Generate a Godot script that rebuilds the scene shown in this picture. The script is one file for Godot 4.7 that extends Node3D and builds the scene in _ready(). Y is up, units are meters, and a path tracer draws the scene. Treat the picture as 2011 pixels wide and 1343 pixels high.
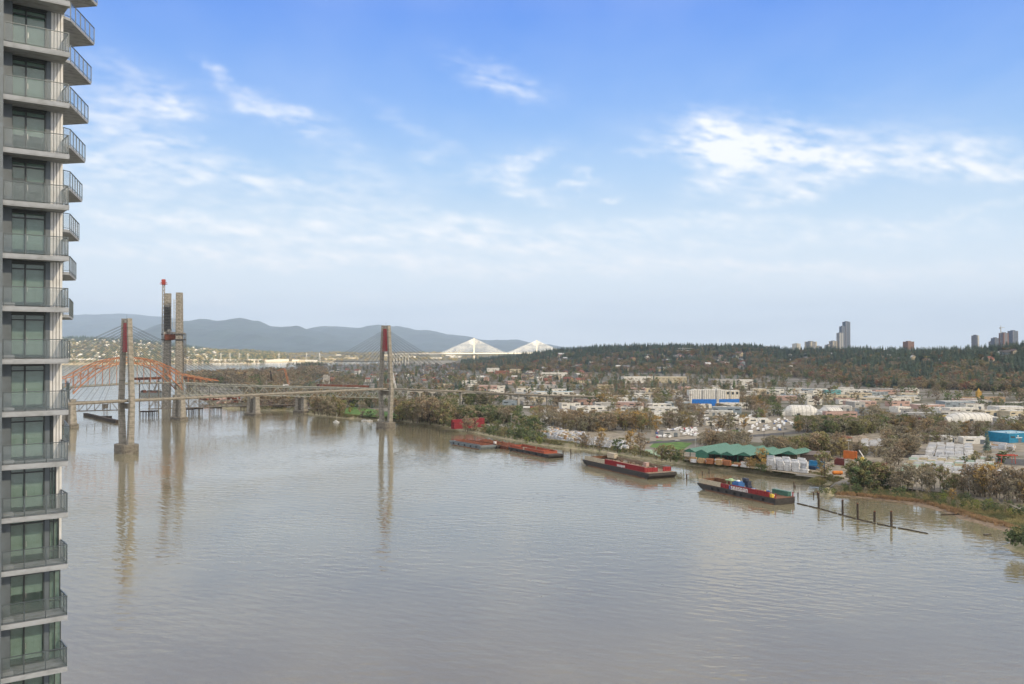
extends Node3D
# River valley seen from a high balcony: brown river, cable-stayed bridge, arch bridge, barges, yards, wooded hill.
# x right, y up, looking along -z. Camera 94 m above the water.

const EYE := 94.0
const FOC := 1800.0
const CX := 1005.5
const HORIZON := 685.0
const FLAT := 4.0

var rng := RandomNumberGenerator.new()
var M := {}
var used := {}
var unit_box: ArrayMesh
var unit_tube: ArrayMesh
var near_cut := 0

class Geo:
	var v := PackedVector3Array()
	var c := PackedColorArray()
	var col := Color(1, 1, 1)
	var xf := Transform3D()
	func tri(a: Vector3, b: Vector3, d: Vector3) -> void:
		v.append(xf * a); v.append(xf * b); v.append(xf * d)
		c.append(col); c.append(col); c.append(col)
	func quad(a: Vector3, b: Vector3, d: Vector3, e: Vector3) -> void:
		tri(a, b, d); tri(a, d, e)
	func box(o: Vector3, s: Vector3, t := Basis()) -> void:
		var x = t.x * s.x * 0.5
		var y = t.y * s.y * 0.5
		var z = t.z * s.z * 0.5
		var p = [o - x - y - z, o + x - y - z, o + x + y - z, o - x + y - z, o - x - y + z, o + x - y + z, o + x + y + z, o - x + y + z]
		for f in [[0, 1, 2, 3], [5, 4, 7, 6], [4, 0, 3, 7], [1, 5, 6, 2], [3, 2, 6, 7], [4, 5, 1, 0]]:
			quad(p[f[0]], p[f[1]], p[f[2]], p[f[3]])
	func bar(a: Vector3, b: Vector3, w: float, h: float) -> void:
		var d = (b - a)
		var l = d.length()
		if l < 1e-6: return
		d /= l
		var side = d.cross(Vector3.UP)
		if side.length() < 0.02: side = Vector3.RIGHT
		side = side.normalized()
		box((a + b) * 0.5, Vector3(w, h, l), Basis(side, side.cross(d).normalized() * 1.0, -d))
	func tube(a: Vector3, b: Vector3, r0: float, r1: float, n := 6, caps := true) -> void:
		var d = (b - a).normalized()
		var s = d.cross(Vector3.UP if absf(d.y) < 0.95 else Vector3.RIGHT).normalized()
		var t = d.cross(s)
		for i in n:
			var a0 = TAU * i / n
			var a1 = TAU * (i + 1) / n
			var u0 = s * cos(a0) + t * sin(a0)
			var u1 = s * cos(a1) + t * sin(a1)
			quad(a + u0 * r0, a + u1 * r0, b + u1 * r1, b + u0 * r1)
			if caps:
				tri(b, b + u0 * r1, b + u1 * r1)
				tri(a, a + u1 * r0, a + u0 * r0)
	# rings of points joined into a skin, closed round; caps at both ends
	func skin(rings: Array, caps := true) -> void:
		for k in rings.size() - 1:
			var r = rings[k]
			var q = rings[k + 1]
			var n = r.size()
			for i in n:
				quad(r[i], r[(i + 1) % n], q[(i + 1) % n], q[i])
		if caps:
			for r in [rings[0], rings[-1]]:
				for i in range(1, r.size() - 1):
					tri(r[0], r[i], r[i + 1])
	func prism(poly: PackedVector2Array, y0: float, y1: float) -> void:
		var n = poly.size()
		for i in n:
			var a = poly[i]
			var b = poly[(i + 1) % n]
			quad(Vector3(a.x, y0, a.y), Vector3(b.x, y0, b.y), Vector3(b.x, y1, b.y), Vector3(a.x, y1, a.y))
		var t = Geometry2D.triangulate_polygon(poly)
		for k in range(0, t.size(), 3):
			for y in [y0, y1]:
				tri(Vector3(poly[t[k]].x, y, poly[t[k]].y), Vector3(poly[t[k + 1]].x, y, poly[t[k + 1]].y), Vector3(poly[t[k + 2]].x, y, poly[t[k + 2]].y))
	func mesh(m: Material, into: ArrayMesh = null) -> ArrayMesh:
		var am = into if into else ArrayMesh.new()
		if v.is_empty(): return am
		var a = []
		a.resize(Mesh.ARRAY_MAX)
		a[Mesh.ARRAY_VERTEX] = v
		a[Mesh.ARRAY_COLOR] = c
		am.add_surface_from_arrays(Mesh.PRIMITIVE_TRIANGLES, a)
		am.surface_set_material(am.get_surface_count() - 1, m)
		return am

# ---------- survey: the point at height h on the bearing and dip read off the photograph ----------
func G(u: float, v: float, h := 0.0) -> Vector3:
	var d = (EYE - h) * FOC / maxf(v - HORIZON, 1.0)
	return Vector3((u - CX) / FOC * d, h, -d)

func D(u: float, v: float, d: float) -> Vector3:
	return Vector3((u - CX) / FOC * d, EYE - (v - HORIZON) / FOC * d, -d)

func lin(r: float, g: float, b: float) -> Color:      # sRGB bytes -> linear
	return Color(r / 255.0, g / 255.0, b / 255.0).srgb_to_linear()

func srgb(r: float, g: float, b: float) -> Color:      # linear reflectance -> what albedo_color wants
	return Color(r, g, b).linear_to_srgb()

# ---------- naming ----------
func numbered(called: String) -> String:
	if not used.has(called):
		used[called] = 0
		return called
	used[called] += 1
	return "%s_%03d" % [called, used[called]]

func tag(o: Node, label: String, category: String, group := "") -> Node:
	o.set_meta("label", label)
	o.set_meta("category", category)
	if group: o.set_meta("group", group)
	return o

func thing(called: String, label: String, category: String, group := "", at := Vector3.ZERO) -> Node3D:
	var o := Node3D.new()
	o.name = numbered(called)
	add_child(o)
	o.position = at
	tag(o, label, category, group)
	return o

func part(parent: Node, called: String, g: Geo, m: Material) -> MeshInstance3D:
	var o := MeshInstance3D.new()
	o.name = called
	o.mesh = g.mesh(m)
	parent.add_child(o, true)
	return o

func solo(called: String, mesh: Mesh, label: String, category: String, group := "", at := Vector3.ZERO) -> MeshInstance3D:
	var o := MeshInstance3D.new()
	o.name = numbered(called)
	o.mesh = mesh
	add_child(o)
	o.position = at
	tag(o, label, category, group)
	return o

func struct(called: String, g: Geo, m: Material, kind := "structure") -> MeshInstance3D:
	var o := MeshInstance3D.new()
	o.name = numbered(called)
	o.mesh = g.mesh(m)
	add_child(o)
	o.set_meta("kind", kind)
	return o

# a straight member as a part of its own, from a to b in the parent's axes
func member(parent: Node, called: String, a: Vector3, b: Vector3, w: float, h: float, m: Material, round_ := false) -> MeshInstance3D:
	var o := MeshInstance3D.new()
	o.name = called
	o.mesh = unit_tube if round_ else unit_box
	o.set_surface_override_material(0, m)
	var d = b - a
	var l = d.length()
	d /= l
	var side = d.cross(Vector3.UP)
	if side.length() < 0.02: side = Vector3.RIGHT
	side = side.normalized()
	var up = side.cross(d).normalized()
	o.transform = Transform3D(Basis(side * w, up * h, -d * l), (a + b) * 0.5)
	parent.add_child(o, true)
	return o

# ---------- materials ----------
func noise_tex(freq: float, stops: Array, octaves := 4, size := 512, seed_ := 1, kind := FastNoiseLite.TYPE_SIMPLEX_SMOOTH) -> NoiseTexture2D:
	var n := FastNoiseLite.new()
	n.noise_type = kind
	n.seed = seed_
	n.frequency = freq
	n.fractal_octaves = octaves
	var t := NoiseTexture2D.new()
	t.width = size
	t.height = size
	t.seamless = true
	t.noise = n
	if stops:
		var r := Gradient.new()
		r.offsets = PackedFloat32Array(stops.map(func(s): return s[0]))
		r.colors = PackedColorArray(stops.map(func(s): return s[1]))
		t.color_ramp = r
	return t

func plain(called: String, c: Color, rough := 0.8, metal := 0.0) -> StandardMaterial3D:
	var m := StandardMaterial3D.new()
	m.resource_name = called
	m.albedo_color = c.linear_to_srgb()
	m.roughness = rough
	m.metallic = metal
	M[called] = m
	return m

# colour with a weathering pattern laid through the object's world position
func worn(called: String, c: Color, rough: float, tile: float, amount: float, seed_ := 1, metal := 0.0) -> StandardMaterial3D:
	var m := plain(called, c, rough, metal)
	var lo = 1.0 - amount
	m.albedo_texture = noise_tex(0.012, [[0.0, Color(lo, lo, lo * 0.97)], [0.45, Color(1 - amount * 0.35, 1 - amount * 0.37, 1 - amount * 0.42)], [1.0, Color(1, 1, 1)]], 5, 256, seed_)
	m.uv1_triplanar = true
	m.uv1_world_triplanar = true
	m.uv1_scale = Vector3.ONE / tile
	return m

func tinted(m: StandardMaterial3D) -> StandardMaterial3D:
	m.vertex_color_use_as_albedo = true
	return m

func _ready() -> void:
	rng.seed = 20231104
	# ---- camera
	var cam := Camera3D.new()
	cam.name = "camera"
	add_child(cam)
	cam.position = Vector3(0, EYE, 0)
	cam.rotation.x = atan((HORIZON - 671.5) / FOC)
	cam.fov = rad_to_deg(2.0 * atan(671.5 / FOC))
	cam.near = 0.5
	cam.far = 400000.0
	cam.current = true
	# ---- sky, haze, exposure
	var env := Environment.new()
	env.background_mode = Environment.BG_SKY
	env.tonemap_mode = Environment.TONE_MAPPER_LINEAR
	env.tonemap_exposure = 2.0
	env.sdfgi_enabled = true
	env.ssao_enabled = true
	env.ssil_enabled = true
	env.fog_enabled = true
	env.fog_density = 0.000043
	env.fog_light_color = Color(0.785, 0.88, 1.0)
	var sky := Sky.new()
	var pan := PanoramaSkyMaterial.new()
	pan.panorama = sky_picture()
	pan.energy_multiplier = 0.56
	sky.sky_material = pan
	env.sky = sky
	var we := WorldEnvironment.new()
	we.name = "environment"
	we.environment = env
	add_child(we)
	# ---- sun: from the right, veiled by thin cloud
	var sun := DirectionalLight3D.new()
	sun.name = "sun"
	sun.light_energy = 1.55
	sun.light_color = Color(1.0, 0.92, 0.78)
	sun.light_angular_distance = 1.0
	sun.shadow_enabled = true
	add_child(sun)
	sun.look_at_from_position(Vector3.ZERO, -Vector3(0.68, 0.48, 0.54), Vector3.UP)
	# ---- shared shapes and materials
	var gb := Geo.new()
	gb.box(Vector3.ZERO, Vector3.ONE)
	unit_box = gb.mesh(null)
	var gt := Geo.new()
	gt.tube(Vector3(0, 0, -0.5), Vector3(0, 0, 0.5), 0.5, 0.5, 6)
	unit_tube = gt.mesh(null)
	make_materials()
	# ---- large structure
	build_cloud()
	build_water()
	build_land()
	build_mountains()
	build_skybridge()
	build_arch_bridge()
	build_rail_bridge()
	build_tower_under_construction()
	build_far_bridge()
	build_apartment_tower()
	# ---- objects
	build_barges()
	build_piles_and_boom()
	build_yards()
	build_buildings()
	build_trees()
	build_small_things()

# ---------- sky ----------
var sky_a := FastNoiseLite.new()
var sky_b := FastNoiseLite.new()

func wisp(px: float, py: float, cx: float, cy: float, rx: float, ry: float, deg: float) -> float:
	var r = deg_to_rad(deg)
	var dx = px - cx
	var dy = py - cy
	var a = (dx * cos(r) + dy * sin(r)) / rx
	var b = (-dx * sin(r) + dy * cos(r)) / ry
	return exp(-(a * a + b * b))

const SKY_STOPS := [[0.0, 240, 246, 251], [2.0, 236, 244, 251], [4.5, 228, 241, 251], [8.0, 204, 229, 251], [11.0, 168, 208, 250], [15.0, 124, 178, 248], [21.0, 86, 147, 242], [30.0, 86, 146, 236], [50.0, 84, 140, 226], [90.0, 80, 132, 216]]

const WISPS := [
	# bearing, height, half width, half height, tilt, strength
	[1490, 285, 150, 38, 8, 1.0], [1470, 320, 60, 60, -50, 0.4], [1600, 250, 120, 16, 14, 0.3], [1400, 330, 70, 38, -35, 0.55], [1545, 370, 70, 26, -25, 0.75], [1440, 262, 70, 22, 10, 0.6],
	[1640, 322, 190, 22, 3, 0.6], [1800, 300, 190, 55, 5, 0.42], [1960, 325, 170, 30, 3, 0.5], [1330, 290, 55, 14, 20, 0.4],
	[325, 196, 70, 20, 12, 0.75], [240, 215, 110, 32, 8, 0.35], [440, 150, 34, 16, 50, 0.4], [560, 235, 62, 20, 28, 0.6], [500, 210, 60, 18, 32, 0.35],
	[320, 278, 80, 14, 10, 0.5], [250, 320, 150, 34, 6, 0.5], [420, 345, 200, 26, 8, 0.42], [620, 365, 190, 26, 6, 0.36], [720, 330, 110, 30, 20, 0.22],
	[1000, 320, 85, 17, -14, 0.6], [1050, 380, 60, 16, 14, 0.62], [990, 350, 42, 30, 40, 0.35], [965, 140, 75, 24, 24, 0.3], [1000, 165, 50, 12, 8, 0.25], [855, 315, 26, 22, -35, 0.3], [1135, 368, 36, 8, -8, 0.55], [1198, 381, 22, 6, -4, 0.55], [1150, 345, 34, 7, 12, 0.35],
	[1160, 470, 420, 16, 1, 0.5], [700, 455, 420, 24, 2, 0.6], [420, 500, 360, 26, 2, 0.6], [1000, 520, 700, 22, 1, 0.5], [1700, 455, 330, 20, 2, 0.42], [1500, 530, 600, 26, 1, 0.5], [300, 430, 260, 18, 4, 0.55], [650, 415, 300, 14, 5, 0.4], [1300, 440, 260, 10, -1, 0.4], [1850, 430, 200, 10, -8, 0.35], [180, 250, 90, 60, 0, 0.35], [260, 150, 140, 22, 14, 0.2], [820, 250, 120, 18, 30, 0.16], [1250, 300, 90, 8, -4, 0.2], [330, 590, 300, 14, 1, 0.35], [900, 600, 400, 12, 1, 0.25], [150, 380, 160, 30, 3, 0.5],
]

func sky_at(az: float, el: float) -> Color:
	# az: radians to the right of -z, el: radians above the horizon
	var deg = rad_to_deg(el)
	var k = 0
	while k < SKY_STOPS.size() - 2 and SKY_STOPS[k + 1][0] < deg: k += 1
	var s0 = SKY_STOPS[k]
	var s1 = SKY_STOPS[k + 1]
	var f = clampf((deg - s0[0]) / (s1[0] - s0[0]), 0, 1)
	var base = lin(lerpf(s0[1], s1[1], f), lerpf(s0[2], s1[2], f), lerpf(s0[3], s1[3], f))
	var cloud = 0.0
	if absf(az) < 0.75 and deg < 30.0:
		var px = CX + FOC * tan(az)
		var py = HORIZON - FOC * tan(el) / cos(az)
		var wx = px + 52.0 * sky_a.get_noise_2d(px * 0.55, py * 1.3) + 14.0 * sky_b.get_noise_2d(px * 2.0, py * 3.0)
		var wy = py + 30.0 * sky_a.get_noise_2d(px * 0.55 + 900.0, py * 1.3) + 10.0 * sky_b.get_noise_2d(px * 2.0 + 500, py * 3.0)
		for w in WISPS:
			if absf(wx - w[0]) < 2.4 * maxf(w[2], w[3]) and absf(wy - w[1]) < 2.4 * maxf(w[2], w[3]):
				cloud += w[5] * wisp(wx, wy, w[0], w[1], w[2], w[3], w[4])
		var streak = 0.66 + 0.7 * sky_b.get_noise_2d(px * 0.6 + 0.25 * py, py * 2.4 - px * 0.3) + 0.4 * sky_a.get_noise_2d(px * 1.7, py * 4.0) + 0.55 * sky_b.get_noise_2d(px * 1.1 + 0.9 * py + 700.0, (py * 5.0 - px * 1.0))
		cloud *= clampf(streak, 0.1, 1.4)
		var edge = clampf((30.0 - deg) / 8.0, 0, 1) * clampf((0.75 - absf(az)) / 0.12, 0, 1)
		cloud *= edge
	# milky air low down, all round
	base *= lerpf(1.16, 1.0, clampf(deg / 9.0, 0, 1))
	# broken thin cloud everywhere else and faintly through the view
	var r = 1.0 / maxf(sin(el) + 0.12, 0.12)
	var qx = sin(az) * cos(el) * r
	var qy = cos(az) * cos(el) * r
	var n = sky_a.get_noise_2d(qx * 160.0 + 40, qy * 90.0) * 0.7 + sky_b.get_noise_2d(qx * 300.0, qy * 150.0) * 0.4
	# the cover thickens overhead and to the sides
	var aside = clampf((absf(az) - 0.60) / 0.5, 0, 1)
	var above = clampf((deg - 20.0) / 18.0, 0, 1)
	var amount = lerpf(0.10, 1.0, maxf(aside, above))
	cloud += clampf(0.72 + 0.8 * n, 0, 1.2) * amount
	cloud = clampf(cloud, 0, 0.95)
	var white = lin(248, 250, 253) * 1.12
	# low bank of blue-grey cloud along the horizon
	var low = clampf(1.0 - absf(deg - 1.6) / 1.9, 0, 1) * clampf(0.5 + 0.9 * sky_b.get_noise_2d(az * 500.0, deg * 60.0), 0.1, 1)
	base = base.lerp(lin(190, 206, 226), low * 0.35)
	return base.lerp(white, cloud)

func sky_picture() -> ImageTexture:
	sky_a.seed = 5; sky_a.frequency = 0.006; sky_a.fractal_octaves = 4
	sky_b.seed = 9; sky_b.frequency = 0.012; sky_b.fractal_octaves = 4
	var W = 4096
	var H = 2048
	var small := Image.create(512, 256, false, Image.FORMAT_RGBF)
	for y in 256:
		var el = (0.5 - (y + 0.5) / 256.0) * PI
		for x in 512:
			var az = wrapf((x + 0.5) / 512.0 * TAU, -PI, PI)
			small.set_pixel(x, y, sky_at(az, maxf(el, 0.001)))
	small.resize(W, H, Image.INTERPOLATE_CUBIC)
	var y1 = H / 2
	for y in range(int(H * (0.5 - 27.0 / 180.0)), y1):
		var el = (0.5 - (y + 0.5) / H) * PI
		for i in range(-int(W * 38.0 / 360.0), int(W * 38.0 / 360.0)):
			var x = posmod(i, W)      # straight ahead lies at the picture's edge
			small.set_pixel(x, y, sky_at((i + 0.5) / W * TAU, el))
	return ImageTexture.create_from_image(small)

func make_materials() -> void:
	worn("concrete", Color(0.40, 0.375, 0.335), 0.85, 14.0, 0.42, 3)
	worn("concrete_dark", Color(0.24, 0.22, 0.19), 0.9, 9.0, 0.45, 4)
	worn("concrete_pale", Color(0.46, 0.44, 0.41), 0.85, 14.0, 0.25, 5)
	worn("bridge_red", Color(0.36, 0.032, 0.038), 0.5, 10.0, 0.25, 6)
	worn("arch_orange", Color(0.54, 0.24, 0.12), 0.6, 12.0, 0.3, 7)
	worn("truss_grey", Color(0.36, 0.38, 0.36), 0.6, 11.0, 0.35, 8)
	worn("truss_rust", Color(0.22, 0.20, 0.175), 0.75, 8.0, 0.45, 9)
	plain("deck_dark", Color(0.10, 0.10, 0.10), 0.85)
	plain("cable", Color(0.09, 0.10, 0.11), 0.5)
	plain("cable_white", Color(0.75, 0.75, 0.72), 0.5)
	plain("white_concrete", Color(0.72, 0.69, 0.62), 0.7)
	worn("rust_steel", Color(0.20, 0.062, 0.030), 0.85, 7.0, 0.55, 10)
	worn("scaffold_dark", Color(0.10, 0.10, 0.105), 0.8, 5.0, 0.4, 11)
	plain("steel_light", Color(0.50, 0.51, 0.50), 0.5)
	plain("crane_red", Color(0.42, 0.06, 0.035), 0.55)
	worn("timber_dark", Color(0.075, 0.058, 0.045), 0.9, 4.0, 0.5, 12)
	worn("hull_black", Color(0.065, 0.06, 0.062), 0.7, 6.0, 0.5, 13)
	worn("hull_grey", Color(0.20, 0.24, 0.27), 0.7, 6.0, 0.4, 14)
	worn("barge_red", Color(0.34, 0.030, 0.036), 0.55, 5.0, 0.3, 15)
	worn("barge_orange", Color(0.45, 0.105, 0.055), 0.7, 6.0, 0.4, 16)
	worn("barge_cream", Color(0.58, 0.51, 0.40), 0.7, 5.0, 0.25, 17)
	worn("deck_rust", Color(0.24, 0.115, 0.065), 0.9, 5.0, 0.5, 18)
	worn("deck_sandy", Color(0.36, 0.28, 0.21), 0.9, 6.0, 0.45, 19)
	plain("white_paint", Color(0.76, 0.76, 0.75), 0.5)
	plain("yellow_paint", Color(0.62, 0.44, 0.05), 0.5)
	plain("green_paint", Color(0.10, 0.33, 0.16), 0.5)
	plain("blue_paint", Color(0.04, 0.14, 0.36), 0.5)
	plain("navy_paint", Color(0.025, 0.035, 0.065), 0.5)
	plain("tire_black", Color(0.02, 0.02, 0.02), 0.9)
	worn("lime_wrap", Color(0.40, 0.55, 0.42), 0.5, 4.0, 0.2, 20)
	# ground
	var g := plain("ground", Color(1, 1, 1), 0.95)
	g.albedo_texture = noise_tex(0.008, [[0.0, srgb(0.055, 0.065, 0.03)], [0.35, srgb(0.10, 0.095, 0.055)], [0.5, srgb(0.17, 0.155, 0.125)], [0.65, srgb(0.23, 0.215, 0.19)], [1.0, srgb(0.15, 0.13, 0.095)]], 6, 1024, 31)
	g.uv1_triplanar = true
	g.uv1_world_triplanar = true
	g.uv1_scale = Vector3.ONE / 900.0
	var b := plain("bank", Color(1, 1, 1), 0.95)
	b.albedo_texture = noise_tex(0.02, [[0.0, srgb(0.12, 0.13, 0.065)], [0.4, srgb(0.22, 0.21, 0.12)], [0.6, srgb(0.34, 0.29, 0.22)], [1.0, srgb(0.28, 0.28, 0.15)]], 5, 512, 32)
	b.uv1_triplanar = true
	b.uv1_world_triplanar = true
	b.uv1_scale = Vector3.ONE / 60.0
	worn("mud", Color(0.30, 0.225, 0.16), 0.75, 22.0, 0.4, 33)
	worn("gravel_yard", Color(0.34, 0.305, 0.25), 0.95, 40.0, 0.35, 34)
	worn("asphalt", Color(0.09, 0.09, 0.092), 0.9, 40.0, 0.3, 35)
	worn("lawn", Color(0.12, 0.24, 0.045), 0.95, 30.0, 0.4, 36)
	worn("reed", Color(0.30, 0.26, 0.13), 0.95, 25.0, 0.5, 37)
	worn("hill_floor", Color(0.11, 0.10, 0.075), 0.95, 160.0, 0.5, 38)
	worn("sun_toned_flat", Color(0.58, 0.48, 0.28), 0.95, 700.0, 0.35, 39)  # pale warm tone: sunlight on the far flats put into the colour
	worn("far_hill", Color(0.19, 0.17, 0.09), 0.95, 900.0, 0.6, 42)
	worn("mountain", Color(0.035, 0.06, 0.055), 0.95, 2600.0, 0.5, 40)
	worn("sand_pile", Color(0.33, 0.28, 0.225), 0.95, 9.0, 0.35, 41)
	# foliage: vertex colours carry the leaf colours
	for n in ["leaf", "needle", "bark"]:
		var m := plain(n, Color(1, 1, 1), 0.9)
		tinted(m)
		if n != "bark":
			m.backlight_enabled = true
			m.backlight = Color(0.3, 0.3, 0.2)
	var pm := plain("paint", Color(1, 1, 1), 0.7)
	tinted(pm)
	# river
	var w := plain("river", Color(0.240, 0.218, 0.150), 0.06)
	w.metallic_specular = 0.48
	w.albedo_texture = noise_tex(0.006, [[0.0, Color(0.90, 0.90, 0.90)], [1.0, Color(1, 1, 0.985)]], 4, 512, 55)
	w.uv1_triplanar = true
	w.uv1_world_triplanar = true
	w.uv1_scale = Vector3(1.0 / 310.0, 1.0 / 310.0, 1.0 / 390.0)
	w.heightmap_enabled = true
	w.heightmap_texture = wave_texture()
	w.heightmap_scale = 22.0

# wind ripples: a sum of many short waves that repeats without a seam, rising and dying away in patches
func wave_texture() -> ImageTexture:
	var N = 1024
	var r := RandomNumberGenerator.new()
	r.seed = 404
	var acc := PackedFloat32Array()
	acc.resize(N * N)
	for w in 36:
		var k = lerpf(24.0, 150.0, pow(r.randf(), 1.3))
		var a = PI * 0.5 + r.randfn() * 0.6
		var kx = roundi(k * cos(a))
		var kz = roundi(k * sin(a) * 1.26)
		var amp = 1.0 / pow(k, 0.8)
		var ph = r.randf() * TAU
		var sx := PackedFloat32Array()
		var cx := PackedFloat32Array()
		for i in N:
			sx.append(sin(TAU * kx * i / N + ph) * amp)
			cx.append(cos(TAU * kx * i / N + ph) * amp)
		for j in N:
			# each train of waves swells and sinks along the reach
			var s = sin(TAU * kz * j / N) * (1.0 + 0.5 * sin(TAU * ((w % 4) + 1) * j / N + w))
			var c = cos(TAU * kz * j / N) * (1.0 + 0.5 * sin(TAU * ((w % 4) + 1) * j / N + w))
			var o = j * N
			for i in N: acc[o + i] += sx[i] * c + cx[i] * s
	var lo = 1e9
	var hi = -1e9
	for x in acc:
		lo = minf(lo, x)
		hi = maxf(hi, x)
	var gust := PackedFloat32Array()
	for j in N: gust.append(0.5 * sin(TAU * 2.0 * j / N + 1.3) + 0.5 * sin(TAU * 5.0 * j / N + 4.0))
	var out := PackedFloat32Array()
	out.resize(N * N)
	for j in N:
		for i in N:
			var e = 0.72 + 0.16 * gust[j] + 0.14 * sin(TAU * (3.0 * i + 2.0 * j) / N) + 0.10 * sin(TAU * (1.0 * i - 4.0 * j) / N + 2.0)
			out[j * N + i] = 0.5 + (acc[j * N + i] / (hi - lo)) * e
	return ImageTexture.create_from_image(Image.create_from_data(N, N, false, Image.FORMAT_RF, out.to_byte_array()))

# ---------- water, land, hills ----------
const SHORE := [[2100, 1098], [2011, 1085], [1985, 1081], [1963, 1071], [1985, 1064], [2012, 1058], [2022, 1030], [1962, 1006], [1912, 994], [1876, 985], [1830, 977], [1772, 970], [1725, 967], [1685, 966], [1652, 968], [1626, 976], [1609, 972], [1615, 961], [1634, 953], [1578, 941], [1519, 934], [1459, 926], [1411, 922], [1380, 917], [1340, 912], [1264, 901], [1212, 892], [1170, 886], [1100, 878], [1069, 875], [979, 860], [927, 849], [890, 841], [878, 838], [830, 832], [776, 826], [729, 824], [678, 822], [644, 818], [602, 812], [560, 806], [500, 806], [440, 802], [405, 790], [388, 776], [375, 762], [364, 752], [362, 744], [374, 738], [400, 733], [450, 729], [520, 725], [600, 721], [680, 717], [740, 714], [800, 711], [860, 709], [930, 707]]
const NORTH := [[-400, 717], [137, 716], [250, 715.5], [330, 714.5], [430, 712], [520, 711.5], [600, 710.5], [650, 710.5], [740, 708], [800, 706], [880, 704.5], [1000, 703]]

var shore_poly := PackedVector2Array()
var land_outline := PackedVector2Array()
var lump := FastNoiseLite.new()

func build_water() -> void:
	var g := Geo.new()
	g.quad(Vector3(-19000, 0, 400), Vector3(19000, 0, 400), Vector3(19000, 0, -30500), Vector3(-19000, 0, -30500))
	struct("river", g, M.river)

func resample(pts: PackedVector2Array, step: float, until: float) -> PackedVector2Array:
	var out := PackedVector2Array()
	for i in pts.size() - 1:
		var a = pts[i]
		var b = pts[i + 1]
		var s = step if minf(-a.y, -b.y) < until else 200.0
		var n = maxi(1, int(a.distance_to(b) / s))
		for k in n: out.append(a.lerp(b, float(k) / n))
	out.append(pts[-1])
	return out

func bank_and_top(called: String, line: PackedVector2Array, closing: PackedVector2Array, inset: float, top_y: float, mb: Material, mt: Material) -> void:
	# line: the waterline from right to left with land on its far side; closing: the rest of the outline
	var n = line.size()
	var inner := PackedVector2Array()
	var gb := Geo.new()
	var prev = []
	for i in n:
		var t = (line[mini(i + 1, n - 1)] - line[maxi(i - 1, 0)]).normalized()
		var nrm = Vector2(-t.y, t.x)
		var w = inset * (0.8 + 0.35 * lump.get_noise_2d(line[i].x * 3.0, line[i].y * 3.0))
		var p = line[i] + nrm * w
		inner.append(p)
		var mid = line[i] + nrm * w * 0.45
		var row = [Vector3(line[i].x - nrm.x * 2.0, -0.6, line[i].y - nrm.y * 2.0), Vector3(mid.x, 0.9 + 0.5 * lump.get_noise_2d(mid.x * 6.0, mid.y * 6.0), mid.y), Vector3(p.x, top_y - 0.06, p.y)]
		if i > 0:
			for k in 2: gb.quad(prev[k], row[k], row[k + 1], prev[k + 1])
		prev = row
	struct(called + "_bank", gb, mb)
	var whole := line.duplicate()
	whole.append_array(closing)
	var poly := PackedVector2Array()
	for q in Geometry2D.offset_polygon(whole, -inset * 0.72):
		if q.size() > poly.size(): poly = q
	var tri = Geometry2D.triangulate_polygon(poly)
	if tri.is_empty(): print("no triangles for ", called)
	var g := Geo.new()
	for k in range(0, tri.size(), 3):
		g.tri(Vector3(poly[tri[k]].x, top_y, poly[tri[k]].y), Vector3(poly[tri[k + 1]].x, top_y, poly[tri[k + 1]].y), Vector3(poly[tri[k + 2]].x, top_y, poly[tri[k + 2]].y))
	struct(called, g, mt)

func px_line(list: Array) -> PackedVector2Array:
	var out := PackedVector2Array()
	for p in list:
		var q = G(p[0], p[1])
		out.append(Vector2(q.x, q.z))
	return out

# heights of the wooded ridge: bearing -> [foot distance, crest distance, crest height]
const RIDGE := [[880, 3900, 5000, 0], [930, 3800, 4900, 12], [1010, 3700, 4800, 36], [1085, 3600, 4700, 60], [1180, 3500, 4700, 77], [1350, 3300, 4600, 92], [1460, 3100, 4500, 90], [1550, 2900, 4300, 68], [1700, 2150, 3700, 70], [1850, 2030, 3100, 64], [2011, 1880, 2800, 74], [2300, 1750, 2600, 80]]

func ridge_at(px: float) -> Array:
	var k = 0
	while k < RIDGE.size() - 2 and RIDGE[k + 1][0] < px: k += 1
	var a = RIDGE[k]
	var b = RIDGE[k + 1]
	var f = clampf((px - a[0]) / float(b[0] - a[0]), 0, 1)
	return [lerpf(a[1], b[1], f), lerpf(a[2], b[2], f), lerpf(a[3], b[3], f)]

func hill(x: float, z: float) -> float:
	var d = -z
	if d < 1500.0 or x < -400.0: return -3.0
	var r = ridge_at(CX + FOC * x / d)
	var t = (d - r[0]) / (r[1] - r[0])
	if t < -0.05: return -3.0
	var s = smoothstep(0.0, 1.0, clampf(t, 0, 1))
	s = lerpf(s, clampf(t, 0, 1), 0.4)
	return -3.0 + (FLAT + 3.0) * clampf((t + 0.05) / 0.05, 0, 1) + s * r[2] + (9.0 * lump.get_noise_2d(x * 0.35, z * 0.35) + 9.0 * lump.get_noise_2d(x * 0.14 + 70.0, z * 0.14)) * s

func ground_y(x: float, z: float) -> float:
	return maxf(FLAT, hill(x, z))

func north_hill(x: float, z: float) -> float:
	# low wooded hill across the river with houses on its slope, and lit flats beside it
	var d = -z
	var px = CX + FOC * x / d
	var rise = 0.0
	if px < 560.0:
		rise = 150.0 * smoothstep(560.0, 150.0, px) + 40.0
	else:
		rise = 40.0
	var t = clampf((d - 6700.0) / 2600.0, 0, 1)
	return 3.0 + rise * smoothstep(0.0, 1.0, t) + 30.0 * t * lump.get_noise_2d(x * 0.12, z * 0.12)

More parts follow.
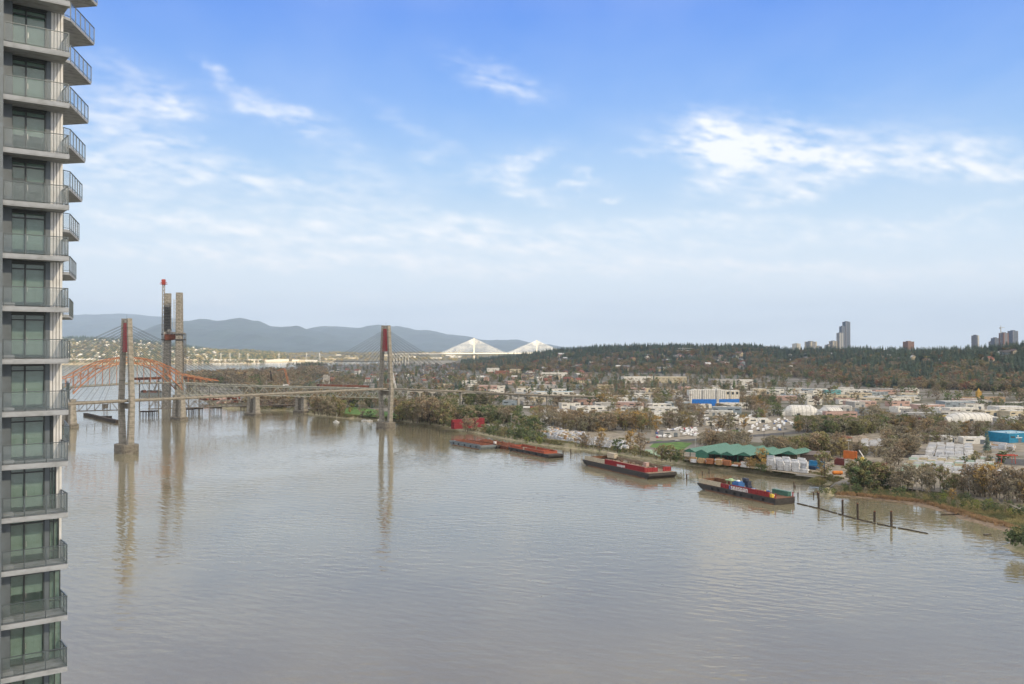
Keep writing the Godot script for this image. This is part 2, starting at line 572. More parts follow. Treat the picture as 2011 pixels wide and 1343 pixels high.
func build_land() -> void:
	lump.seed = 77
	lump.frequency = 0.01
	lump.fractal_octaves = 3
	shore_poly = px_line(SHORE)
	land_outline = shore_poly.duplicate()
	land_outline.append_array(PackedVector2Array([Vector2(9000, -9000), Vector2(9000, -300), Vector2(500, -330)]))
	var line := resample(shore_poly, 9.0, 1600.0)
	for i in line.size():
		if -line[i].y < 1600.0: line[i] += Vector2(lump.get_noise_2d(line[i].x * 8.0, line[i].y * 8.0), lump.get_noise_2d(line[i].x * 8.0 + 300.0, line[i].y * 8.0)) * 2.2
	bank_and_top("ground", line, PackedVector2Array([Vector2(9000, -9000), Vector2(9000, -300), Vector2(500, -330)]), 8.0, FLAT, M.bank, M.ground)
	var nl := resample(px_line(NORTH), 400.0, 20000.0)
	nl.reverse()
	bank_and_top("far_flats", nl, PackedVector2Array([Vector2(-19000, -6000), Vector2(-19000, -26000), Vector2(9000, -26000)]), 30.0, 3.0, M.sun_toned_flat, M.sun_toned_flat)
	# wooded ridge on the right bank
	var g := Geo.new()
	var step = 55.0
	for iz in range(0, 108):
		for ix in range(-7, 100):
			var x0 = ix * step
			var z0 = -1650.0 - iz * step
			if x0 / -z0 > 0.85 or x0 < -0.09 * -z0: continue
			var h = [hill(x0, z0), hill(x0 + step, z0), hill(x0 + step, z0 - step), hill(x0, z0 - step)]
			if maxf(maxf(h[0], h[1]), maxf(h[2], h[3])) < FLAT: continue
			g.quad(Vector3(x0, h[0], z0), Vector3(x0 + step, h[1], z0), Vector3(x0 + step, h[2], z0 - step), Vector3(x0, h[3], z0 - step))
	struct("hill", g, M.hill_floor)
	# hill across the river
	g = Geo.new()
	step = 160.0
	for iz in range(0, 30):
		for ix in range(-60, 24):
			var x0 = ix * step
			var z0 = -6700.0 - iz * step
			if x0 / -z0 < -0.62 or x0 / -z0 > 0.1: continue
			var q = []
			for o in [[0, 0], [1, 0], [1, 1], [0, 1]]:
				var x = x0 + o[0] * step
				var z = z0 - o[1] * step
				q.append(Vector3(x, north_hill(x, z) + 0.05, z))
			g.quad(q[0], q[1], q[2], q[3])
	struct("far_hill", g, M.far_hill)
	# small wooded island in the far reach
	g = Geo.new()
	var isl := PackedVector2Array()
	for k in 14:
		var a = TAU * k / 14
		var p = G(612 + 34 * cos(a), 717 + 2.2 * sin(a))
		isl.append(Vector2(p.x, p.z))
	g.prism(isl, -0.5, 1.6)
	struct("island", g, M.bank)
	# yards, roads and lawns: thin sheets on the flat ground
	sheet("gravel_yard", [[1345, 903], [1400, 909], [1560, 930], [1640, 938], [1800, 962], [2040, 985], [2080, 930], [1960, 890], [1800, 884], [1620, 905], [1520, 895], [1340, 893]], M.gravel_yard, 0.08)
	sheet("gravel_yard", [[1040, 852], [1075, 862], [1240, 882], [1300, 872], [1200, 848], [1080, 840]], M.gravel_yard, 0.08)
	sheet("gravel_yard", [[1275, 866], [1400, 862], [1540, 848], [1640, 838], [1560, 818], [1400, 826], [1280, 840]], M.gravel_yard, 0.10)
	sheet("gravel_yard", [[1560, 880], [1700, 876], [1860, 868], [1820, 852], [1640, 850], [1540, 862]], M.gravel_yard, 0.12)
	sheet("gravel_yard", [[1720, 878], [2060, 890], [2060, 862], [1880, 862]], M.gravel_yard, 0.14)
	sheet("lawn", [[676, 815], [745, 819], [750, 806], [700, 799], [680, 801]], M.lawn, 0.09)
	sheet("lawn", [[752, 819], [790, 822], [790, 812], [755, 808]], M.lawn, 0.09)
	sheet("lawn", [[1275, 878], [1340, 884], [1360, 870], [1290, 864]], M.lawn, 0.16)
	sheet("lawn", [[1425, 850], [1460, 850], [1462, 844], [1430, 845]], M.lawn, 0.18)
	sheet("lawn", [[1600, 848], [1626, 848], [1624, 842], [1602, 843]], M.lawn, 0.18)
	sheet("road", [[1270, 872], [1560, 852], [1720, 838], [1722, 835], [1560, 848], [1268, 868]], M.asphalt, 0.22)
	sheet("road", [[1110, 742], [1122, 742], [1112, 724], [1106, 724]], M.asphalt, 0.22)
	sheet("road", [[1760, 898], [2060, 918], [2060, 905], [1770, 890]], M.asphalt, 0.24)
	sheet("parking_lot", [[1480, 812], [1640, 822], [1660, 812], [1520, 803]], M.asphalt, 0.2)
	sheet("rail_yard", [[1690, 828], [1870, 832], [1870, 818], [1700, 814]], M.hill_floor, 0.2)
	# low shelving foreshore in front of the right-hand bank: mud below, rough grass above
	var mud := Geo.new()
	var sward := Geo.new()
	var prev = []
	for i in 57:
		var row = foreshore_row(i / 56.0)
		if i > 0:
			for k in 2: mud.quad(prev[k], row[k], row[k + 1], prev[k + 1])
			for k in range(2, 4): sward.quad(prev[k], row[k], row[k + 1], prev[k + 1])
		prev = row
	struct("mud_flat", mud, M.mud)
	struct("rough_grass", sward, M.reed)

const FORE := [[1640, 973, 1650, 966], [1679, 976, 1685, 964], [1717, 980, 1725, 965], [1762, 986, 1772, 967], [1818, 994, 1830, 974], [1858, 1007, 1876, 982], [1892, 1018, 1912, 991], [1941, 1032, 1962, 1003], [2000, 1049, 2022, 1026], [2050, 1062, 2060, 1040]]

func foreshore_row(f: float) -> Array:
	var k = f * (FORE.size() - 1)
	var i = mini(int(k), FORE.size() - 2)
	var g = k - i
	var a = G(lerpf(FORE[i][0], FORE[i + 1][0], g), lerpf(FORE[i][1], FORE[i + 1][1], g))
	var b = G(lerpf(FORE[i][2], FORE[i + 1][2], g), lerpf(FORE[i][3], FORE[i + 1][3], g))
	var out = []
	for q in [[-0.22, -0.6], [0.08, 0.4], [0.3, 0.9], [0.72, 1.7], [1.1, 2.4]]:
		var p = a.lerp(b, q[0])
		p += (b - a).normalized() * 2.5 * lump.get_noise_2d(p.x * 5.0 + q[0] * 40.0, p.z * 5.0)
		p.y = q[1] + 0.35 * lump.get_noise_2d(p.x * 7.0, p.z * 7.0)
		out.append(p)
	return out

func sheet(called: String, pts: Array, m: Material, up: float) -> void:
	var poly := PackedVector2Array()
	for p in pts:
		var q = G(p[0], p[1], FLAT)
		poly.append(Vector2(q.x, q.z))
	var t = Geometry2D.triangulate_polygon(poly)
	var g := Geo.new()
	for k in range(0, t.size(), 3):
		g.tri(Vector3(poly[t[k]].x, FLAT + up, poly[t[k]].y), Vector3(poly[t[k + 1]].x, FLAT + up, poly[t[k + 1]].y), Vector3(poly[t[k + 2]].x, FLAT + up, poly[t[k + 2]].y))
	struct(called, g, m)

# crest lines: distance, depth of the slope, then (bearing, crest row) pairs
const CRESTS := [
	[30000, 6000, [[-900, 600], [-100, 622], [137, 618], [240, 616], [320, 622], [400, 640], [520, 660], [700, 684]]],
	[25000, 5500, [[430, 690], [560, 655], [640, 640], [700, 643], [740, 638], [775, 640], [830, 648], [900, 658], [960, 668], [1010, 667], [1060, 674], [1110, 681], [1300, 684]]],
	[20500, 5000, [[200, 690], [300, 652], [350, 634], [390, 627], [430, 629], [470, 625], [500, 629], [540, 641], [580, 640], [620, 650], [700, 668], [800, 680], [900, 688]]],
]

func build_mountains() -> void:
	for c in CRESTS:
		var d0 = c[0]
		var pts = c[2]
		var g := Geo.new()
		var nx = 150
		var ny = 16
		var rows = []
		for j in ny + 1:
			var row = []
			var t = float(j) / ny
			for i in nx + 1:
				var px = lerpf(pts[0][0], pts[-1][0], float(i) / nx)
				var k = 0
				while k < pts.size() - 2 and pts[k + 1][0] < px: k += 1
				var py = lerpf(pts[k][1], pts[k + 1][1], smoothstep(0, 1, clampf((px - pts[k][0]) / float(pts[k + 1][0] - pts[k][0]), 0, 1)))
				var x = (px - CX) / FOC * d0
				var top = EYE - (py - HORIZON) / FOC * d0
				var z = -d0 + c[1] * (1.0 - t)
				var n = lump.get_noise_2d(x * 0.055, z * 0.055)
				var n2 = lump.get_noise_2d(x * 0.25 + 50, z * 0.25)
				var h = top * pow(t, 0.75) * (1.0 + (1.0 - t) * n * 0.9) + n2 * 22.0
				row.append(Vector3(x, maxf(h, 2.0) if t > 0 else -2.0, z))
			rows.append(row)
		for j in ny:
			for i in nx:
				g.quad(rows[j][i], rows[j][i + 1], rows[j + 1][i + 1], rows[j + 1][i])
		struct("mountain", g, M.mountain)

# the broad bank of cloud over the viewer that keeps the near reach in shade while the far flats stay sunlit
func build_cloud() -> void:
	var m := plain("cloud_vapour", Color(0.95, 0.95, 0.95), 1.0)
	m.specular_mode = BaseMaterial3D.SPECULAR_DISABLED
	m.transparency = BaseMaterial3D.TRANSPARENCY_ALPHA
	m.albedo_color.a = 0.48
	m.backlight_enabled = true
	m.backlight = Color(1, 1, 1)
	var n := FastNoiseLite.new()
	n.seed = 12
	n.frequency = 0.0006
	n.fractal_octaves = 4
	var g := Geo.new()
	var nx = 50
	var nz = 36
	var rows = [[], []]
	for j in nz + 1:
		for side in 2: rows[side].append([])
		for i in nx + 1:
			var u = float(i) / nx
			var v = float(j) / nz
			var x = lerpf(-6000.0, 9800.0, u)
			var z = lerpf(7500.0, -3450.0 + 350.0 * n.get_noise_2d(x * 2.0, 99.0), v)
			var rim = clampf(minf(minf(u, 1.0 - u) * 9.0, minf(v, 1.0 - v) * 9.0), 0.0, 1.0)
			var thick = sqrt(rim) * (1.0 + 0.6 * n.get_noise_2d(x, z))
			rows[0][j].append(Vector3(x, 1540.0 - 110.0 * thick, z))
			rows[1][j].append(Vector3(x, 1540.0 + 300.0 * thick + 1.0, z))
	for side in 2:
		for j in nz:
			for i in nx: g.quad(rows[side][j][i], rows[side][j][i + 1], rows[side][j + 1][i + 1], rows[side][j + 1][i])
	struct("cloud", g, m)

# ---------- cable-stayed transit bridge ----------
func leg_rings(base: Vector3, e: Vector3, p: Vector3, s: float, rows: Array) -> Array:
	var out = []
	for r in rows:      # height, offset across, width across, length along
		var c = base + Vector3.UP * r[0] + p * (s * r[1])
		var a = p * r[2] * 0.5
		var b = e * r[3] * 0.5
		var k = 0.18
		out.append([c - a + b * (1 - k), c - a * (1 - k) + b, c + a * (1 - k) + b, c + a + b * (1 - k), c + a - b * (1 - k), c + a * (1 - k) - b, c - a * (1 - k) - b, c - a - b * (1 - k)])
	return out

func ribbon(parent: Node, called: String, pts: Array, w: float, h: float, m: Material, drop := 0.0) -> void:
	for i in pts.size() - 1:
		var o = Vector3(0, -drop, 0)
		member(parent, called, pts[i] + o, pts[i + 1] + o, w, h, m)

func dense(pts: Array, step: float) -> Array:
	var out = []
	for i in pts.size() - 1:
		var n = maxi(1, roundi(pts[i].distance_to(pts[i + 1]) / step))
		for k in n: out.append(pts[i].lerp(pts[i + 1], float(k) / n))
	out.append(pts[-1])
	return out

func smooth_line(pts: Array, per := 6) -> Array:
	var c := Curve3D.new()
	for i in pts.size():
		var t = (pts[mini(i + 1, pts.size() - 1)] - pts[maxi(i - 1, 0)]) / 6.0
		c.add_point(pts[i], -t, t)
	var out = []
	for i in pts.size() - 1:
		for k in per: out.append(c.sample(i, float(k) / per))
	out.append(pts[-1])
	return out

func build_skybridge() -> void:
	var t1 = G(249, 889)
	var t2 = G(758, 842)
	var e = (t2 - t1).normalized()
	var p = Vector3(-e.z, 0, e.x)
	var names = ["weathered concrete A-shaped bridge pylon nearest the balcony tower, red panel at its top", "concrete bridge pylon with red infill standing off the wooded bank"]
	var idx = 0
	for base in [t1, t2]:
		var t = thing("bridge_pylon", names[idx], "bridge tower", "pylons of the cable-stayed bridge", base)
		idx += 1
		var g := Geo.new()
		var ring = []
		for y in [-4.0, 7.4, 8.1]:
			var r = []
			for k in 20:
				var a = TAU * k / 20
				var f = 0.97 if y > 8.0 else 1.0
				r.append(Vector3.UP * y + p * 11.6 * f * signf(cos(a)) * pow(absf(cos(a)), 0.6) + e * 8.2 * f * signf(sin(a)) * pow(absf(sin(a)), 0.6))
			ring.append(r)
		g.skin(ring)
		part(t, "caisson", g, M.concrete_dark)
		for s in [-1.0, 1.0]:
			g = Geo.new()
			var rows = []
			for k in 9:
				var h = lerpf(8.0, 46.0, k / 8.0)
				rows.append([h, lerpf(6.8, 9.2, k / 8.0), lerpf(4.4, 3.6, k / 8.0), lerpf(5.6, 4.7, k / 8.0)])
			for k in range(1, 15):
				rows.append([lerpf(46.0, 121.5, k / 14.0), lerpf(9.2, 4.5, k / 14.0), lerpf(3.6, 3.0, k / 14.0), lerpf(4.7, 4.1, k / 14.0)])
			g.skin(leg_rings(Vector3.ZERO, e, p, s, rows))
			var leg = part(t, "leg", g, M.concrete)
			# pour joints: thin raised collars every lift
			for k in 13:
				var h = 17.0 + k * 8.0
				var f = clampf((h - 46.0) / 75.5, 0, 1)
				var o2 = lerpf(9.2, 4.5, f) if h > 46 else lerpf(6.8, 9.2, (h - 8.0) / 38.0)
				var wd = lerpf(3.6, 3.0, f) if h > 46 else lerpf(4.4, 3.6, (h - 8.0) / 38.0)
				var ln = lerpf(4.7, 4.1, f) if h > 46 else lerpf(5.6, 4.7, (h - 8.0) / 38.0)
				var gj := Geo.new()
				gj.skin(leg_rings(Vector3.ZERO, e, p, s, [[h, o2, wd + 0.12, ln + 0.12], [h + 0.35, o2, wd + 0.12, ln + 0.12]]))
				part(leg, "pour_joint", gj, M.concrete_dark)
		g = Geo.new()
		var rr = []
		for h in [91.0, 117.5]:
			var f = (h - 46.0) / 75.5
			rr.append([h, 0.0, 2.0 * lerpf(9.2, 4.5, f) - lerpf(3.6, 3.0, f) + 0.2, lerpf(4.7, 4.1, f) * 0.80])
		g.skin(leg_rings(Vector3.ZERO, e, p, 1.0, rr))
		part(t, "anchor_panel", g, M.bridge_red)
		g = Geo.new()
		g.skin(leg_rings(Vector3.ZERO, e, p, 1.0, [[117.5, 0, 6.4, 3.8], [121.2, 0, 6.2, 3.8]]))
		part(t, "head_block", g, M.concrete)
		g = Geo.new()
		g.skin(leg_rings(Vector3.ZERO, e, p, 1.0, [[40.2, 0, 14.6, 4.2], [44.6, 0, 14.8, 4.2]]))
		part(t, "crossbeam", g, M.concrete_dark)
		g = Geo.new()
		g.tube(Vector3(0, 121.2, 0), Vector3(0, 125.5, 0), 0.12, 0.06, 5)
		part(t, "lightning_rod", g, M.cable)
	# the deck and its cables
	var deck_h = 46.6
	var o = t1
	var b = thing("transit_bridge_deck", "slim grey concrete transit deck hung from cables between the two concrete pylons", "bridge deck", "", o)
	var line = []
	var n0 = t1 - e * 300.0
	line.append(n0 + Vector3.UP * (deck_h - 3.0) - o)
	line.append(t1 + Vector3.UP * deck_h - o)
	line.append(t2 + Vector3.UP * deck_h - o)
	var via = []
	for q in [[790, 765, 1200], [830, 766.5, 1300], [868, 768, 1390], [905, 769, 1440], [957, 771.5, 1440], [1018, 774.5, 1440], [1075, 777, 1450], [1123, 778, 1465], [1160, 779, 1490], [1192, 779, 1560], [1218, 777, 1660], [1226, 775, 1780]]:
		via.append(D(q[0], q[1], q[2]))
	var whole = dense([line[0], line[1], line[2]], 16.0)
	var tail = [line[2]]
	for q in via: tail.append(q - o)
	var sm = smooth_line(tail, 4)
	sm.remove_at(0)
	whole.append_array(sm)
	ribbon(b, "deck_slab", whole, 10.5, 1.1, M.concrete_dark)
	for s in [-1.0, 1.0]:
		var edge = []
		for i in whole.size():
			var t = (whole[mini(i + 1, whole.size() - 1)] - whole[maxi(i - 1, 0)]).normalized()
			var sd = t.cross(Vector3.UP).normalized()
			edge.append(whole[i] + sd * s * 5.0 + Vector3.UP * 1.0)
		ribbon(b, "parapet", edge, 0.35, 1.3, M.concrete)
	for base in [t1, t2]:
		for dirn in [-1.0, 1.0]:
			for s in [-1.0, 1.0]:
				for k in 11:
					var dist = 24.0 + k * 13.2
					var foot = base + e * dirn * dist + p * s * 4.9 + Vector3.UP * deck_h - o
					var head = base + Vector3.UP * (93.0 + k * 2.3) + p * s * 1.4 + e * dirn * 2.2 - o
					member(b, "cable", foot, head, 0.30, 0.30, M.cable, true)
	for i in range(3, via.size() - 1):
		var q = via[i]
		var t = (via[i + 1] - via[i - 1]).normalized()
		var sd = t.cross(Vector3.UP).normalized()
		var gp := Geo.new()
		var top = q.y - 0.5
		var base2 = Vector3(q.x, FLAT, q.z)
		gp.skin(leg_rings(Vector3.ZERO, t, sd, 1.0, [[-1.0, 0, 4.2, 3.4], [top - FLAT - 5.0, 0, 4.0, 3.2], [top - FLAT - 1.6, 0, 7.6, 3.6], [top - FLAT, 0, 8.6, 3.6]]))
		solo("viaduct_pier", gp.mesh(M.concrete_pale), "pale flared concrete pier carrying the transit viaduct, %s" % ["where it leaves the treed bank", "first past the treed bank", "over the light industry", "beside the red trailers", "among the brown trees", "near the curve", "at the curve", "past the curve"][clampi(i - 3, 0, 7)], "bridge pier", "piers of the transit viaduct", base2)
		# shallow arched girder under each span
	for i in range(3, via.size() - 2):
		var a = via[i]
		var c = via[i + 1]
		for k in 6:
			var f0 = k / 6.0
			var f1 = (k + 1) / 6.0
			var d0 = 1.0 + 2.2 * pow(absf(f0 * 2 - 1), 2)
			var d1 = 1.0 + 2.2 * pow(absf(f1 * 2 - 1), 2)
			var dm = (d0 + d1) * 0.5
			member(b, "girder", a.lerp(c, f0) - o - Vector3.UP * (0.5 + dm * 0.5), a.lerp(c, f1) - o - Vector3.UP * (0.5 + dm * 0.5), 5.0, dm, M.concrete_pale)

# ---------- steel arch and truss road bridge ----------
func build_arch_bridge() -> void:
	var p0 = G(137, 838)
	var p1 = G(352, 824)
	var e = (p1 - p0).normalized()
	var p = Vector3(-e.z, 0, e.x)
	var span = p0.distance_to(p1)
	var o = p0
	# deck centreline: bearing, row, distance
	var pts = []
	var ctl = [[-180, 0], [0, 0]]
	var dl = [o - e * 220.0 + Vector3.UP * 44.0, o + Vector3.UP * 47.5, o + e * span * 0.5 + Vector3.UP * 49.5, p1 + Vector3.UP * 49.0]
	for q in [[430, 755.5], [498, 757.5], [592, 760], [680, 762], [758, 764.5], [800, 765.5]]:
		# piers stand on the line through the read waterlines
		var k = (q[0] - 352.0) / (592.0 - 352.0)
		var w = G(352, 824).lerp(G(592, 812), k)
		dl.append(D(q[0], q[1], -w.z))
	var b = thing("steel_truss_bridge", "old road bridge with an orange steel arch and long grey deck truss", "bridge", "", o)
	var road = []
	for q in dl: road.append(q - o)
	var fine = dense(road, 14.0)
	ribbon(b, "road_deck", fine, 15.0, 1.0, M.deck_dark)
	for s in [-1.0, 1.0]:
		var ed = []
		for q in fine: ed.append(q + p * s * 7.6 + Vector3.UP * 0.9)
		ribbon(b, "railing", ed, 0.25, 1.3, M.truss_grey)
	# orange arch ribs
	var crown = 83.5
	var n = 16
	for s in [-1.0, 1.0]:
		var top = []
		var bot = []
		for i in range(-6, n + 7):
			var f = float(i) / n
			var x = f * span
			var u = (f - 0.5) * 2.0
			var ht = 0.0
			if absf(u) <= 1.0:
				ht = crown - (crown - 61.0) * pow(absf(u), 1.9)
			else:
				ht = 61.0 - (absf(u) - 1.0) * span * 0.5 * 0.20
			top.append(e * x + p * s * 8.6 + Vector3.UP * ht)
			if absf(u) <= 1.0:
				bot.append(e * x + p * s * 8.6 + Vector3.UP * (crown - 7.0 - (crown - 7.0 - 40.0) * pow(absf(u), 2.1)))
			else:
				bot.append(null)
		for i in top.size() - 1:
			member(b, "arch_chord", top[i], top[i + 1], 1.1, 1.1, M.arch_orange)
			if bot[i] != null and bot[i + 1] != null:
				member(b, "arch_chord", bot[i], bot[i + 1], 1.1, 1.1, M.arch_orange)
				member(b, "arch_diagonal", top[i] if i % 2 else bot[i], bot[i + 1] if i % 2 else top[i + 1], 0.6, 0.6, M.arch_orange)
			if bot[i] != null:
				member(b, "arch_post", top[i], bot[i], 0.6, 0.6, M.arch_orange)
				var deck_y = 48.6
				if bot[i].y > deck_y + 3.0:
					member(b, "hanger", bot[i], Vector3(bot[i].x, deck_y, bot[i].z), 0.35, 0.35, M.arch_orange)
				elif bot[i].y < deck_y - 3.0:
					member(b, "spandrel_post", bot[i], Vector3(bot[i].x, deck_y, bot[i].z), 0.6, 0.6, M.truss_grey)
			elif top[i].y > 51.0:
				member(b, "arch_post", top[i], Vector3(top[i].x, 48.6, top[i].z), 0.6, 0.6, M.arch_orange)
	for i in range(0, n + 1):
		var f = float(i) / n
		var u = (f - 0.5) * 2.0
		var ht = crown - (crown - 61.0) * pow(absf(u), 1.9)
		if ht < 66.0: continue
		member(b, "arch_strut", e * f * span - p * 8.6 + Vector3.UP * ht, e * f * span + p * 8.6 + Vector3.UP * ht, 0.6, 0.6, M.arch_orange)
		if i < n:
			var f2 = float(i + 1) / n
			var u2 = (f2 - 0.5) * 2.0
			var h2 = crown - (crown - 61.0) * pow(absf(u2), 1.9)
			member(b, "arch_brace", e * f * span - p * 8.6 + Vector3.UP * ht, e * f2 * span + p * 8.6 + Vector3.UP * h2, 0.4, 0.4, M.arch_orange)
	# warren deck truss from the arch to the approach viaduct
	var start = 3
	var tl = dense(road.slice(start), 10.0)
	for s in [-1.0, 1.0]:
		var up_ = []
		var dn = []
		for i in tl.size():
			var depth = 12.0 + 3.5 * clampf(1.0 - absf(i - 0.0) / 4.0, 0, 1)
			if i > tl.size() - 5: depth = lerpf(12.0, 9.0, (i - tl.size() + 5) / 4.0)
			up_.append(tl[i] + p * s * 7.0 - Vector3.UP * 1.2)
			dn.append(tl[i] + p * s * 7.0 - Vector3.UP * (1.2 + depth))
		for i in tl.size() - 1:
			member(b, "truss_chord", up_[i], up_[i + 1], 0.8, 0.9, M.truss_grey)
			member(b, "truss_chord", dn[i], dn[i + 1], 0.8, 0.9, M.truss_grey)
			member(b, "truss_diagonal", (dn[i] if i % 2 else up_[i]), (up_[i + 1] if i % 2 else dn[i + 1]), 0.75, 0.75, M.truss_grey)
			member(b, "truss_post", up_[i], dn[i], 0.5, 0.5, M.truss_grey)
	# lamp posts along the road
	for i in range(2, fine.size() - 1, 3):
		var s = 1.0 if (i / 3) % 2 else -1.0
		member(b, "lamp_post", fine[i] + p * s * 7.4, fine[i] + p * s * 7.4 + Vector3.UP * 9.0, 0.22, 0.22, M.steel_light, true)
	# twin-shaft river piers
	var pl = ["partly behind the balcony tower", "under the foot of the orange arch", "in midstream beside the rail trestle", "closest to the treed bank"]
	var pk = [[137, 838, 33.5], [352, 824, 33.0], [498, 816, 27.0], [592, 811, 24.0]]
	for i in 4:
		var base = G(pk[i][0], pk[i][1])
		var t = thing("bridge_pier", "tapered concrete bridge pier with twin shafts, %s" % pl[i], "bridge pier", "river piers of the truss bridge", base)
		var g := Geo.new()
		g.skin(leg_rings(Vector3.ZERO, e, p, 1.0, [[-3.0, 0, 27.0, 12.0], [3.4, 0, 27.0, 12.0], [4.2, 0, 25.0, 10.5]]))
		part(t, "footing", g, M.concrete_dark)
		for s in [-1.0, 1.0]:
			g = Geo.new()
			g.skin(leg_rings(Vector3.ZERO, e, p, s, [[4.2, 7.6, 8.2, 8.4], [pk[i][2] - 3.0, 7.0, 6.2, 6.0], [pk[i][2] - 2.6, 7.0, 7.2, 7.0], [pk[i][2], 7.0, 7.2, 7.0]]))
			part(t, "shaft", g, M.concrete)
		g = Geo.new()
		g.skin(leg_rings(Vector3.ZERO, e, p, 1.0, [[4.2, 0, 8.0, 3.0], [pk[i][2] - 3.0, 0, 9.0, 3.0]]))
		part(t, "web_wall", g, M.concrete_dark)
	# concrete approach viaduct with arched spans
	var a0 = D(796, 766, 1540)
	var a1 = D(915, 768.5, 1620)
	var av = thing("approach_viaduct", "pale concrete approach viaduct with low arched spans behind the treed bank", "viaduct", "", Vector3(a0.x, FLAT, a0.z))
	var ao = av.position
	var ae = (a1 - a0).normalized()
	var ap = ae.cross(Vector3.UP).normalized()
	member(av, "road_deck", a0 - ao, a1 - ao, 15.0, 1.2, M.deck_dark)
	for s in [-1.0, 1.0]:
		member(av, "parapet", a0 - ao + ap * s * 7.5 + Vector3.UP * 1.2, a1 - ao + ap * s * 7.5 + Vector3.UP * 1.2, 0.4, 1.4, M.concrete_pale)
	for i in 5:
		for s in [-1.0, 1.0]:
			for k in 6:
				var f0 = (i + k / 6.0) / 5.0
				var f1 = (i + (k + 1) / 6.0) / 5.0
				var u = ((k + 0.5) / 6.0 - 0.5) * 2.0
				var dp = 1.2 + 3.6 * u * u
				member(av, "arch_girder", a0.lerp(a1, f0) - ao + ap * s * 6.0 - Vector3.UP * (0.6 + dp * 0.5), a0.lerp(a1, f1) - ao + ap * s * 6.0 - Vector3.UP * (0.6 + dp * 0.5), 1.2, dp, M.concrete_pale)
	for i in 6:
		for s in [-1.0, 1.0]:
			var q = a0.lerp(a1, i / 5.0) - ao + ap * s * 6.0
			member(av, "column", Vector3(q.x, -1.0, q.z), Vector3(q.x, q.y - 4.0, q.z), 2.2, 2.2, M.concrete_pale)

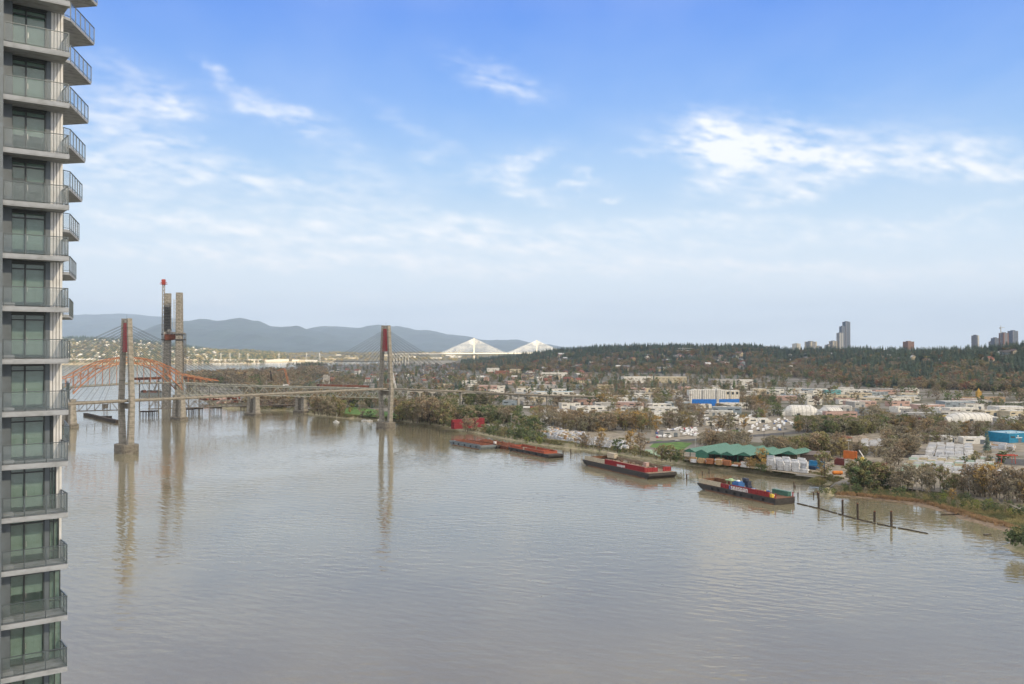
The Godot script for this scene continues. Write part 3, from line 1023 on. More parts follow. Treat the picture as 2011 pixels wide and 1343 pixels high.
# ---------- low railway bridge ----------
func build_rail_bridge() -> void:
	var ends = [[60, 812, 1225], [232, 810, 1275], [292, 808, 1295], [372, 805, 1325], [425, 803.5, 1345], [480, 802, 1365], [545, 800, 1395], [606, 798, 1425]]
	var heights = [13.0, 0.0, 13.0, 9.5, 9.5, 8.0, 8.0]
	var who = ["behind the balcony tower and concrete pylon", "", "between the concrete pylon and the arch foot", "under the deck truss, first low span", "under the deck truss, second low span", "between the twin-shaft piers", "reaching the scrap yard bank"]
	for i in ends.size() - 1:
		var a = D(ends[i][0], ends[i][1], ends[i][2])
		var c = D(ends[i + 1][0], ends[i + 1][1], ends[i + 1][2])
		a.y = 9.0; c.y = 9.0
		if heights[i] == 0.0:
			# the swing span, turned open in line with its fender
			continue
		var o = Vector3(a.x, 0, a.z)
		var t = thing("rail_truss_span", "low rusty grey railway truss span %s" % who[i], "bridge", "spans of the railway bridge", o)
		var e = (c - a).normalized()
		var p = e.cross(Vector3.UP).normalized()
		var l = a.distance_to(c)
		var n = maxi(5, int(l / 9.0))
		member(t, "track_bed", a - o, c - o, 5.4, 1.2, M.deck_dark)
		for s in [-1.0, 1.0]:
			var q = a - o + p * s * 3.4
			var prev_t = null
			for k in n + 1:
				var f = float(k) / n
				var lo = q + e * l * f
				var hi = lo + Vector3.UP * heights[i]
				if k == 0 or k == n: hi = lo
				if prev_t != null:
					member(t, "top_chord", prev_t, hi, 0.6, 0.7, M.truss_rust)
				if k > 0 and k < n:
					member(t, "post", lo, hi, 0.45, 0.45, M.truss_rust)
					var lo2 = q + e * l * (f + (1.0 / n if k < n / 2.0 else -1.0 / n))
					member(t, "diagonal", hi, lo2, 0.45, 0.45, M.truss_rust)
				prev_t = hi
			member(t, "bottom_chord", q, q + e * l, 0.7, 0.8, M.truss_rust)
		for k in range(1, n):
			var f = float(k) / n
			member(t, "cross_strut", a - o + e * l * f + p * 3.4 + Vector3.UP * heights[i], a - o + e * l * f - p * 3.4 + Vector3.UP * heights[i], 0.4, 0.4, M.truss_rust)
	# pivot tower with its long timber fender
	var q = G(205, 822)
	var sp = thing("swing_span_pivot", "dark timber fender island with the pivot cabin of the railway bridge", "bridge fender", "", q)
	var g := Geo.new()
	g.box(Vector3(0, 1.2, 0), Vector3(16, 4.5, 12))
	part(sp, "pivot_pier", g, M.timber_dark)
	g = Geo.new()
	var fa = G(168, 816) - q
	var fb = G(232, 831) - q
	g.bar(fa + Vector3.UP * 1.6, fb + Vector3.UP * 1.6, 5.0, 4.4)
	part(sp, "fender_wall", g, M.timber_dark)
	g = Geo.new()
	g.box(Vector3(2, 16.5, 0), Vector3(5, 5, 5)); g.box(Vector3(2, 19.3, 0), Vector3(6, 0.7, 6))
	part(sp, "cabin", g, M.truss_rust)
	for s in [[-2, -2], [2, -2], [2, 2], [-2, 2]]:
		member(sp, "cabin_leg", Vector3(2 + s[0], 3.4, s[1]), Vector3(2 + s[0], 14.0, s[1]), 0.5, 0.5, M.truss_rust)
	# timber and pile bents
	var bents = [[290, 818, 16, "left of the arch foot"], [302, 817, 10, "next to the long fender"], [372, 813, 10, "behind the arch foot pier"], [386, 812, 16, "with many piles, below the deck truss"], [425, 810, 14, "standing alone in midstream"], [482, 808, 12, "behind the twin-shaft midstream pier"], [545, 805, 12, "near the scrap yard bank"]]
	for bt in bents:
		var at = G(bt[0], bt[1])
		var t = thing("pile_bent", "dark timber pile bent under the low railway spans, %s" % bt[3], "bridge pier", "timber bents of the railway bridge", at)
		var wd = bt[2]
		var npile = maxi(3, int(wd / 3.0))
		for k in npile:
			for r in 2:
				var x = -wd * 0.5 + wd * k / (npile - 1)
				member(t, "pile", Vector3(x, -3, r * 6.0 - 3.0), Vector3(x, 6.4, r * 6.0 - 3.0), 0.8, 0.8, M.timber_dark, true)
		g = Geo.new()
		g.box(Vector3(0, 7.2, 0), Vector3(wd + 1.5, 1.6, 7.5))
		part(t, "cap_beam", g, M.timber_dark)

# ---------- bridge tower under construction ----------
func lattice(parent: Node, a: Vector3, b: Vector3, w: float, r: float, m: Material, bays: int) -> void:
	# four chords and zigzag bracing between a and b
	var d = (b - a).normalized()
	var s = d.cross(Vector3.UP if absf(d.y) < 0.9 else Vector3.RIGHT).normalized()
	var t = d.cross(s).normalized()
	var cs = [s + t, s - t, -s - t, -s + t]
	for k in 4:
		member(parent, "chord", a + cs[k] * w * 0.5, b + cs[k] * w * 0.5, r, r, m)
	for i in bays:
		for k in 4:
			var c0 = cs[k] if i % 2 else cs[(k + 1) % 4]
			var c1 = cs[(k + 1) % 4] if i % 2 else cs[k]
			member(parent, "lacing", a.lerp(b, float(i) / bays) + c0 * w * 0.5, a.lerp(b, float(i + 1) / bays) + c1 * w * 0.5, r * 0.7, r * 0.7, m)

func build_tower_under_construction() -> void:
	var l = G(327.5, 801)
	var r = G(353, 803)
	var o = (l + r) * 0.5
	var px = -o.z / FOC
	var t = thing("unfinished_bridge_tower", "two tall raw concrete tower legs under construction with scaffold and crossbeam", "bridge tower", "", o)
	var e = Vector3(1, 0, 0)
	var p = Vector3(0, 0, 1)
	var tops = [D(329, 576, -l.z).y, D(352.5, 574.5, -r.z).y]
	var i = 0
	for b in [l, r]:
		var g := Geo.new()
		var q = b - o
		var lean = 1.8 if i == 0 else -0.6
		g.skin(leg_rings(Vector3.ZERO, p, e, 1.0, [[-3.0, q.x, 12.4, 10.5], [30, q.x, 11.6, 9.5], [tops[i] * 0.55, q.x + lean * 0.6, 10.2, 8.6], [tops[i], q.x + lean, 9.0, 7.6]]))
		g.v = offset(g.v, Vector3(0, 0, q.z))
		part(t, "leg", g, M.concrete)
		for k in range(3, 34):
			var h = tops[i] * k / 35.0
			var f = h / tops[i]
			var gj := Geo.new()
			var wd = lerpf(12.2, 9.0, f) + 0.15
			gj.box(Vector3(q.x + lean * f, h, q.z), Vector3(wd, 0.3, lerpf(10.3, 7.6, f) + 0.15))
			part(t, "lift_joint", gj, M.concrete_dark)
		i += 1
	var lx = (l - o).x
	var rx = (r - o).x
	var y = func(row): return D(340, row, -o.z).y
	var g := Geo.new()
	g.box(Vector3((lx + rx) * 0.5, y.call(662), 0), Vector3(rx - lx - 6, 9.0, 9.0))
	part(t, "crossbeam", g, M.rust_steel)
	g = Geo.new()
	for k in 12:
		g.box(Vector3(lerpf(lx - 3, rx + 4, rng.randf()), y.call(655) + rng.randf_range(-2, 6), rng.randf_range(-6, 7)), Vector3(rng.randf_range(2, 6), rng.randf_range(1.5, 6), rng.randf_range(2, 5)))
	part(t, "formwork", g, M.concrete_pale)
	for row in [656, 667]:
		for b in [lx, rx]:
			g = Geo.new()
			g.box(Vector3(b + 0.6, y.call(row), (l.z if b == lx else r.z) - o.z), Vector3(14.5, 1.3, 12.5))
			part(t, "work_platform", g, M.scaffold_dark)
	g = Geo.new()
	g.box(Vector3((lx + rx) * 0.5, y.call(685), 0), Vector3(rx - lx - 4, 1.2, 1.6))
	part(t, "brace", g, M.truss_rust)
	# stair scaffolds: open decks and standards
	for sc in [[lx + 3.2, 600, 648, l.z - o.z + 5.6, "scaffold_dark", 9.0], [rx - 6.6, 588, 645, r.z - o.z + 2.0, "steel_light", 4.0], [rx + 8.4, 655, 740, r.z - o.z, "truss_rust", 2.4]]:
		var y0 = y.call(sc[2])
		var y1 = y.call(sc[1])
		var gs := Geo.new()
		var wd = sc[5]
		for s in [[-1, -1], [1, -1], [1, 1], [-1, 1]]:
			gs.box(Vector3(sc[0] + s[0] * wd * 0.5, (y0 + y1) * 0.5, sc[3] + s[1] * 1.6), Vector3(0.4, y1 - y0, 0.4))
		part(t, "scaffold_standards", gs, M[sc[4]])
		var nd = int((y1 - y0) / 2.4)
		for k in nd:
			member(t, "scaffold_deck", Vector3(sc[0] - wd * 0.5, y0 + k * 2.4, sc[3]), Vector3(sc[0] + wd * 0.5, y0 + k * 2.4, sc[3]), 3.2, 1.0 if sc[4] == "scaffold_dark" else 0.5, M[sc[4]])
	# mast and climbing head beside the left leg
	var mb = Vector3(lx - 4.8, y.call(668), l.z - o.z + 3.0)
	var mt = Vector3(lx - 4.0, y.call(558), l.z - o.z + 3.0)
	var mast = thing("hoist_mast", "pale lattice hoist mast with red top platform beside the taller concrete legs", "construction mast", "", o)
	lattice(mast, Vector3(mb.x, 0, mb.z), mb, 2.4, 0.45, M.steel_light, 22)
	lattice(mast, mb, mt, 3.0, 0.6, M.concrete_pale, 26)
	g = Geo.new()
	for k in 3:
		g.box(mt + Vector3(0, 1.0 + k * 2.6, 0), Vector3(10.0 - k * 1.8, 1.0, 7.0 - k))
	g.box(mt + Vector3(0, 4, 0), Vector3(4.5, 9, 4))
	part(mast, "top_platform", g, M.crane_red)
	# steel deck girders already launched either side
	for gd in [[266, 320, 744, 742, 1500, "hung under the orange arch"], [362, 420, 742, 745, 1520, "just right of the unfinished legs"], [625, 722, 756, 758.5, 1640, "running behind the far pylon"]]:
		var a = D(gd[0], gd[2], gd[4])
		var c = D(gd[1], gd[3], gd[4] + 40)
		var th = thing("deck_girder_segment", "dark rust-red steel deck girder of the new bridge, %s" % gd[5], "bridge girder", "steel girders of the new bridge", a)
		member(th, "girder", Vector3.ZERO, c - a, 22.0, 3.4, M.rust_steel)
		for k in 7:
			member(th, "floor_beam", (c - a) * (k / 6.0) + Vector3(0, 2.0, -9), (c - a) * (k / 6.0) + Vector3(0, 2.0, 9), 0.6, 0.8, M.truss_rust)
		# temporary shoring posts
		for k in 3:
			var q = (c - a) * (0.15 + 0.35 * k)
			member(th, "shoring_post", q - Vector3.UP * (a.y + 2.0 if gd[0] < 400 else a.y - FLAT), q, 1.4, 1.4, M.truss_rust)

func offset(v: PackedVector3Array, d: Vector3) -> PackedVector3Array:
	for i in v.size(): v[i] += d
	return v

# ---------- far white cable-stayed bridge ----------
func build_far_bridge() -> void:
	var d1 = 5300.0
	var d2 = 5650.0
	var a = D(931, 664, d1)
	var c = D(1054, 668, d2)
	var ya = D(931, 694.0, d1).y
	var o = Vector3(a.x, 0, a.z)
	var e = (Vector3(c.x, 0, c.z) - o).normalized()
	var p = Vector3(-e.z, 0, e.x)
	var t = thing("far_cable_bridge", "distant bright white cable-stayed bridge with two fans of cables below the mountains", "bridge", "", o)
	var span = o.distance_to(Vector3(c.x, 0, c.z))
	member(t, "deck", -e * 470.0 + Vector3.UP * ya, e * (span + 260.0) + Vector3.UP * ya, 40.0, 5.0, M.white_concrete)
	var start = -e * 470.0 + Vector3.UP * ya
	var wl = D(768, 695.5, 4950) - o
	member(t, "approach_deck", start, wl, 34.0, 5.0, M.white_concrete)
	for k in 6:
		var q = start.lerp(wl, k / 6.0)
		member(t, "pier", Vector3(q.x, 0, q.z), q, 5.0, 5.0, M.white_concrete)
	for i in 2:
		var b = Vector3.ZERO if i == 0 else e * span
		var top = a.y if i == 0 else c.y
		member(t, "pylon", b, b + Vector3.UP * top, 9.0, 9.0, M.white_concrete)
		for s in [-1.0, 1.0]:
			for dirn in [-1.0, 1.0]:
				for k in 17:
					var f = (k + 1) / 17.0
					member(t, "cable", b + e * dirn * f * span * 0.49 + p * s * 14.0 + Vector3.UP * ya, b + Vector3.UP * lerpf(ya + (top - ya) * 0.55, top - 1.0, f), 0.8, 0.8, M.cable_white, true)

# ---------- balcony tower at the left edge ----------
func build_apartment_tower() -> void:
	worn("panel_slate", Color(0.125, 0.155, 0.19), 0.55, 3.0, 0.18, 61)
	worn("panel_white", Color(0.66, 0.665, 0.68), 0.6, 2.5, 0.14, 62)
	worn("slab_edge", Color(0.34, 0.365, 0.41), 0.8, 2.2, 0.22, 63)
	plain("frame_dark", Color(0.035, 0.045, 0.05), 0.4)
	plain("rail_metal", Color(0.075, 0.095, 0.11), 0.4, 0.3)
	worn("blind", Color(0.50, 0.70, 0.64), 0.8, 1.7, 0.14, 64)
	plain("room_plaster", Color(0.50, 0.50, 0.47), 0.9)
	plain("door_handle", Color(0.4, 0.4, 0.4), 0.35, 0.8)
	plain("room_yellow", Color(0.6, 0.5, 0.03), 0.7)
	var gl := plain("rail_glass", Color(0.07, 0.115, 0.12), 0.05)
	gl.transparency = BaseMaterial3D.TRANSPARENCY_ALPHA
	gl.albedo_color.a = 0.15
	var wg := plain("window_glass", Color(0.035, 0.085, 0.075), 0.04)
	wg.transparency = BaseMaterial3D.TRANSPARENCY_ALPHA
	wg.albedo_color.a = 0.26
	var A = Vector3(-27.8, 0, -50.0)
	var B = Vector3(-25.13, 0, -52.0)
	var e = (B - A).normalized()
	var n = Vector3(-e.z, 0, e.x)
	var len_ = A.distance_to(B)
	var t = thing("apartment_tower", "slate and white high-rise with stacked glass balconies at the edge of the view", "building", "", A)
	t.transform.basis = Basis(e, Vector3.UP, n)
	var inv = t.transform.affine_inverse()
	var zw = -1.75
	var top_of = func(k): return EYE - (101.5 + 100.45 * k - HORIZON) / FOC * 52.0
	var fh = 100.45 / FOC * 52.0
	var y_lo = 0.0
	var y_hi = top_of.call(-4)
	# core and fins through all storeys
	var g := Geo.new()
	g.box(Vector3(-0.6, (y_lo + y_hi) * 0.5, -0.8), Vector3(1.16, y_hi - y_lo, 1.86))
	part(t, "corner_fin", g, M.panel_slate)
	g = Geo.new()
	g.box(Vector3(-3.0, (y_lo + y_hi) * 0.5, -9.5), Vector3(12.4, y_hi - y_lo, 11.0))
	part(t, "core", g, M.panel_white)
	var blinds = [0.15, 0.0, 0.9, 0.35, 0.86, 0.9, 0.58, 0.4, 0.88, 0.92, 0.95, 0.95, 0.97, 0.95, 0.9, 0.6, 0.9, 0.9]
	for k in range(-4, 15):
		var y = top_of.call(k)
		# balcony slab with a drip edge
		g = Geo.new()
		g.box(Vector3((len_ - 0.02) * 0.5, y - 0.11, -2.0), Vector3(len_, 0.22, 4.0))
		g.box(Vector3((len_ - 0.02) * 0.5, y - 0.25, -0.05), Vector3(len_ - 0.02, 0.06, 0.07))
		var slab = part(t, "balcony", g, M.slab_edge)
		var xs = [0.05, 1.12, 2.2, len_ - 0.06]
		for i in 4:
			member(slab, "post", Vector3(xs[i], y + 0.01, -0.05), Vector3(xs[i], y + 1.06, -0.05), 0.05, 0.05, M.rail_metal)
		for i in 3:
			g = Geo.new()
			g.box(Vector3((xs[i] + xs[i + 1]) * 0.5, y + 0.55, -0.05), Vector3(xs[i + 1] - xs[i] - 0.06, 0.92, 0.012))
			part(slab, "glass_panel", g, M.rail_glass)
		member(slab, "top_rail", Vector3(0.0, y + 1.08, -0.05), Vector3(len_ - 0.03, y + 1.08, -0.05), 0.06, 0.045, M.rail_metal)
		member(slab, "bottom_rail", Vector3(0.0, y + 0.075, -0.05), Vector3(len_ - 0.03, y + 0.075, -0.05), 0.05, 0.035, M.rail_metal)
		for z in [-0.85, -1.68]:
			member(slab, "post", Vector3(len_ - 0.06, y + 0.01, z), Vector3(len_ - 0.06, y + 1.06, z), 0.05, 0.05, M.rail_metal)
		member(slab, "top_rail", Vector3(len_ - 0.06, y + 1.08, -0.08), Vector3(len_ - 0.06, y + 1.08, zw), 0.06, 0.045, M.rail_metal)
		member(slab, "bottom_rail", Vector3(len_ - 0.06, y + 0.075, -0.08), Vector3(len_ - 0.06, y + 0.075, zw), 0.05, 0.035, M.rail_metal)
		for z in [-0.46, -1.27]:
			g = Geo.new()
			g.box(Vector3(len_ - 0.06, y + 0.55, z), Vector3(0.012, 0.92, 0.74))
			part(slab, "glass_panel", g, M.rail_glass)
		# storey wall behind it
		var wh = fh - 0.22
		var yc = y + wh * 0.5
		g = Geo.new()
		g.box(Vector3(0.28, yc, zw + 0.24), Vector3(0.66, wh - 0.01, 0.5))
		part(t, "slate_panel", g, M.panel_slate)
		g = Geo.new()
		g.box(Vector3(2.545, yc, zw - 0.08), Vector3(0.23, wh - 0.01, 0.2))
		part(t, "slate_panel", g, M.panel_slate)
		var glazed = clampf([0.0, 0.0, 0.0, 0.0, 0.0, 0.0, 0.0, 0.0, 0.2, 0.36, 0.52, 0.62, 0.66, 0.68, 0.68][clampi(k, 0, 14)], 0, len_ - 2.66)
		var x0 = 2.66 + glazed
		var nb = maxi(1, roundi((len_ - x0) / 0.16))
		if len_ - x0 > 0.06:
			for i in nb:
				g = Geo.new()
				var w = (len_ - x0) / nb
				g.box(Vector3(x0 + w * (i + 0.5), yc, zw - 0.12), Vector3(w - 0.035, wh - 0.02, 0.16))
				part(t, "white_cladding_strip", g, M.panel_white)
			g = Geo.new()
			g.box(Vector3((x0 + len_) * 0.5, yc, zw - 0.24), Vector3(len_ - x0, wh - 0.01, 0.06))
			part(t, "wall", g, M.panel_white)
		if glazed > 0.05:
			g = Geo.new()
			for i in 3:
				g.box(Vector3(2.68 + (glazed - 0.05) * i / 2.0, yc, zw - 0.1), Vector3(0.05, wh - 0.02, 0.1))
			g.box(Vector3(2.66 + glazed * 0.5, y + wh - 0.5, zw - 0.1), Vector3(glazed, 0.05, 0.09))
			g.box(Vector3(2.66 + glazed * 0.5, y + 0.5, zw - 0.1), Vector3(glazed, 0.05, 0.09))
			var sw = part(t, "side_window", g, M.frame_dark)
			g = Geo.new()
			g.box(Vector3(2.66 + glazed * 0.5, yc, zw - 0.12), Vector3(glazed - 0.02, wh - 0.04, 0.015))
			part(sw, "pane", g, M.window_glass)
			g = Geo.new()
			g.box(Vector3(2.66 + glazed * 0.5, yc, zw - 0.3), Vector3(glazed, wh - 0.02, 0.02))
			part(sw, "blind", g, M.blind)
		# sliding door: frame, two panes with transoms, roller blinds, room behind
		g = Geo.new()
		for x in [0.66, 1.385, 2.40]:
			g.box(Vector3(x, yc - 0.06, zw - 0.06), Vector3(0.09 if x != 1.385 else 0.075, wh - 0.14, 0.14))
		for yy in [[y + 0.06, 0.1], [y + wh - 0.16, 0.12], [y + wh - 0.47, 0.07]]:
			g.box(Vector3(1.53, yy[0], zw - 0.055), Vector3(1.66, yy[1], 0.12))
		g.box(Vector3(1.53, y + wh - 0.05, zw - 0.02), Vector3(1.85, 0.095, 0.22))
		var win = part(t, "window", g, M.frame_dark)
		var kk = clampi(k + 4, 0, 17)
		var j = 0
		for px in [[0.705, 1.345], [1.425, 2.355]]:
			for py in [[y + 0.115, y + wh - 0.51], [y + wh - 0.43, y + wh - 0.225]]:
				g = Geo.new()
				g.box(Vector3((px[0] + px[1]) * 0.5, (py[0] + py[1]) * 0.5, zw - 0.07), Vector3(px[1] - px[0], py[1] - py[0], 0.02))
				part(win, "pane", g, M.window_glass)
			var drop = clampf(blinds[kk] + (0.05 if j and k % 3 == 0 else 0.0), 0.0, 0.97)
			if drop > 0.02:
				g = Geo.new()
				g.box(Vector3((px[0] + px[1]) * 0.5, y + wh - 0.15 - (wh - 0.3) * drop * 0.5, zw - 0.19), Vector3(px[1] - px[0] + 0.03, (wh - 0.3) * drop, 0.01))
				part(win, "blind", g, M.blind)
			j += 1
		g = Geo.new()
		g.box(Vector3(1.38 + 0.09, y + 1.05, zw + 0.02), Vector3(0.03, 0.32, 0.05))
		part(win, "handle", g, M.door_handle)
		g = Geo.new()
		g.box(Vector3(1.3, yc, zw - 2.3), Vector3(2.9, wh - 0.02, 0.05))
		g.box(Vector3(0.0, yc, zw - 1.3), Vector3(0.05, wh - 0.02, 2.0))
		g.box(Vector3(2.62, yc, zw - 1.3), Vector3(0.05, wh - 0.02, 2.0))
		part(t, "room_wall", g, M.room_plaster)
		if k == 0:
			g = Geo.new()
			g.box(Vector3(0.715, y + wh - 0.9, zw - 0.13), Vector3(0.035, 1.0, 0.03))
			part(win, "yellow_strip", g, M.room_yellow)
		# low grey unit kept at the inner end of some balconies
		if k >= 5:
			g = Geo.new()
			g.box(Vector3(0.34, y + 0.11, -0.55), Vector3(0.62, 0.2, 0.5))
			part(slab, "planter", g, M.slab_edge)
		# wedge-shaped balcony on the river side, set further back
		if k <= 8:
			var q = []
			for c in [[110.0, 61.6], [136.5, 62.7], [maxf(183.0 - 5.7 * (k + 2), 127.0), 67.7], [96.0, 68.4], [80.0, 62.5]]:
				var wpt = Vector3((c[0] - CX) / FOC * c[1], 0, -c[1])
				var l = inv * wpt
				q.append(Vector2(l.x, l.z))
			g = Geo.new()
			g.prism(PackedVector2Array(q), y - 0.2, y)
			var wb = part(t, "river_balcony", g, M.slab_edge)
			for s in [[0, 1, 2], [1, 2, 5]]:
				var a = q[s[0]]
				var b = q[s[1]]
				for i in s[2]:
					var f0 = float(i) / s[2]
					var f1 = float(i + 1) / s[2]
					var pa = a.lerp(b, f0)
					var pb = a.lerp(b, f1)
					member(wb, "post", Vector3(pb.x, y - 0.1, pb.y), Vector3(pb.x, y + 1.06, pb.y), 0.055, 0.055, M.rail_metal)
					g = Geo.new()
					g.bar(Vector3(pa.x, y + 0.56, pa.y), Vector3(pb.x, y + 0.56, pb.y), 0.014, 0.9)
					part(wb, "glass_panel", g, M.rail_glass)
				member(wb, "top_rail", Vector3(a.x, y + 1.08, a.y), Vector3(b.x, y + 1.08, b.y), 0.06, 0.05, M.rail_metal)
				member(wb, "bottom_rail", Vector3(a.x, y + 0.08, a.y), Vector3(b.x, y + 0.08, b.y), 0.04, 0.035, M.rail_metal)

# ---------- barges ----------
# local axes of a barge: x along (bow at +x), z across, y up; near side is +z, stern at x = 0
func barge_frame(stern_near: Vector3, stern_far: Vector3, bow_near: Vector3) -> Array:
	var ax = bow_near - stern_near
	var l = ax.length()
	ax /= l
	var w = stern_near.distance_to(stern_far)
	var az = (-ax).cross(Vector3.UP)
	return [l, w, Transform3D(Basis(-ax, Vector3.UP, az), (stern_near + stern_far) * 0.5)]

# the barges are drawn with the bow towards +x; this turns each part over so that the bow lies towards -x
func turn_over(t: Node) -> void:
	var S = Basis.from_scale(Vector3(-1, 1, 1))
	for o in t.get_children():
		if o.mesh == unit_box or o.mesh == unit_tube:
			o.transform = Transform3D(S * o.transform.basis * S, S * o.transform.origin)
		else:
			var a = o.mesh.surface_get_arrays(0)
			var v: PackedVector3Array = a[Mesh.ARRAY_VERTEX]
			for i in v.size(): v[i].x = -v[i].x
			a[Mesh.ARRAY_VERTEX] = v
			var m = o.mesh.surface_get_material(0)
			var am := ArrayMesh.new()
			am.add_surface_from_arrays(Mesh.PRIMITIVE_TRIANGLES, a)
			am.surface_set_material(0, m)
			o.mesh = am
		turn_over(o)

func hull_geo(l: float, w: float, h: float, rake_bow: float, rake_stern: float) -> Geo:
	# side profile swept across: raked bow and stern, chamfered deck edge
	var g := Geo.new()
	var prof = [[-rake_stern, h * 0.55], [0.0, -1.2], [l - 2.0, -1.2], [l + rake_bow * 0.55, h * 0.35], [l + rake_bow, h * 0.86], [l + rake_bow, h], [-rake_stern, h]]
	var rings = []
	for s in [-1.0, -0.97, 0.97, 1.0]:
		var r = []
		for q in prof:
			var y = q[1]
			if absf(s) == 1.0 and y >= h * 0.99: y = h - 0.12
			r.append(Vector3(q[0], y, s * w * 0.5))
		rings.append(r)
	g.skin(rings)
	return g

func place(t: Node3D, fr: Array) -> void:
	t.transform = fr[2]

func rust_belt(t: Node, l: float, w: float, h: float) -> void:
	# scoured, rusty strake just above the water on both sides
	for s in [-1.0, 1.0]:
		var n = maxi(4, int(l / 9.0))
		for k in n:
			var g := Geo.new()
			var y = 0.55 + rng.randf_range(-0.15, 0.25)
			g.box(Vector3(1.0 + (l - 3.0) * (k + 0.5) / n, y * 0.5 - 0.2, s * (w * 0.5 + 0.02)), Vector3((l - 3.0) / n - 0.06, y + 0.4, 0.05))
			part(t, "rust_strake", g, M.deck_rust)

func tires(t: Node, l: float, w: float, h: float, xs: Array) -> void:
	for x in xs:
		var g := Geo.new()
		for k in 10:
			var a0 = TAU * k / 10
			var a1 = TAU * (k + 1) / 10
			g.bar(Vector3(x + cos(a0) * 0.65, h * 0.55 + sin(a0) * 0.65, w * 0.5 + 0.22), Vector3(x + cos(a1) * 0.65, h * 0.55 + sin(a1) * 0.65, w * 0.5 + 0.22), 0.42, 0.4)
		part(t, "tire_fender", g, M.tire_black)

func ribbed_wall(t: Node, called: String, a: Vector3, b: Vector3, h: float, m: Material, step := 2.2, out := 0.28) -> void:
	# plated bulwark with stiffeners standing proud of its outer face, a part with sub-parts
	var g := Geo.new()
	g.bar(a + Vector3.UP * h * 0.5, b + Vector3.UP * h * 0.5, 0.22, h)
	g.bar(a + Vector3.UP * (h + 0.06), b + Vector3.UP * (h + 0.06), 0.6, 0.14)
	var wall = part(t, called, g, m)
	var d = (b - a)
	var n = maxi(2, int(d.length() / step))
	for k in n + 1:
		var q = a + d * (float(k) / n)
		member(wall, "stiffener", q + Vector3.UP * 0.02, q + Vector3.UP * (h - 0.02), 0.24, 0.24 + out * 2.0, m) if absf(d.x) > absf(d.z) else member(wall, "stiffener", q + Vector3.UP * 0.02, q + Vector3.UP * (h - 0.02), 0.24 + out * 2.0, 0.24, m)

func lettering(t: Node, text: String, at: Vector3, size: float, m: Material, turn: float) -> void:
	var tm := TextMesh.new()
	var f := SystemFont.new()
	f.font_names = PackedStringArray(["Droid Sans"])
	f.font_weight = 700
	tm.font = f
	tm.text = text
	tm.font_size = 64
	tm.pixel_size = size / 64.0
	tm.depth = 0.06
	tm.material = m
	var o := MeshInstance3D.new()
	o.name = "lettering"
	o.mesh = tm
	o.position = at
	o.rotation.y = turn
	t.add_child(o, true)

func litter(t: Node, called: String, n: int, x0: float, x1: float, z0: float, z1: float, y: float, s0: float, s1: float, mats: Array) -> void:
	for i in n:
		var g := Geo.new()
		var s = Vector3(rng.randf_range(s0, s1), rng.randf_range(s0, s1) * 0.5, rng.randf_range(s0, s1))
		g.box(Vector3(rng.randf_range(x0, x1), y + s.y * 0.5, rng.randf_range(z0, z1)), s, Basis(Vector3.UP, rng.randf() * TAU))
		part(t, called, g, mats[i % mats.size()])

func cargo_heap(x0: float, x1: float, z0: float, z1: float, y: float, h: float, sd: int) -> Geo:
	var g := Geo.new()
	var nx = 26
	var nz = 9
	var r = []
	for i in nx + 1:
		var row = []
		for j in nz + 1:
			var u = float(i) / nx
			var v = float(j) / nz
			var e = minf(minf(u, 1 - u) * 9.0, minf(v, 1 - v) * 4.0)
			row.append(Vector3(lerpf(x0, x1, u), y + h * clampf(e, 0, 1) * (0.55 + 0.7 * lump.get_noise_2d(i * 17.0 + sd * 50, j * 26.0)), lerpf(z0, z1, v)))
		r.append(row)
	for i in nx:
		for j in nz:
			g.quad(r[i][j], r[i + 1][j], r[i + 1][j + 1], r[i][j + 1])
	return g

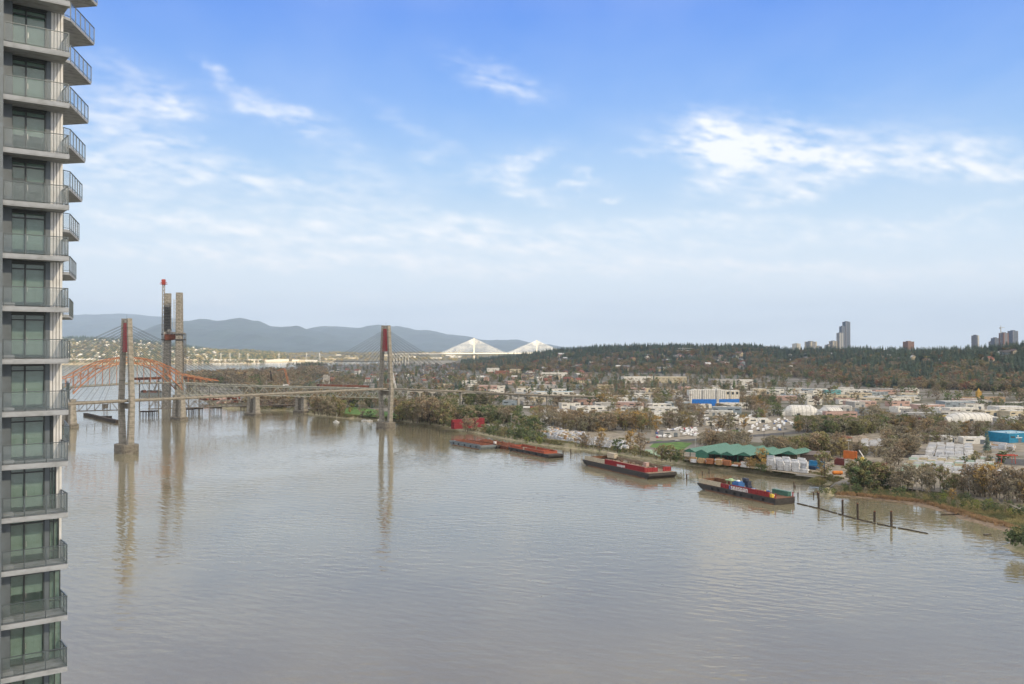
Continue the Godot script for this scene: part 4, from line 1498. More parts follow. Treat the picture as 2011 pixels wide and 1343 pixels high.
func build_barges() -> void:
	# rust-decked grey barge, furthest upstream
	var fr = barge_frame(G(941, 882.5), G(975, 880.5), G(886, 873))
	var l = fr[0]
	var w = fr[1]
	var h = 3.6
	var t = thing("barge", "grey sided barge with a low load of rusty scrap, nearest the treed bank", "barge", "barges moored along the bank")
	place(t, fr)
	part(t, "hull", hull_geo(l, w, h, 5.0, 2.0), M.hull_grey)
	for k in 6:
		part(t, "scrap_heap", cargo_heap(1.5 + k * (l - 2) / 6.0, (k + 1) * (l - 2) / 6.0 + 1.0, -w * 0.44, w * 0.40, h + 0.02, 1.6, k), M.rust_steel)
	for s in [-1.0, 1.0]:
		ribbed_wall(t, "coaming", Vector3(0.5, h, s * w * 0.47), Vector3(l, h, s * w * 0.47), 0.7, M.hull_grey if s > 0 else M.rust_steel, 4.0, 0.05)
	rust_belt(t, l, w, h)
	tires(t, l, w, h, [6.0, 16.0, 27.0, 38.0, 48.0])
	turn_over(t)
	# its neighbours behind and beside it
	var f2 = fr.duplicate()
	f2[2] = fr[2] * Transform3D(Basis(), Vector3(12.0, 0, -w - 2.5))
	var t2 = thing("barge", "flat brown barge lying behind the grey sided scrap barge", "barge", "barges moored along the bank")
	place(t2, f2)
	part(t2, "hull", hull_geo(l * 0.95, w, 3.0, 3.0, 3.0), M.rust_steel)
	for k in 4:
		part(t2, "scrap_heap", cargo_heap(4.0 + k * 13, 15.0 + k * 13, -w * 0.4, w * 0.4, 3.02, 2.3, k + 20), M.rust_steel)
	turn_over(t2)
	var f3 = fr.duplicate()
	f3[2] = Transform3D(fr[2].basis, G(984, 880)) 
	var t3 = thing("barge", "short rusty hopper barge squeezed between the grey and orange barges", "barge", "barges moored along the bank")
	place(t3, f3)
	part(t3, "hull", hull_geo(22.0, 12.0, 3.2, 2.5, 2.0), M.hull_black)
	for s in [-1.0, 1.0]:
		ribbed_wall(t3, "coaming", Vector3(0.4, 3.2, s * 5.4), Vector3(21.0, 3.2, s * 5.4), 1.3, M.rust_steel, 2.6, 0.1)
	for x in [0.4, 21.0]:
		ribbed_wall(t3, "end_coaming", Vector3(x, 3.2, -5.3), Vector3(x, 3.2, 5.3), 1.3, M.deck_rust, 2.6, 0.1)
	var g := Geo.new()
	g.box(Vector3(9, 4.4, 1.0), Vector3(2.2, 2.2, 2.0)); g.box(Vector3(9, 5.6, 1.0), Vector3(2.6, 0.2, 2.4))
	part(t3, "deck_box", g, M.white_paint)
	turn_over(t3)
	# orange barge
	fr = barge_frame(G(1073, 899.5), G(1104, 898), G(1001, 885))
	l = fr[0]; w = fr[1]; h = 3.3
	t = thing("barge", "faded orange open barge with a dark hull, moored by a lone pile", "barge", "barges moored along the bank")
	place(t, fr)
	part(t, "hull", hull_geo(l, w, h, 4.0, 3.0), M.hull_black)
	g = Geo.new()
	g.box(Vector3(l * 0.5, h + 0.03, 0), Vector3(l - 1, 0.06, w * 0.94))
	part(t, "deck", g, M.deck_rust)
	for s in [-1.0, 1.0]:
		ribbed_wall(t, "coaming", Vector3(6.0, h, s * w * 0.43), Vector3(l * 0.62, h, s * w * 0.43), 2.0, M.barge_orange, 3.0, 0.06)
		ribbed_wall(t, "coaming", Vector3(l * 0.66, h, s * w * 0.43), Vector3(l + 1.5, h, s * w * 0.43), 2.0, M.barge_orange, 3.0, 0.06)
	for x in [6.0, 17.0, l + 1.5]:
		ribbed_wall(t, "end_coaming", Vector3(x, h, -w * 0.42), Vector3(x, h, w * 0.42), 1.8, M.barge_orange, 2.6, 0.06)
	g = Geo.new()
	g.box(Vector3(l * 0.64, h + 1.0, w * 0.40), Vector3(2.4, 1.8, 1.4)); g.box(Vector3(l * 0.64, h + 2.0, w * 0.40), Vector3(2.7, 0.2, 1.7))
	part(t, "winch_box", g, M.barge_cream)
	litter(t, "deck_gear", 10, 7, l - 4, -w * 0.34, w * 0.34, h + 0.06, 0.7, 2.2, [M.rust_steel, M.deck_rust, M.white_paint])
	rust_belt(t, l, w, h)
	tires(t, l, w, h, [8.0, 18.0, 30.0, 42.0, 52.0, 62.0])
	turn_over(t)
	# long red-walled barge, empty
	fr = barge_frame(G(1265, 939.5), G(1325, 937), G(1150, 913.5))
	l = fr[0]; w = fr[1]; h = 4.3
	t = thing("barge", "long black barge with low red ribbed walls and cream bow, its hold empty", "barge", "barges moored along the bank")
	place(t, fr)
	part(t, "hull", hull_geo(l, w, h, 7.0, 4.0), M.hull_black)
	g = Geo.new()
	g.box(Vector3(l * 0.5 - 1, h + 0.04, 0), Vector3(l + 5, 0.08, w * 0.97))
	part(t, "deck", g, M.deck_sandy)
	var wz = w * 0.47
	ribbed_wall(t, "bulwark", Vector3(2.4, h, wz), Vector3(l * 0.68, h, wz), 3.7, M.barge_red, 1.7)
	ribbed_wall(t, "bow_bulwark", Vector3(l * 0.68 + 0.3, h, wz), Vector3(l + 5.0, h, wz * 0.96), 3.2, M.barge_cream, 2.6, 0.12)
	ribbed_wall(t, "bulwark", Vector3(6.0, h, -wz), Vector3(l * 0.60, h, -wz), 2.6, M.deck_sandy, 2.2)
	ribbed_wall(t, "bow_bulwark", Vector3(l * 0.60 + 0.3, h, -wz), Vector3(l + 5.0, h, -wz * 0.96), 2.6, M.deck_sandy, 2.6, 0.12)
	ribbed_wall(t, "bow_wall", Vector3(l + 5.0, h, -wz * 0.9), Vector3(l + 5.0, h, wz * 0.9), 2.2, M.deck_rust, 2.6, 0.12)
	ribbed_wall(t, "stern_bulwark", Vector3(2.2, h, wz * 0.98), Vector3(2.2, h, 0.5), 3.2, M.barge_red, 2.0)
	ribbed_wall(t, "stern_bulwark", Vector3(2.2, h, -wz * 0.4), Vector3(2.2, h, -wz * 0.98), 3.2, M.barge_red, 2.0)
	g = Geo.new()
	g.box(Vector3(l - 3, h + 3.0, -wz + 1.4), Vector3(11.0, 3.6, 3.0)); g.box(Vector3(l - 3, h + 4.9, -wz + 1.4), Vector3(11.5, 0.25, 3.4))
	part(t, "deckhouse", g, M.barge_cream)
	g = Geo.new()
	g.box(Vector3(l * 0.36, h + 1.5, -wz + 2.6), Vector3(4.0, 3.0, 2.8)); g.box(Vector3(l * 0.36, h + 3.1, -wz + 2.6), Vector3(4.4, 0.25, 3.2))
	part(t, "machinery_house", g, M.pink_wall if M.has("pink_wall") else worn("pink_wall", Color(0.52, 0.36, 0.32), 0.7, 12.0, 0.2, 69))
	litter(t, "loose_timber", 26, 8, l - 4, -w * 0.40, w * 0.40, h + 0.09, 0.6, 3.4, [M.deck_sandy, M.deck_rust, M.concrete_pale])
	for k in 3:
		part(t, "spoil_heap", cargo_heap(10.0 + k * 22, 28.0 + k * 22, -w * 0.36, w * 0.30, h + 0.1, 0.8, 60 + k), M.deck_sandy)
	for x in [4.6, 6.2]:
		g = Geo.new()
		g.box(Vector3(x, h + 1.6, -0.5), Vector3(0.5, 3.2, 0.5))
		part(t, "bollard_post", g, M.white_paint)
	rust_belt(t, l, w, h)
	tires(t, l, w, h, [l + 3.0])
	turn_over(t)
	lettering(t, "seaspan", Vector3(-l * 0.40, h + 1.45, wz + 0.42), 2.9, M.white_paint, 0.0)
	# smaller red-walled barge carrying gear
	fr = barge_frame(G(1519, 991), G(1561, 988), G(1379, 961))
	l = fr[0]; w = fr[1]; h = 3.9
	t = thing("barge", "red-walled barge loaded with blue and green machinery, closest to the piles", "barge", "barges moored along the bank")
	place(t, fr)
	part(t, "hull", hull_geo(l, w, h, 6.5, 0.5), M.hull_black)
	g = Geo.new()
	g.box(Vector3(l * 0.5 + 0.5, h + 0.04, 0), Vector3(l + 3, 0.08, w * 0.985))
	part(t, "deck", g, M.deck_rust)
	wz = w * 0.46
	ribbed_wall(t, "bulwark", Vector3(5.5, h, wz), Vector3(l * 0.60, h, wz), 3.0, M.barge_red, 2.0)
	ribbed_wall(t, "bulwark", Vector3(l * 0.64, h, wz), Vector3(l * 0.74, h, wz), 2.6, M.barge_red, 2.0)
	ribbed_wall(t, "bow_bulwark", Vector3(l * 0.74 + 0.3, h, wz), Vector3(l + 5.4, h, wz * 0.95), 2.9, M.barge_cream, 3.4, 0.06)
	ribbed_wall(t, "bow_wall", Vector3(l + 5.4, h, -wz * 0.92), Vector3(l + 5.4, h, wz * 0.92), 2.5, M.deck_rust, 2.6, 0.1)
	ribbed_wall(t, "bulwark", Vector3(l * 0.74, h, -wz), Vector3(l + 5.4, h, -wz * 0.95), 2.6, M.deck_rust, 2.6, 0.1)
	g = Geo.new()
	for k in 7:
		g.box(Vector3(3.0 + k * 2.0, h + 1.4, -wz + 1.2), Vector3(1.9, 2.6, 2.5))
	g.box(Vector3(9.0, h + 2.8, -wz + 1.2), Vector3(14.4, 0.2, 2.7))
	part(t, "green_bin", g, M.green_paint_dull if M.has("green_paint_dull") else worn("green_paint_dull", Color(0.07, 0.19, 0.15), 0.6, 3.0, 0.3, 66))
	g = Geo.new()
	g.box(Vector3(4.2, h + 1.1, wz - 1.0), Vector3(2.2, 2.0, 1.6)); g.box(Vector3(5.6, h + 0.8, wz - 1.0), Vector3(1.2, 1.4, 1.2))
	part(t, "yellow_winch", g, M.yellow_paint)
	# pump machinery: blue engine house, navy boxes, pale green hoist
	g = Geo.new()
	g.box(Vector3(l * 0.60, h + 2.0, 1.0), Vector3(6.0, 4.0, 5.0)); g.box(Vector3(l * 0.60, h + 4.4, 1.0), Vector3(4.4, 1.0, 3.6)); g.box(Vector3(l * 0.60, h + 1.2, wz - 0.6), Vector3(3.0, 2.4, 1.6))
	part(t, "engine_house", g, M.blue_paint)
	g = Geo.new()
	g.tube(Vector3(l * 0.60, h + 4.9, 1.0), Vector3(l * 0.60, h + 5.6, 1.0), 1.2, 0.9, 12)
	part(t, "vent_hood", g, M.white_paint)
	g = Geo.new()
	g.box(Vector3(l * 0.56, h + 3.6, -4.0), Vector3(4.4, 3.0, 3.2)); g.box(Vector3(l * 0.565, h + 6.0, -3.0), Vector3(3.4, 1.8, 2.6)); g.box(Vector3(l * 0.53, h + 1.1, -3.6), Vector3(3.0, 2.2, 3.0))
	part(t, "generator", g, M.navy_paint)
	g = Geo.new()
	for s in [[-2, -1.6], [2, -1.6], [2, 1.6], [-2, 1.6]]:
		g.box(Vector3(l * 0.74 + s[0], h + 2.0, -1.0 + s[1]), Vector3(0.35, 4.0, 0.35))
	g.box(Vector3(l * 0.74, h + 4.2, -1.0), Vector3(6.4, 0.6, 4.4)); g.tube(Vector3(l * 0.74, h + 4.5, -1.0), Vector3(l * 0.74, h + 5.3, -1.0), 1.6, 1.2, 10)
	part(t, "hoist_frame", g, worn("hoist_green", Color(0.38, 0.55, 0.30), 0.5, 3.0, 0.2, 67))
	for k in 5:
		g = Geo.new()
		g.bar(Vector3(8.0, h + 0.5 + 0.35 * (k % 2), -2.0 + k * 0.9), Vector3(l * 0.5, h + 0.5 + 0.35 * (k % 2), -1.4 + k * 0.9), 0.6, 0.6)
		part(t, "steel_pipe", g, M.truss_rust if k % 2 else M.rust_steel)
	litter(t, "deck_gear", 26, 7, l * 0.55, -w * 0.36, w * 0.34, h + 0.09, 0.6, 2.4, [M.rust_steel, M.yellow_paint, M.white_paint, M.blue_paint, M.deck_sandy])
	litter(t, "deck_gear", 10, l * 0.8, l + 3, -w * 0.36, w * 0.30, h + 0.09, 0.5, 1.8, [M.rust_steel, M.yellow_paint, M.deck_sandy])
	for q in [[-0.6, wz * 0.97], [-0.6, -wz * 0.97]]:
		g = Geo.new()
		g.box(Vector3(q[0] + 1.0, h + 1.5, q[1]), Vector3(0.5, 3.0, 0.5))
		part(t, "corner_post", g, M.barge_red)
	rust_belt(t, l, w, h)
	tires(t, l, w, h, [10.0, 20.0, 30.0, 36.0, 44.0, 52.0, 58.0])
	turn_over(t)
	lettering(t, "seaspan", Vector3(-l * 0.475, h + 1.55, wz + 0.42), 4.1, M.white_paint, 0.0)

# ---------- piles, boom logs, small craft ----------
func pile(q: Vector3, h: float, r: float, label: String, group := "mooring piles along the boom") -> void:
	var g := Geo.new()
	var lean = Vector3(rng.randf_range(-0.2, 0.2), 0, rng.randf_range(-0.15, 0.15))
	var prev = []
	var rings = []
	for k in 5:
		var f = k / 4.0
		var ring = []
		for i in 10:
			var a = TAU * i / 10
			ring.append(Vector3(cos(a), 0, sin(a)) * r * (1.08 - 0.14 * f) * (1.0 + 0.06 * sin(3.0 * a + k)) + Vector3.UP * lerpf(-3.0, h, f) + lean * f)
		rings.append(ring)
	g.skin(rings)
	var t = thing("mooring_pile", label, "pile", group, q)
	part(t, "shaft", g, M.timber_dark)
	var c := Geo.new()
	c.tube(lean + Vector3.UP * (h - 0.05), lean + Vector3.UP * (h + 0.25), r * 1.06, r * 0.7, 10)
	part(t, "cap", c, M.rust_steel)

func build_piles_and_boom() -> void:
	var ps = [[1607, 996, 8.5, "rust brown mooring pile just off the loaded barge's stern"], [1654, 1009, 8.0, "second rust brown pile along the boom from the loaded barge"], [1683.5, 1018, 8.4, "third rust brown pile, middle of the boom line"], [1716, 1024, 5.6, "shortest of the rust brown piles along the boom"], [1749.5, 1034, 8.2, "last tall rust brown pile at the outer end of the boom"]]
	for p in ps: pile(G(p[0], p[1]), p[2], 0.62, p[3])
	var ot = [[1348, 942, 4.0, "short dark pile between the two red-walled barges"], [1379, 934, 3.2, "dark pile stub behind the loaded barge's cream bow"], [1106, 896, 4.6, "dark pile at the orange barge's outer corner"], [1392, 930, 3.6, "thin pile standing behind the loaded barge"], [1121, 892, 4.5, "thin grey pile between the orange and the long barge"], [1558, 957, 3.8, "thin pile rising from still water near the lumber"], [1566, 975, 2.6, "weathered pile stub off the barge's far quarter"], [1597, 974, 2.4, "pile stub next to the small bushy point"], [1604, 972, 2.2, "pile stub touching the small bushy point"], [1561, 957, 1.4, "low pile stub near the thin pile in still water"]]
	for p in ot: pile(G(p[0], p[1]), p[2], 0.5 if p[2] > 3.9 else 0.38, p[3], "old piles near the bank")
	# boom logs end to end from the loaded barge out past the piles
	var pts = [G(1564, 988), G(1610, 999), G(1680, 1019), G(1720, 1028.5), G(1760, 1036), G(1823, 1048)]
	var line = dense(pts, 13.5)
	var n = line.size() - 1
	for i in n:
		var a = line[i].lerp(line[i + 1], 0.03)
		var b = line[i].lerp(line[i + 1], 0.97)
		var g := Geo.new()
		var o = (a + b) * 0.5
		var d = b - a
		g.tube(-d * 0.5 + Vector3.UP * 0.16, -d * 0.46 + Vector3.UP * 0.18, 0.28, 0.42, 9)
		g.tube(-d * 0.46 + Vector3.UP * 0.18, d * 0.46 + Vector3.UP * 0.17, 0.42, 0.36, 9, false)
		g.tube(d * 0.46 + Vector3.UP * 0.17, d * 0.5 + Vector3.UP * 0.15, 0.36, 0.24, 9)
		var where = "nearest the loaded barge" if i == 0 else ("at the free outer end" if i == n - 1 else "%s along the line of piles" % ["second", "third", "fourth", "fifth", "sixth", "seventh", "eighth", "ninth", "tenth", "eleventh", "twelfth"][clampi(i - 1, 0, 10)])
		solo("boom_log", g.mesh(M.timber_dark), "dark floating boom log, %s" % where, "log", "logs of the floating boom", o)
	var mo = [G(1329, 937), G(1348, 941), G(1366, 948)]
	for i in 2:
		var g := Geo.new()
		var o = mo[i]
		g.tube(Vector3(0, 0.5, 0), mo[i + 1] - o + Vector3.UP * 0.5, 0.14, 0.14, 6)
		solo("mooring_line", g.mesh(M.timber_dark), ["mooring line from the empty barge to the short pile", "mooring line from the short pile to the loaded barge"][i], "rope", "lines between the red-walled barges", o)
	# moored pleasure craft off the park
	var bs = [[661, 829.5, 9.0, 1, 13.0, "small white sailboat with a bare mast off the park lawn"], [716, 826.5, 8.0, 0, 0.0, "white motor boat moored off the lawn, the further of a pair"], [727, 827.5, 7.5, 0, 0.0, "white motor boat moored off the lawn, nearest the concrete pylon"], [747, 825, 7.0, 0, 0.0, "white skiff half hidden by the concrete pylon's foot"]]
	for b in bs:
		var q = G(b[0], b[1])
		var t = thing("sailboat" if b[3] else "motor_boat", b[5], "boat", "small boats moored off the park", q)
		t.rotation.y = rng.randf_range(-0.5, 0.5)
		var g := Geo.new()
		var rings = []
		var L = b[2]
		for k in 7:
			var f = k / 6.0
			var hw = 1.5 * sqrt(maxf(1.0 - pow(maxf(f - 0.25, 0) / 0.76, 2.0), 0.004))
			var x = (f - 0.5) * L
			rings.append([Vector3(x, 1.0 + 0.35 * f, -hw), Vector3(x, 0.1, -hw * 0.8), Vector3(x, -0.4, 0), Vector3(x, 0.1, hw * 0.8), Vector3(x, 1.0 + 0.35 * f, hw)])
		g.skin(rings)
		part(t, "hull", g, M.white_paint)
		g = Geo.new()
		g.box(Vector3(-0.4, 1.5, 0), Vector3(L * 0.42, 0.9, 1.9)); g.box(Vector3(-0.6, 2.1, 0), Vector3(L * 0.3, 0.4, 1.6))
		part(t, "cabin", g, M.white_paint)
		g = Geo.new()
		g.box(Vector3(-0.4, 1.6, 0), Vector3(L * 0.36, 0.35, 1.94))
		part(t, "cabin_window", g, M.navy_paint)
		if b[3]:
			member(t, "mast", Vector3(0.6, 1.0, 0), Vector3(0.6, b[4], 0), 0.2, 0.2, M.white_paint, true)
			member(t, "boom", Vector3(0.6, 2.9, 0), Vector3(-3.4, 2.8, 0), 0.3, 0.3, M.white_paint, true)
			member(t, "stay", Vector3(0.6, b[4] - 0.2, 0), Vector3(4.2, 1.4, 0), 0.05, 0.05, M.cable, true)
	# grey crane barge and tug seen through the arch, at the unfinished tower
	var q = G(296, 776)
	var wb = thing("work_barge", "dark grey work barge with a cluster of plant at the unfinished tower", "barge", "", q)
	var g := Geo.new()
	g.box(Vector3(0, 2.2, 0), Vector3(40, 7.0, 18))
	part(wb, "hull", g, M.hull_grey)
	litter(wb, "deck_plant", 16, -16, 19, -6, 6, 5.7, 3.0, 10.0, [M.truss_rust, M.rust_steel, M.hull_black, M.scaffold_dark])
	lattice(wb, Vector3(6, 6, 0), Vector3(15, 30, 0), 2.0, 0.5, M.truss_rust, 8)

# ---------- yards, houses, sheds ----------
var taken := []          # [x, z, radius] of what stands on the ground, for the trees to keep clear of
var taken_grid := {}

func take(p: Vector3, r: float) -> void:
	var n = int(ceil(r / 20.0))
	var cx = int(floor(p.x / 20.0))
	var cz = int(floor(p.z / 20.0))
	for i in range(-n, n + 1):
		for j in range(-n, n + 1):
			if Vector2(i, j).length() * 20.0 <= r + 12.0:
				taken_grid[Vector2i(cx + i, cz + j)] = true

func free_at(p: Vector3) -> bool:
	return not taken_grid.has(Vector2i(int(floor(p.x / 20.0)), int(floor(p.z / 20.0))))

func on_ground(u: float, v: float) -> Vector3:
	return G(u, v, FLAT)

func paint(called: String, c: Color, rough := 0.7) -> StandardMaterial3D:
	if M.has(called): return M[called]
	return worn(called, c, rough, 12.0, 0.22, 100 + M.size())

# gabled roof prism along x: length l, span w, eaves at y0, rise r
func gable(g: Geo, c: Vector3, l: float, w: float, y0: float, r: float, over := 0.4) -> void:
	var a = l * 0.5 + over
	var b = w * 0.5 + over
	var e = 0.22
	for s in [-1.0, 1.0]:
		var p0 = c + Vector3(-a, y0 - over * r / (w * 0.5), s * b)
		var p1 = c + Vector3(a, y0 - over * r / (w * 0.5), s * b)
		var q0 = c + Vector3(-a, y0 + r, 0)
		var q1 = c + Vector3(a, y0 + r, 0)
		var up = Vector3.UP * e
		g.quad(p0 + up, p1 + up, q1 + up, q0 + up)
		g.quad(p0, p1, q1, q0)
		g.quad(p0, p1, p1 + up, p0 + up)
		g.quad(p0, q0, q0 + up, p0 + up)
		g.quad(p1, q1, q1 + up, p1 + up)

func gable_walls(g: Geo, c: Vector3, l: float, w: float, y0: float, r: float) -> void:
	g.box(c + Vector3(0, y0 * 0.5, 0), Vector3(l, y0, w))
	for s in [-1.0, 1.0]:
		g.tri(c + Vector3(s * l * 0.5, y0, -w * 0.5), c + Vector3(s * l * 0.5, y0, w * 0.5), c + Vector3(s * l * 0.5, y0 + r, 0))

var house_meshes := []
func make_houses() -> void:
	for k in 4:
		var l = [13.0, 11.0, 16.0, 12.0][k]
		var w = [9.0, 8.5, 10.0, 9.0][k]
		var h = [5.6, 3.4, 5.8, 8.2][k]
		var r = [2.6, 2.4, 2.8, 2.2][k]
		var wall := Geo.new()
		var roof := Geo.new()
		var glass := Geo.new()
		gable_walls(wall, Vector3.ZERO, l, w, h, r)
		gable(roof, Vector3.ZERO, l, w, h, r, 0.6)
		if k != 1:
			gable_walls(wall, Vector3(l * 0.22, 0, w * 0.5), l * 0.4, w * 0.5, h * 0.8, r * 0.7)
			gable(roof, Vector3(l * 0.22, 0, w * 0.5), l * 0.4, w * 0.5, h * 0.8, r * 0.7, 0.4)
		roof.box(Vector3(-l * 0.25, h + r * 0.9, 0.6), Vector3(0.9, 2.2, 0.9))
		var rows = 2 if h > 5 else 1
		for f in rows:
			for s in [-1.0, 1.0]:
				for i in 4:
					glass.box(Vector3(-l * 0.5 + l * (i + 0.5) / 4.0, 1.6 + f * 2.7, s * (w * 0.5 + 0.03)), Vector3(1.5, 1.3, 0.08))
				for i in 2:
					glass.box(Vector3(s * (l * 0.5 + 0.03), 1.6 + f * 2.7, -w * 0.25 + w * 0.5 * i), Vector3(0.08, 1.3, 1.4))
		var am = wall.mesh(M.paint)
		roof.mesh(M.paint, am)
		glass.mesh(M.frame_dark, am)
		house_meshes.append(am)

var wall_paints := []
var roof_paints := []
func house(p: Vector3, turn: float, label: String, group: String, scale_ := 1.0) -> void:
	var o = solo("house", house_meshes[rng.randi() % 4], label, "house", group, p - Vector3.UP * 0.3)
	o.rotation.y = turn
	o.scale = Vector3.ONE * scale_
	var w = rng.randi() % wall_paints.size()
	var r = rng.randi() % roof_paints.size()
	o.set_surface_override_material(0, wall_paints[w])
	o.set_surface_override_material(1, roof_paints[r])
	o.set_meta("label", ["white", "cream", "grey", "tan", "blue-grey", "brick", "pinkish"][w] + " house with " + ["grey", "dark", "brown", "pale", "red"][r] + " roof " + label)
	take(p, 7.0 * scale_)

# flat-roofed commercial building: walls, roof tray, parapet, doors, windows and rooftop units
func shed(p: Vector3, l: float, w: float, h: float, turn: float, wall: Material, roof: Material, label: String, group := "", category := "building", called := "warehouse") -> Node3D:
	var t = thing(called, label, category, group, Vector3(p.x, ground_y(p.x, p.z), p.z))
	t.rotation.y = turn
	var g := Geo.new()
	g.box(Vector3(0, h * 0.5 - 0.5, 0), Vector3(l, h + 1.0, w))
	for s in [-1.0, 1.0]:
		g.box(Vector3(0, h + 0.3, s * (w * 0.5 - 0.15)), Vector3(l, 0.6, 0.3))
		g.box(Vector3(s * (l * 0.5 - 0.15), h + 0.3, 0), Vector3(0.3, 0.6, w - 0.6))
	part(t, "wall", g, wall)
	g = Geo.new()
	g.box(Vector3(0, h + 0.06, 0), Vector3(l - 0.62, 0.12, w - 0.62))
	for i in 2 + rng.randi() % 4:
		g.box(Vector3(rng.randf_range(-0.4, 0.4) * l, h + 0.7, rng.randf_range(-0.35, 0.35) * w), Vector3(rng.randf_range(1.5, 3.5), 1.2, rng.randf_range(1.5, 3.0)))
	part(t, "roof", g, roof)
	var n = maxi(2, int(l / 9.0))
	for i in n:
		var x = -l * 0.5 + l * (i + 0.5) / n
		g = Geo.new()
		if i % 3 == 1:
			g.box(Vector3(x, 2.2, w * 0.5 + 0.04), Vector3(minf(4.0, l / n * 0.6), 4.4, 0.1))
			part(t, "roller_door", g, M.panel_slate)
		else:
			g.box(Vector3(x, h * 0.66, w * 0.5 + 0.04), Vector3(l / n * 0.62, minf(1.6, h * 0.25), 0.1))
			part(t, "window", g, M.frame_dark)
	take(p, maxf(l, w) * 0.42)
	return t

func build_yards() -> void:
	for c in [["white_wall", 0.76, 0.75, 0.72], ["cream_wall", 0.62, 0.55, 0.42], ["grey_wall", 0.42, 0.42, 0.42], ["tan_wall", 0.42, 0.31, 0.20], ["blue_grey_wall", 0.30, 0.36, 0.42], ["brick_wall", 0.28, 0.13, 0.09], ["pink_wall", 0.52, 0.36, 0.32]]:
		wall_paints.append(paint(c[0], Color(c[1], c[2], c[3])))
	for c in [["roof_grey", 0.20, 0.20, 0.205], ["roof_dark", 0.10, 0.095, 0.095], ["roof_brown", 0.17, 0.12, 0.09], ["roof_pale", 0.66, 0.655, 0.64], ["roof_red", 0.26, 0.10, 0.07]]:
		roof_paints.append(paint(c[0], Color(c[1], c[2], c[3])))
	paint("wrap_white", Color(0.72, 0.73, 0.76), 0.5)
	paint("wrap_print", Color(0.60, 0.63, 0.70), 0.5)
	paint("wrap_cream", Color(0.60, 0.52, 0.36), 0.6)
	paint("lumber_raw", Color(0.52, 0.34, 0.18), 0.8)
	paint("lumber_cedar", Color(0.42, 0.17, 0.08), 0.8)
	paint("wrap_mint", Color(0.48, 0.62, 0.55), 0.5)
	make_houses()
	lumber()
	containers()
	vehicles()

# wrapped lumber bundle: body with slightly rounded top edges, bands and bearers
func bundle_mesh(l: float, h: float, w: float) -> ArrayMesh:
	var g := Geo.new()
	var c = 0.10
	var rings = []
	for s in [-1.0, -0.985, 0.985, 1.0]:
		var k = 0.0 if absf(s) < 0.99 else 0.06
		rings.append([Vector3(s * l * 0.5, 0.16 + k, -w * 0.5 + k), Vector3(s * l * 0.5, 0.16 + k, w * 0.5 - k), Vector3(s * l * 0.5, h - c - k, w * 0.5 - k), Vector3(s * l * 0.5, h - k, w * 0.5 - c - k), Vector3(s * l * 0.5, h - k, -w * 0.5 + c + k), Vector3(s * l * 0.5, h - c - k, -w * 0.5 + k)])
	g.skin(rings)
	var am = g.mesh(M.wrap_white)
	var b := Geo.new()
	for x in [-0.3, 0.3]:
		b.box(Vector3(x * l, 0.08, 0), Vector3(0.12, 0.16, w))
		b.box(Vector3(x * l, h * 0.5 + 0.08, 0), Vector3(0.06, h - 0.13, w + 0.03))
	b.mesh(M.timber_dark, am)
	return am

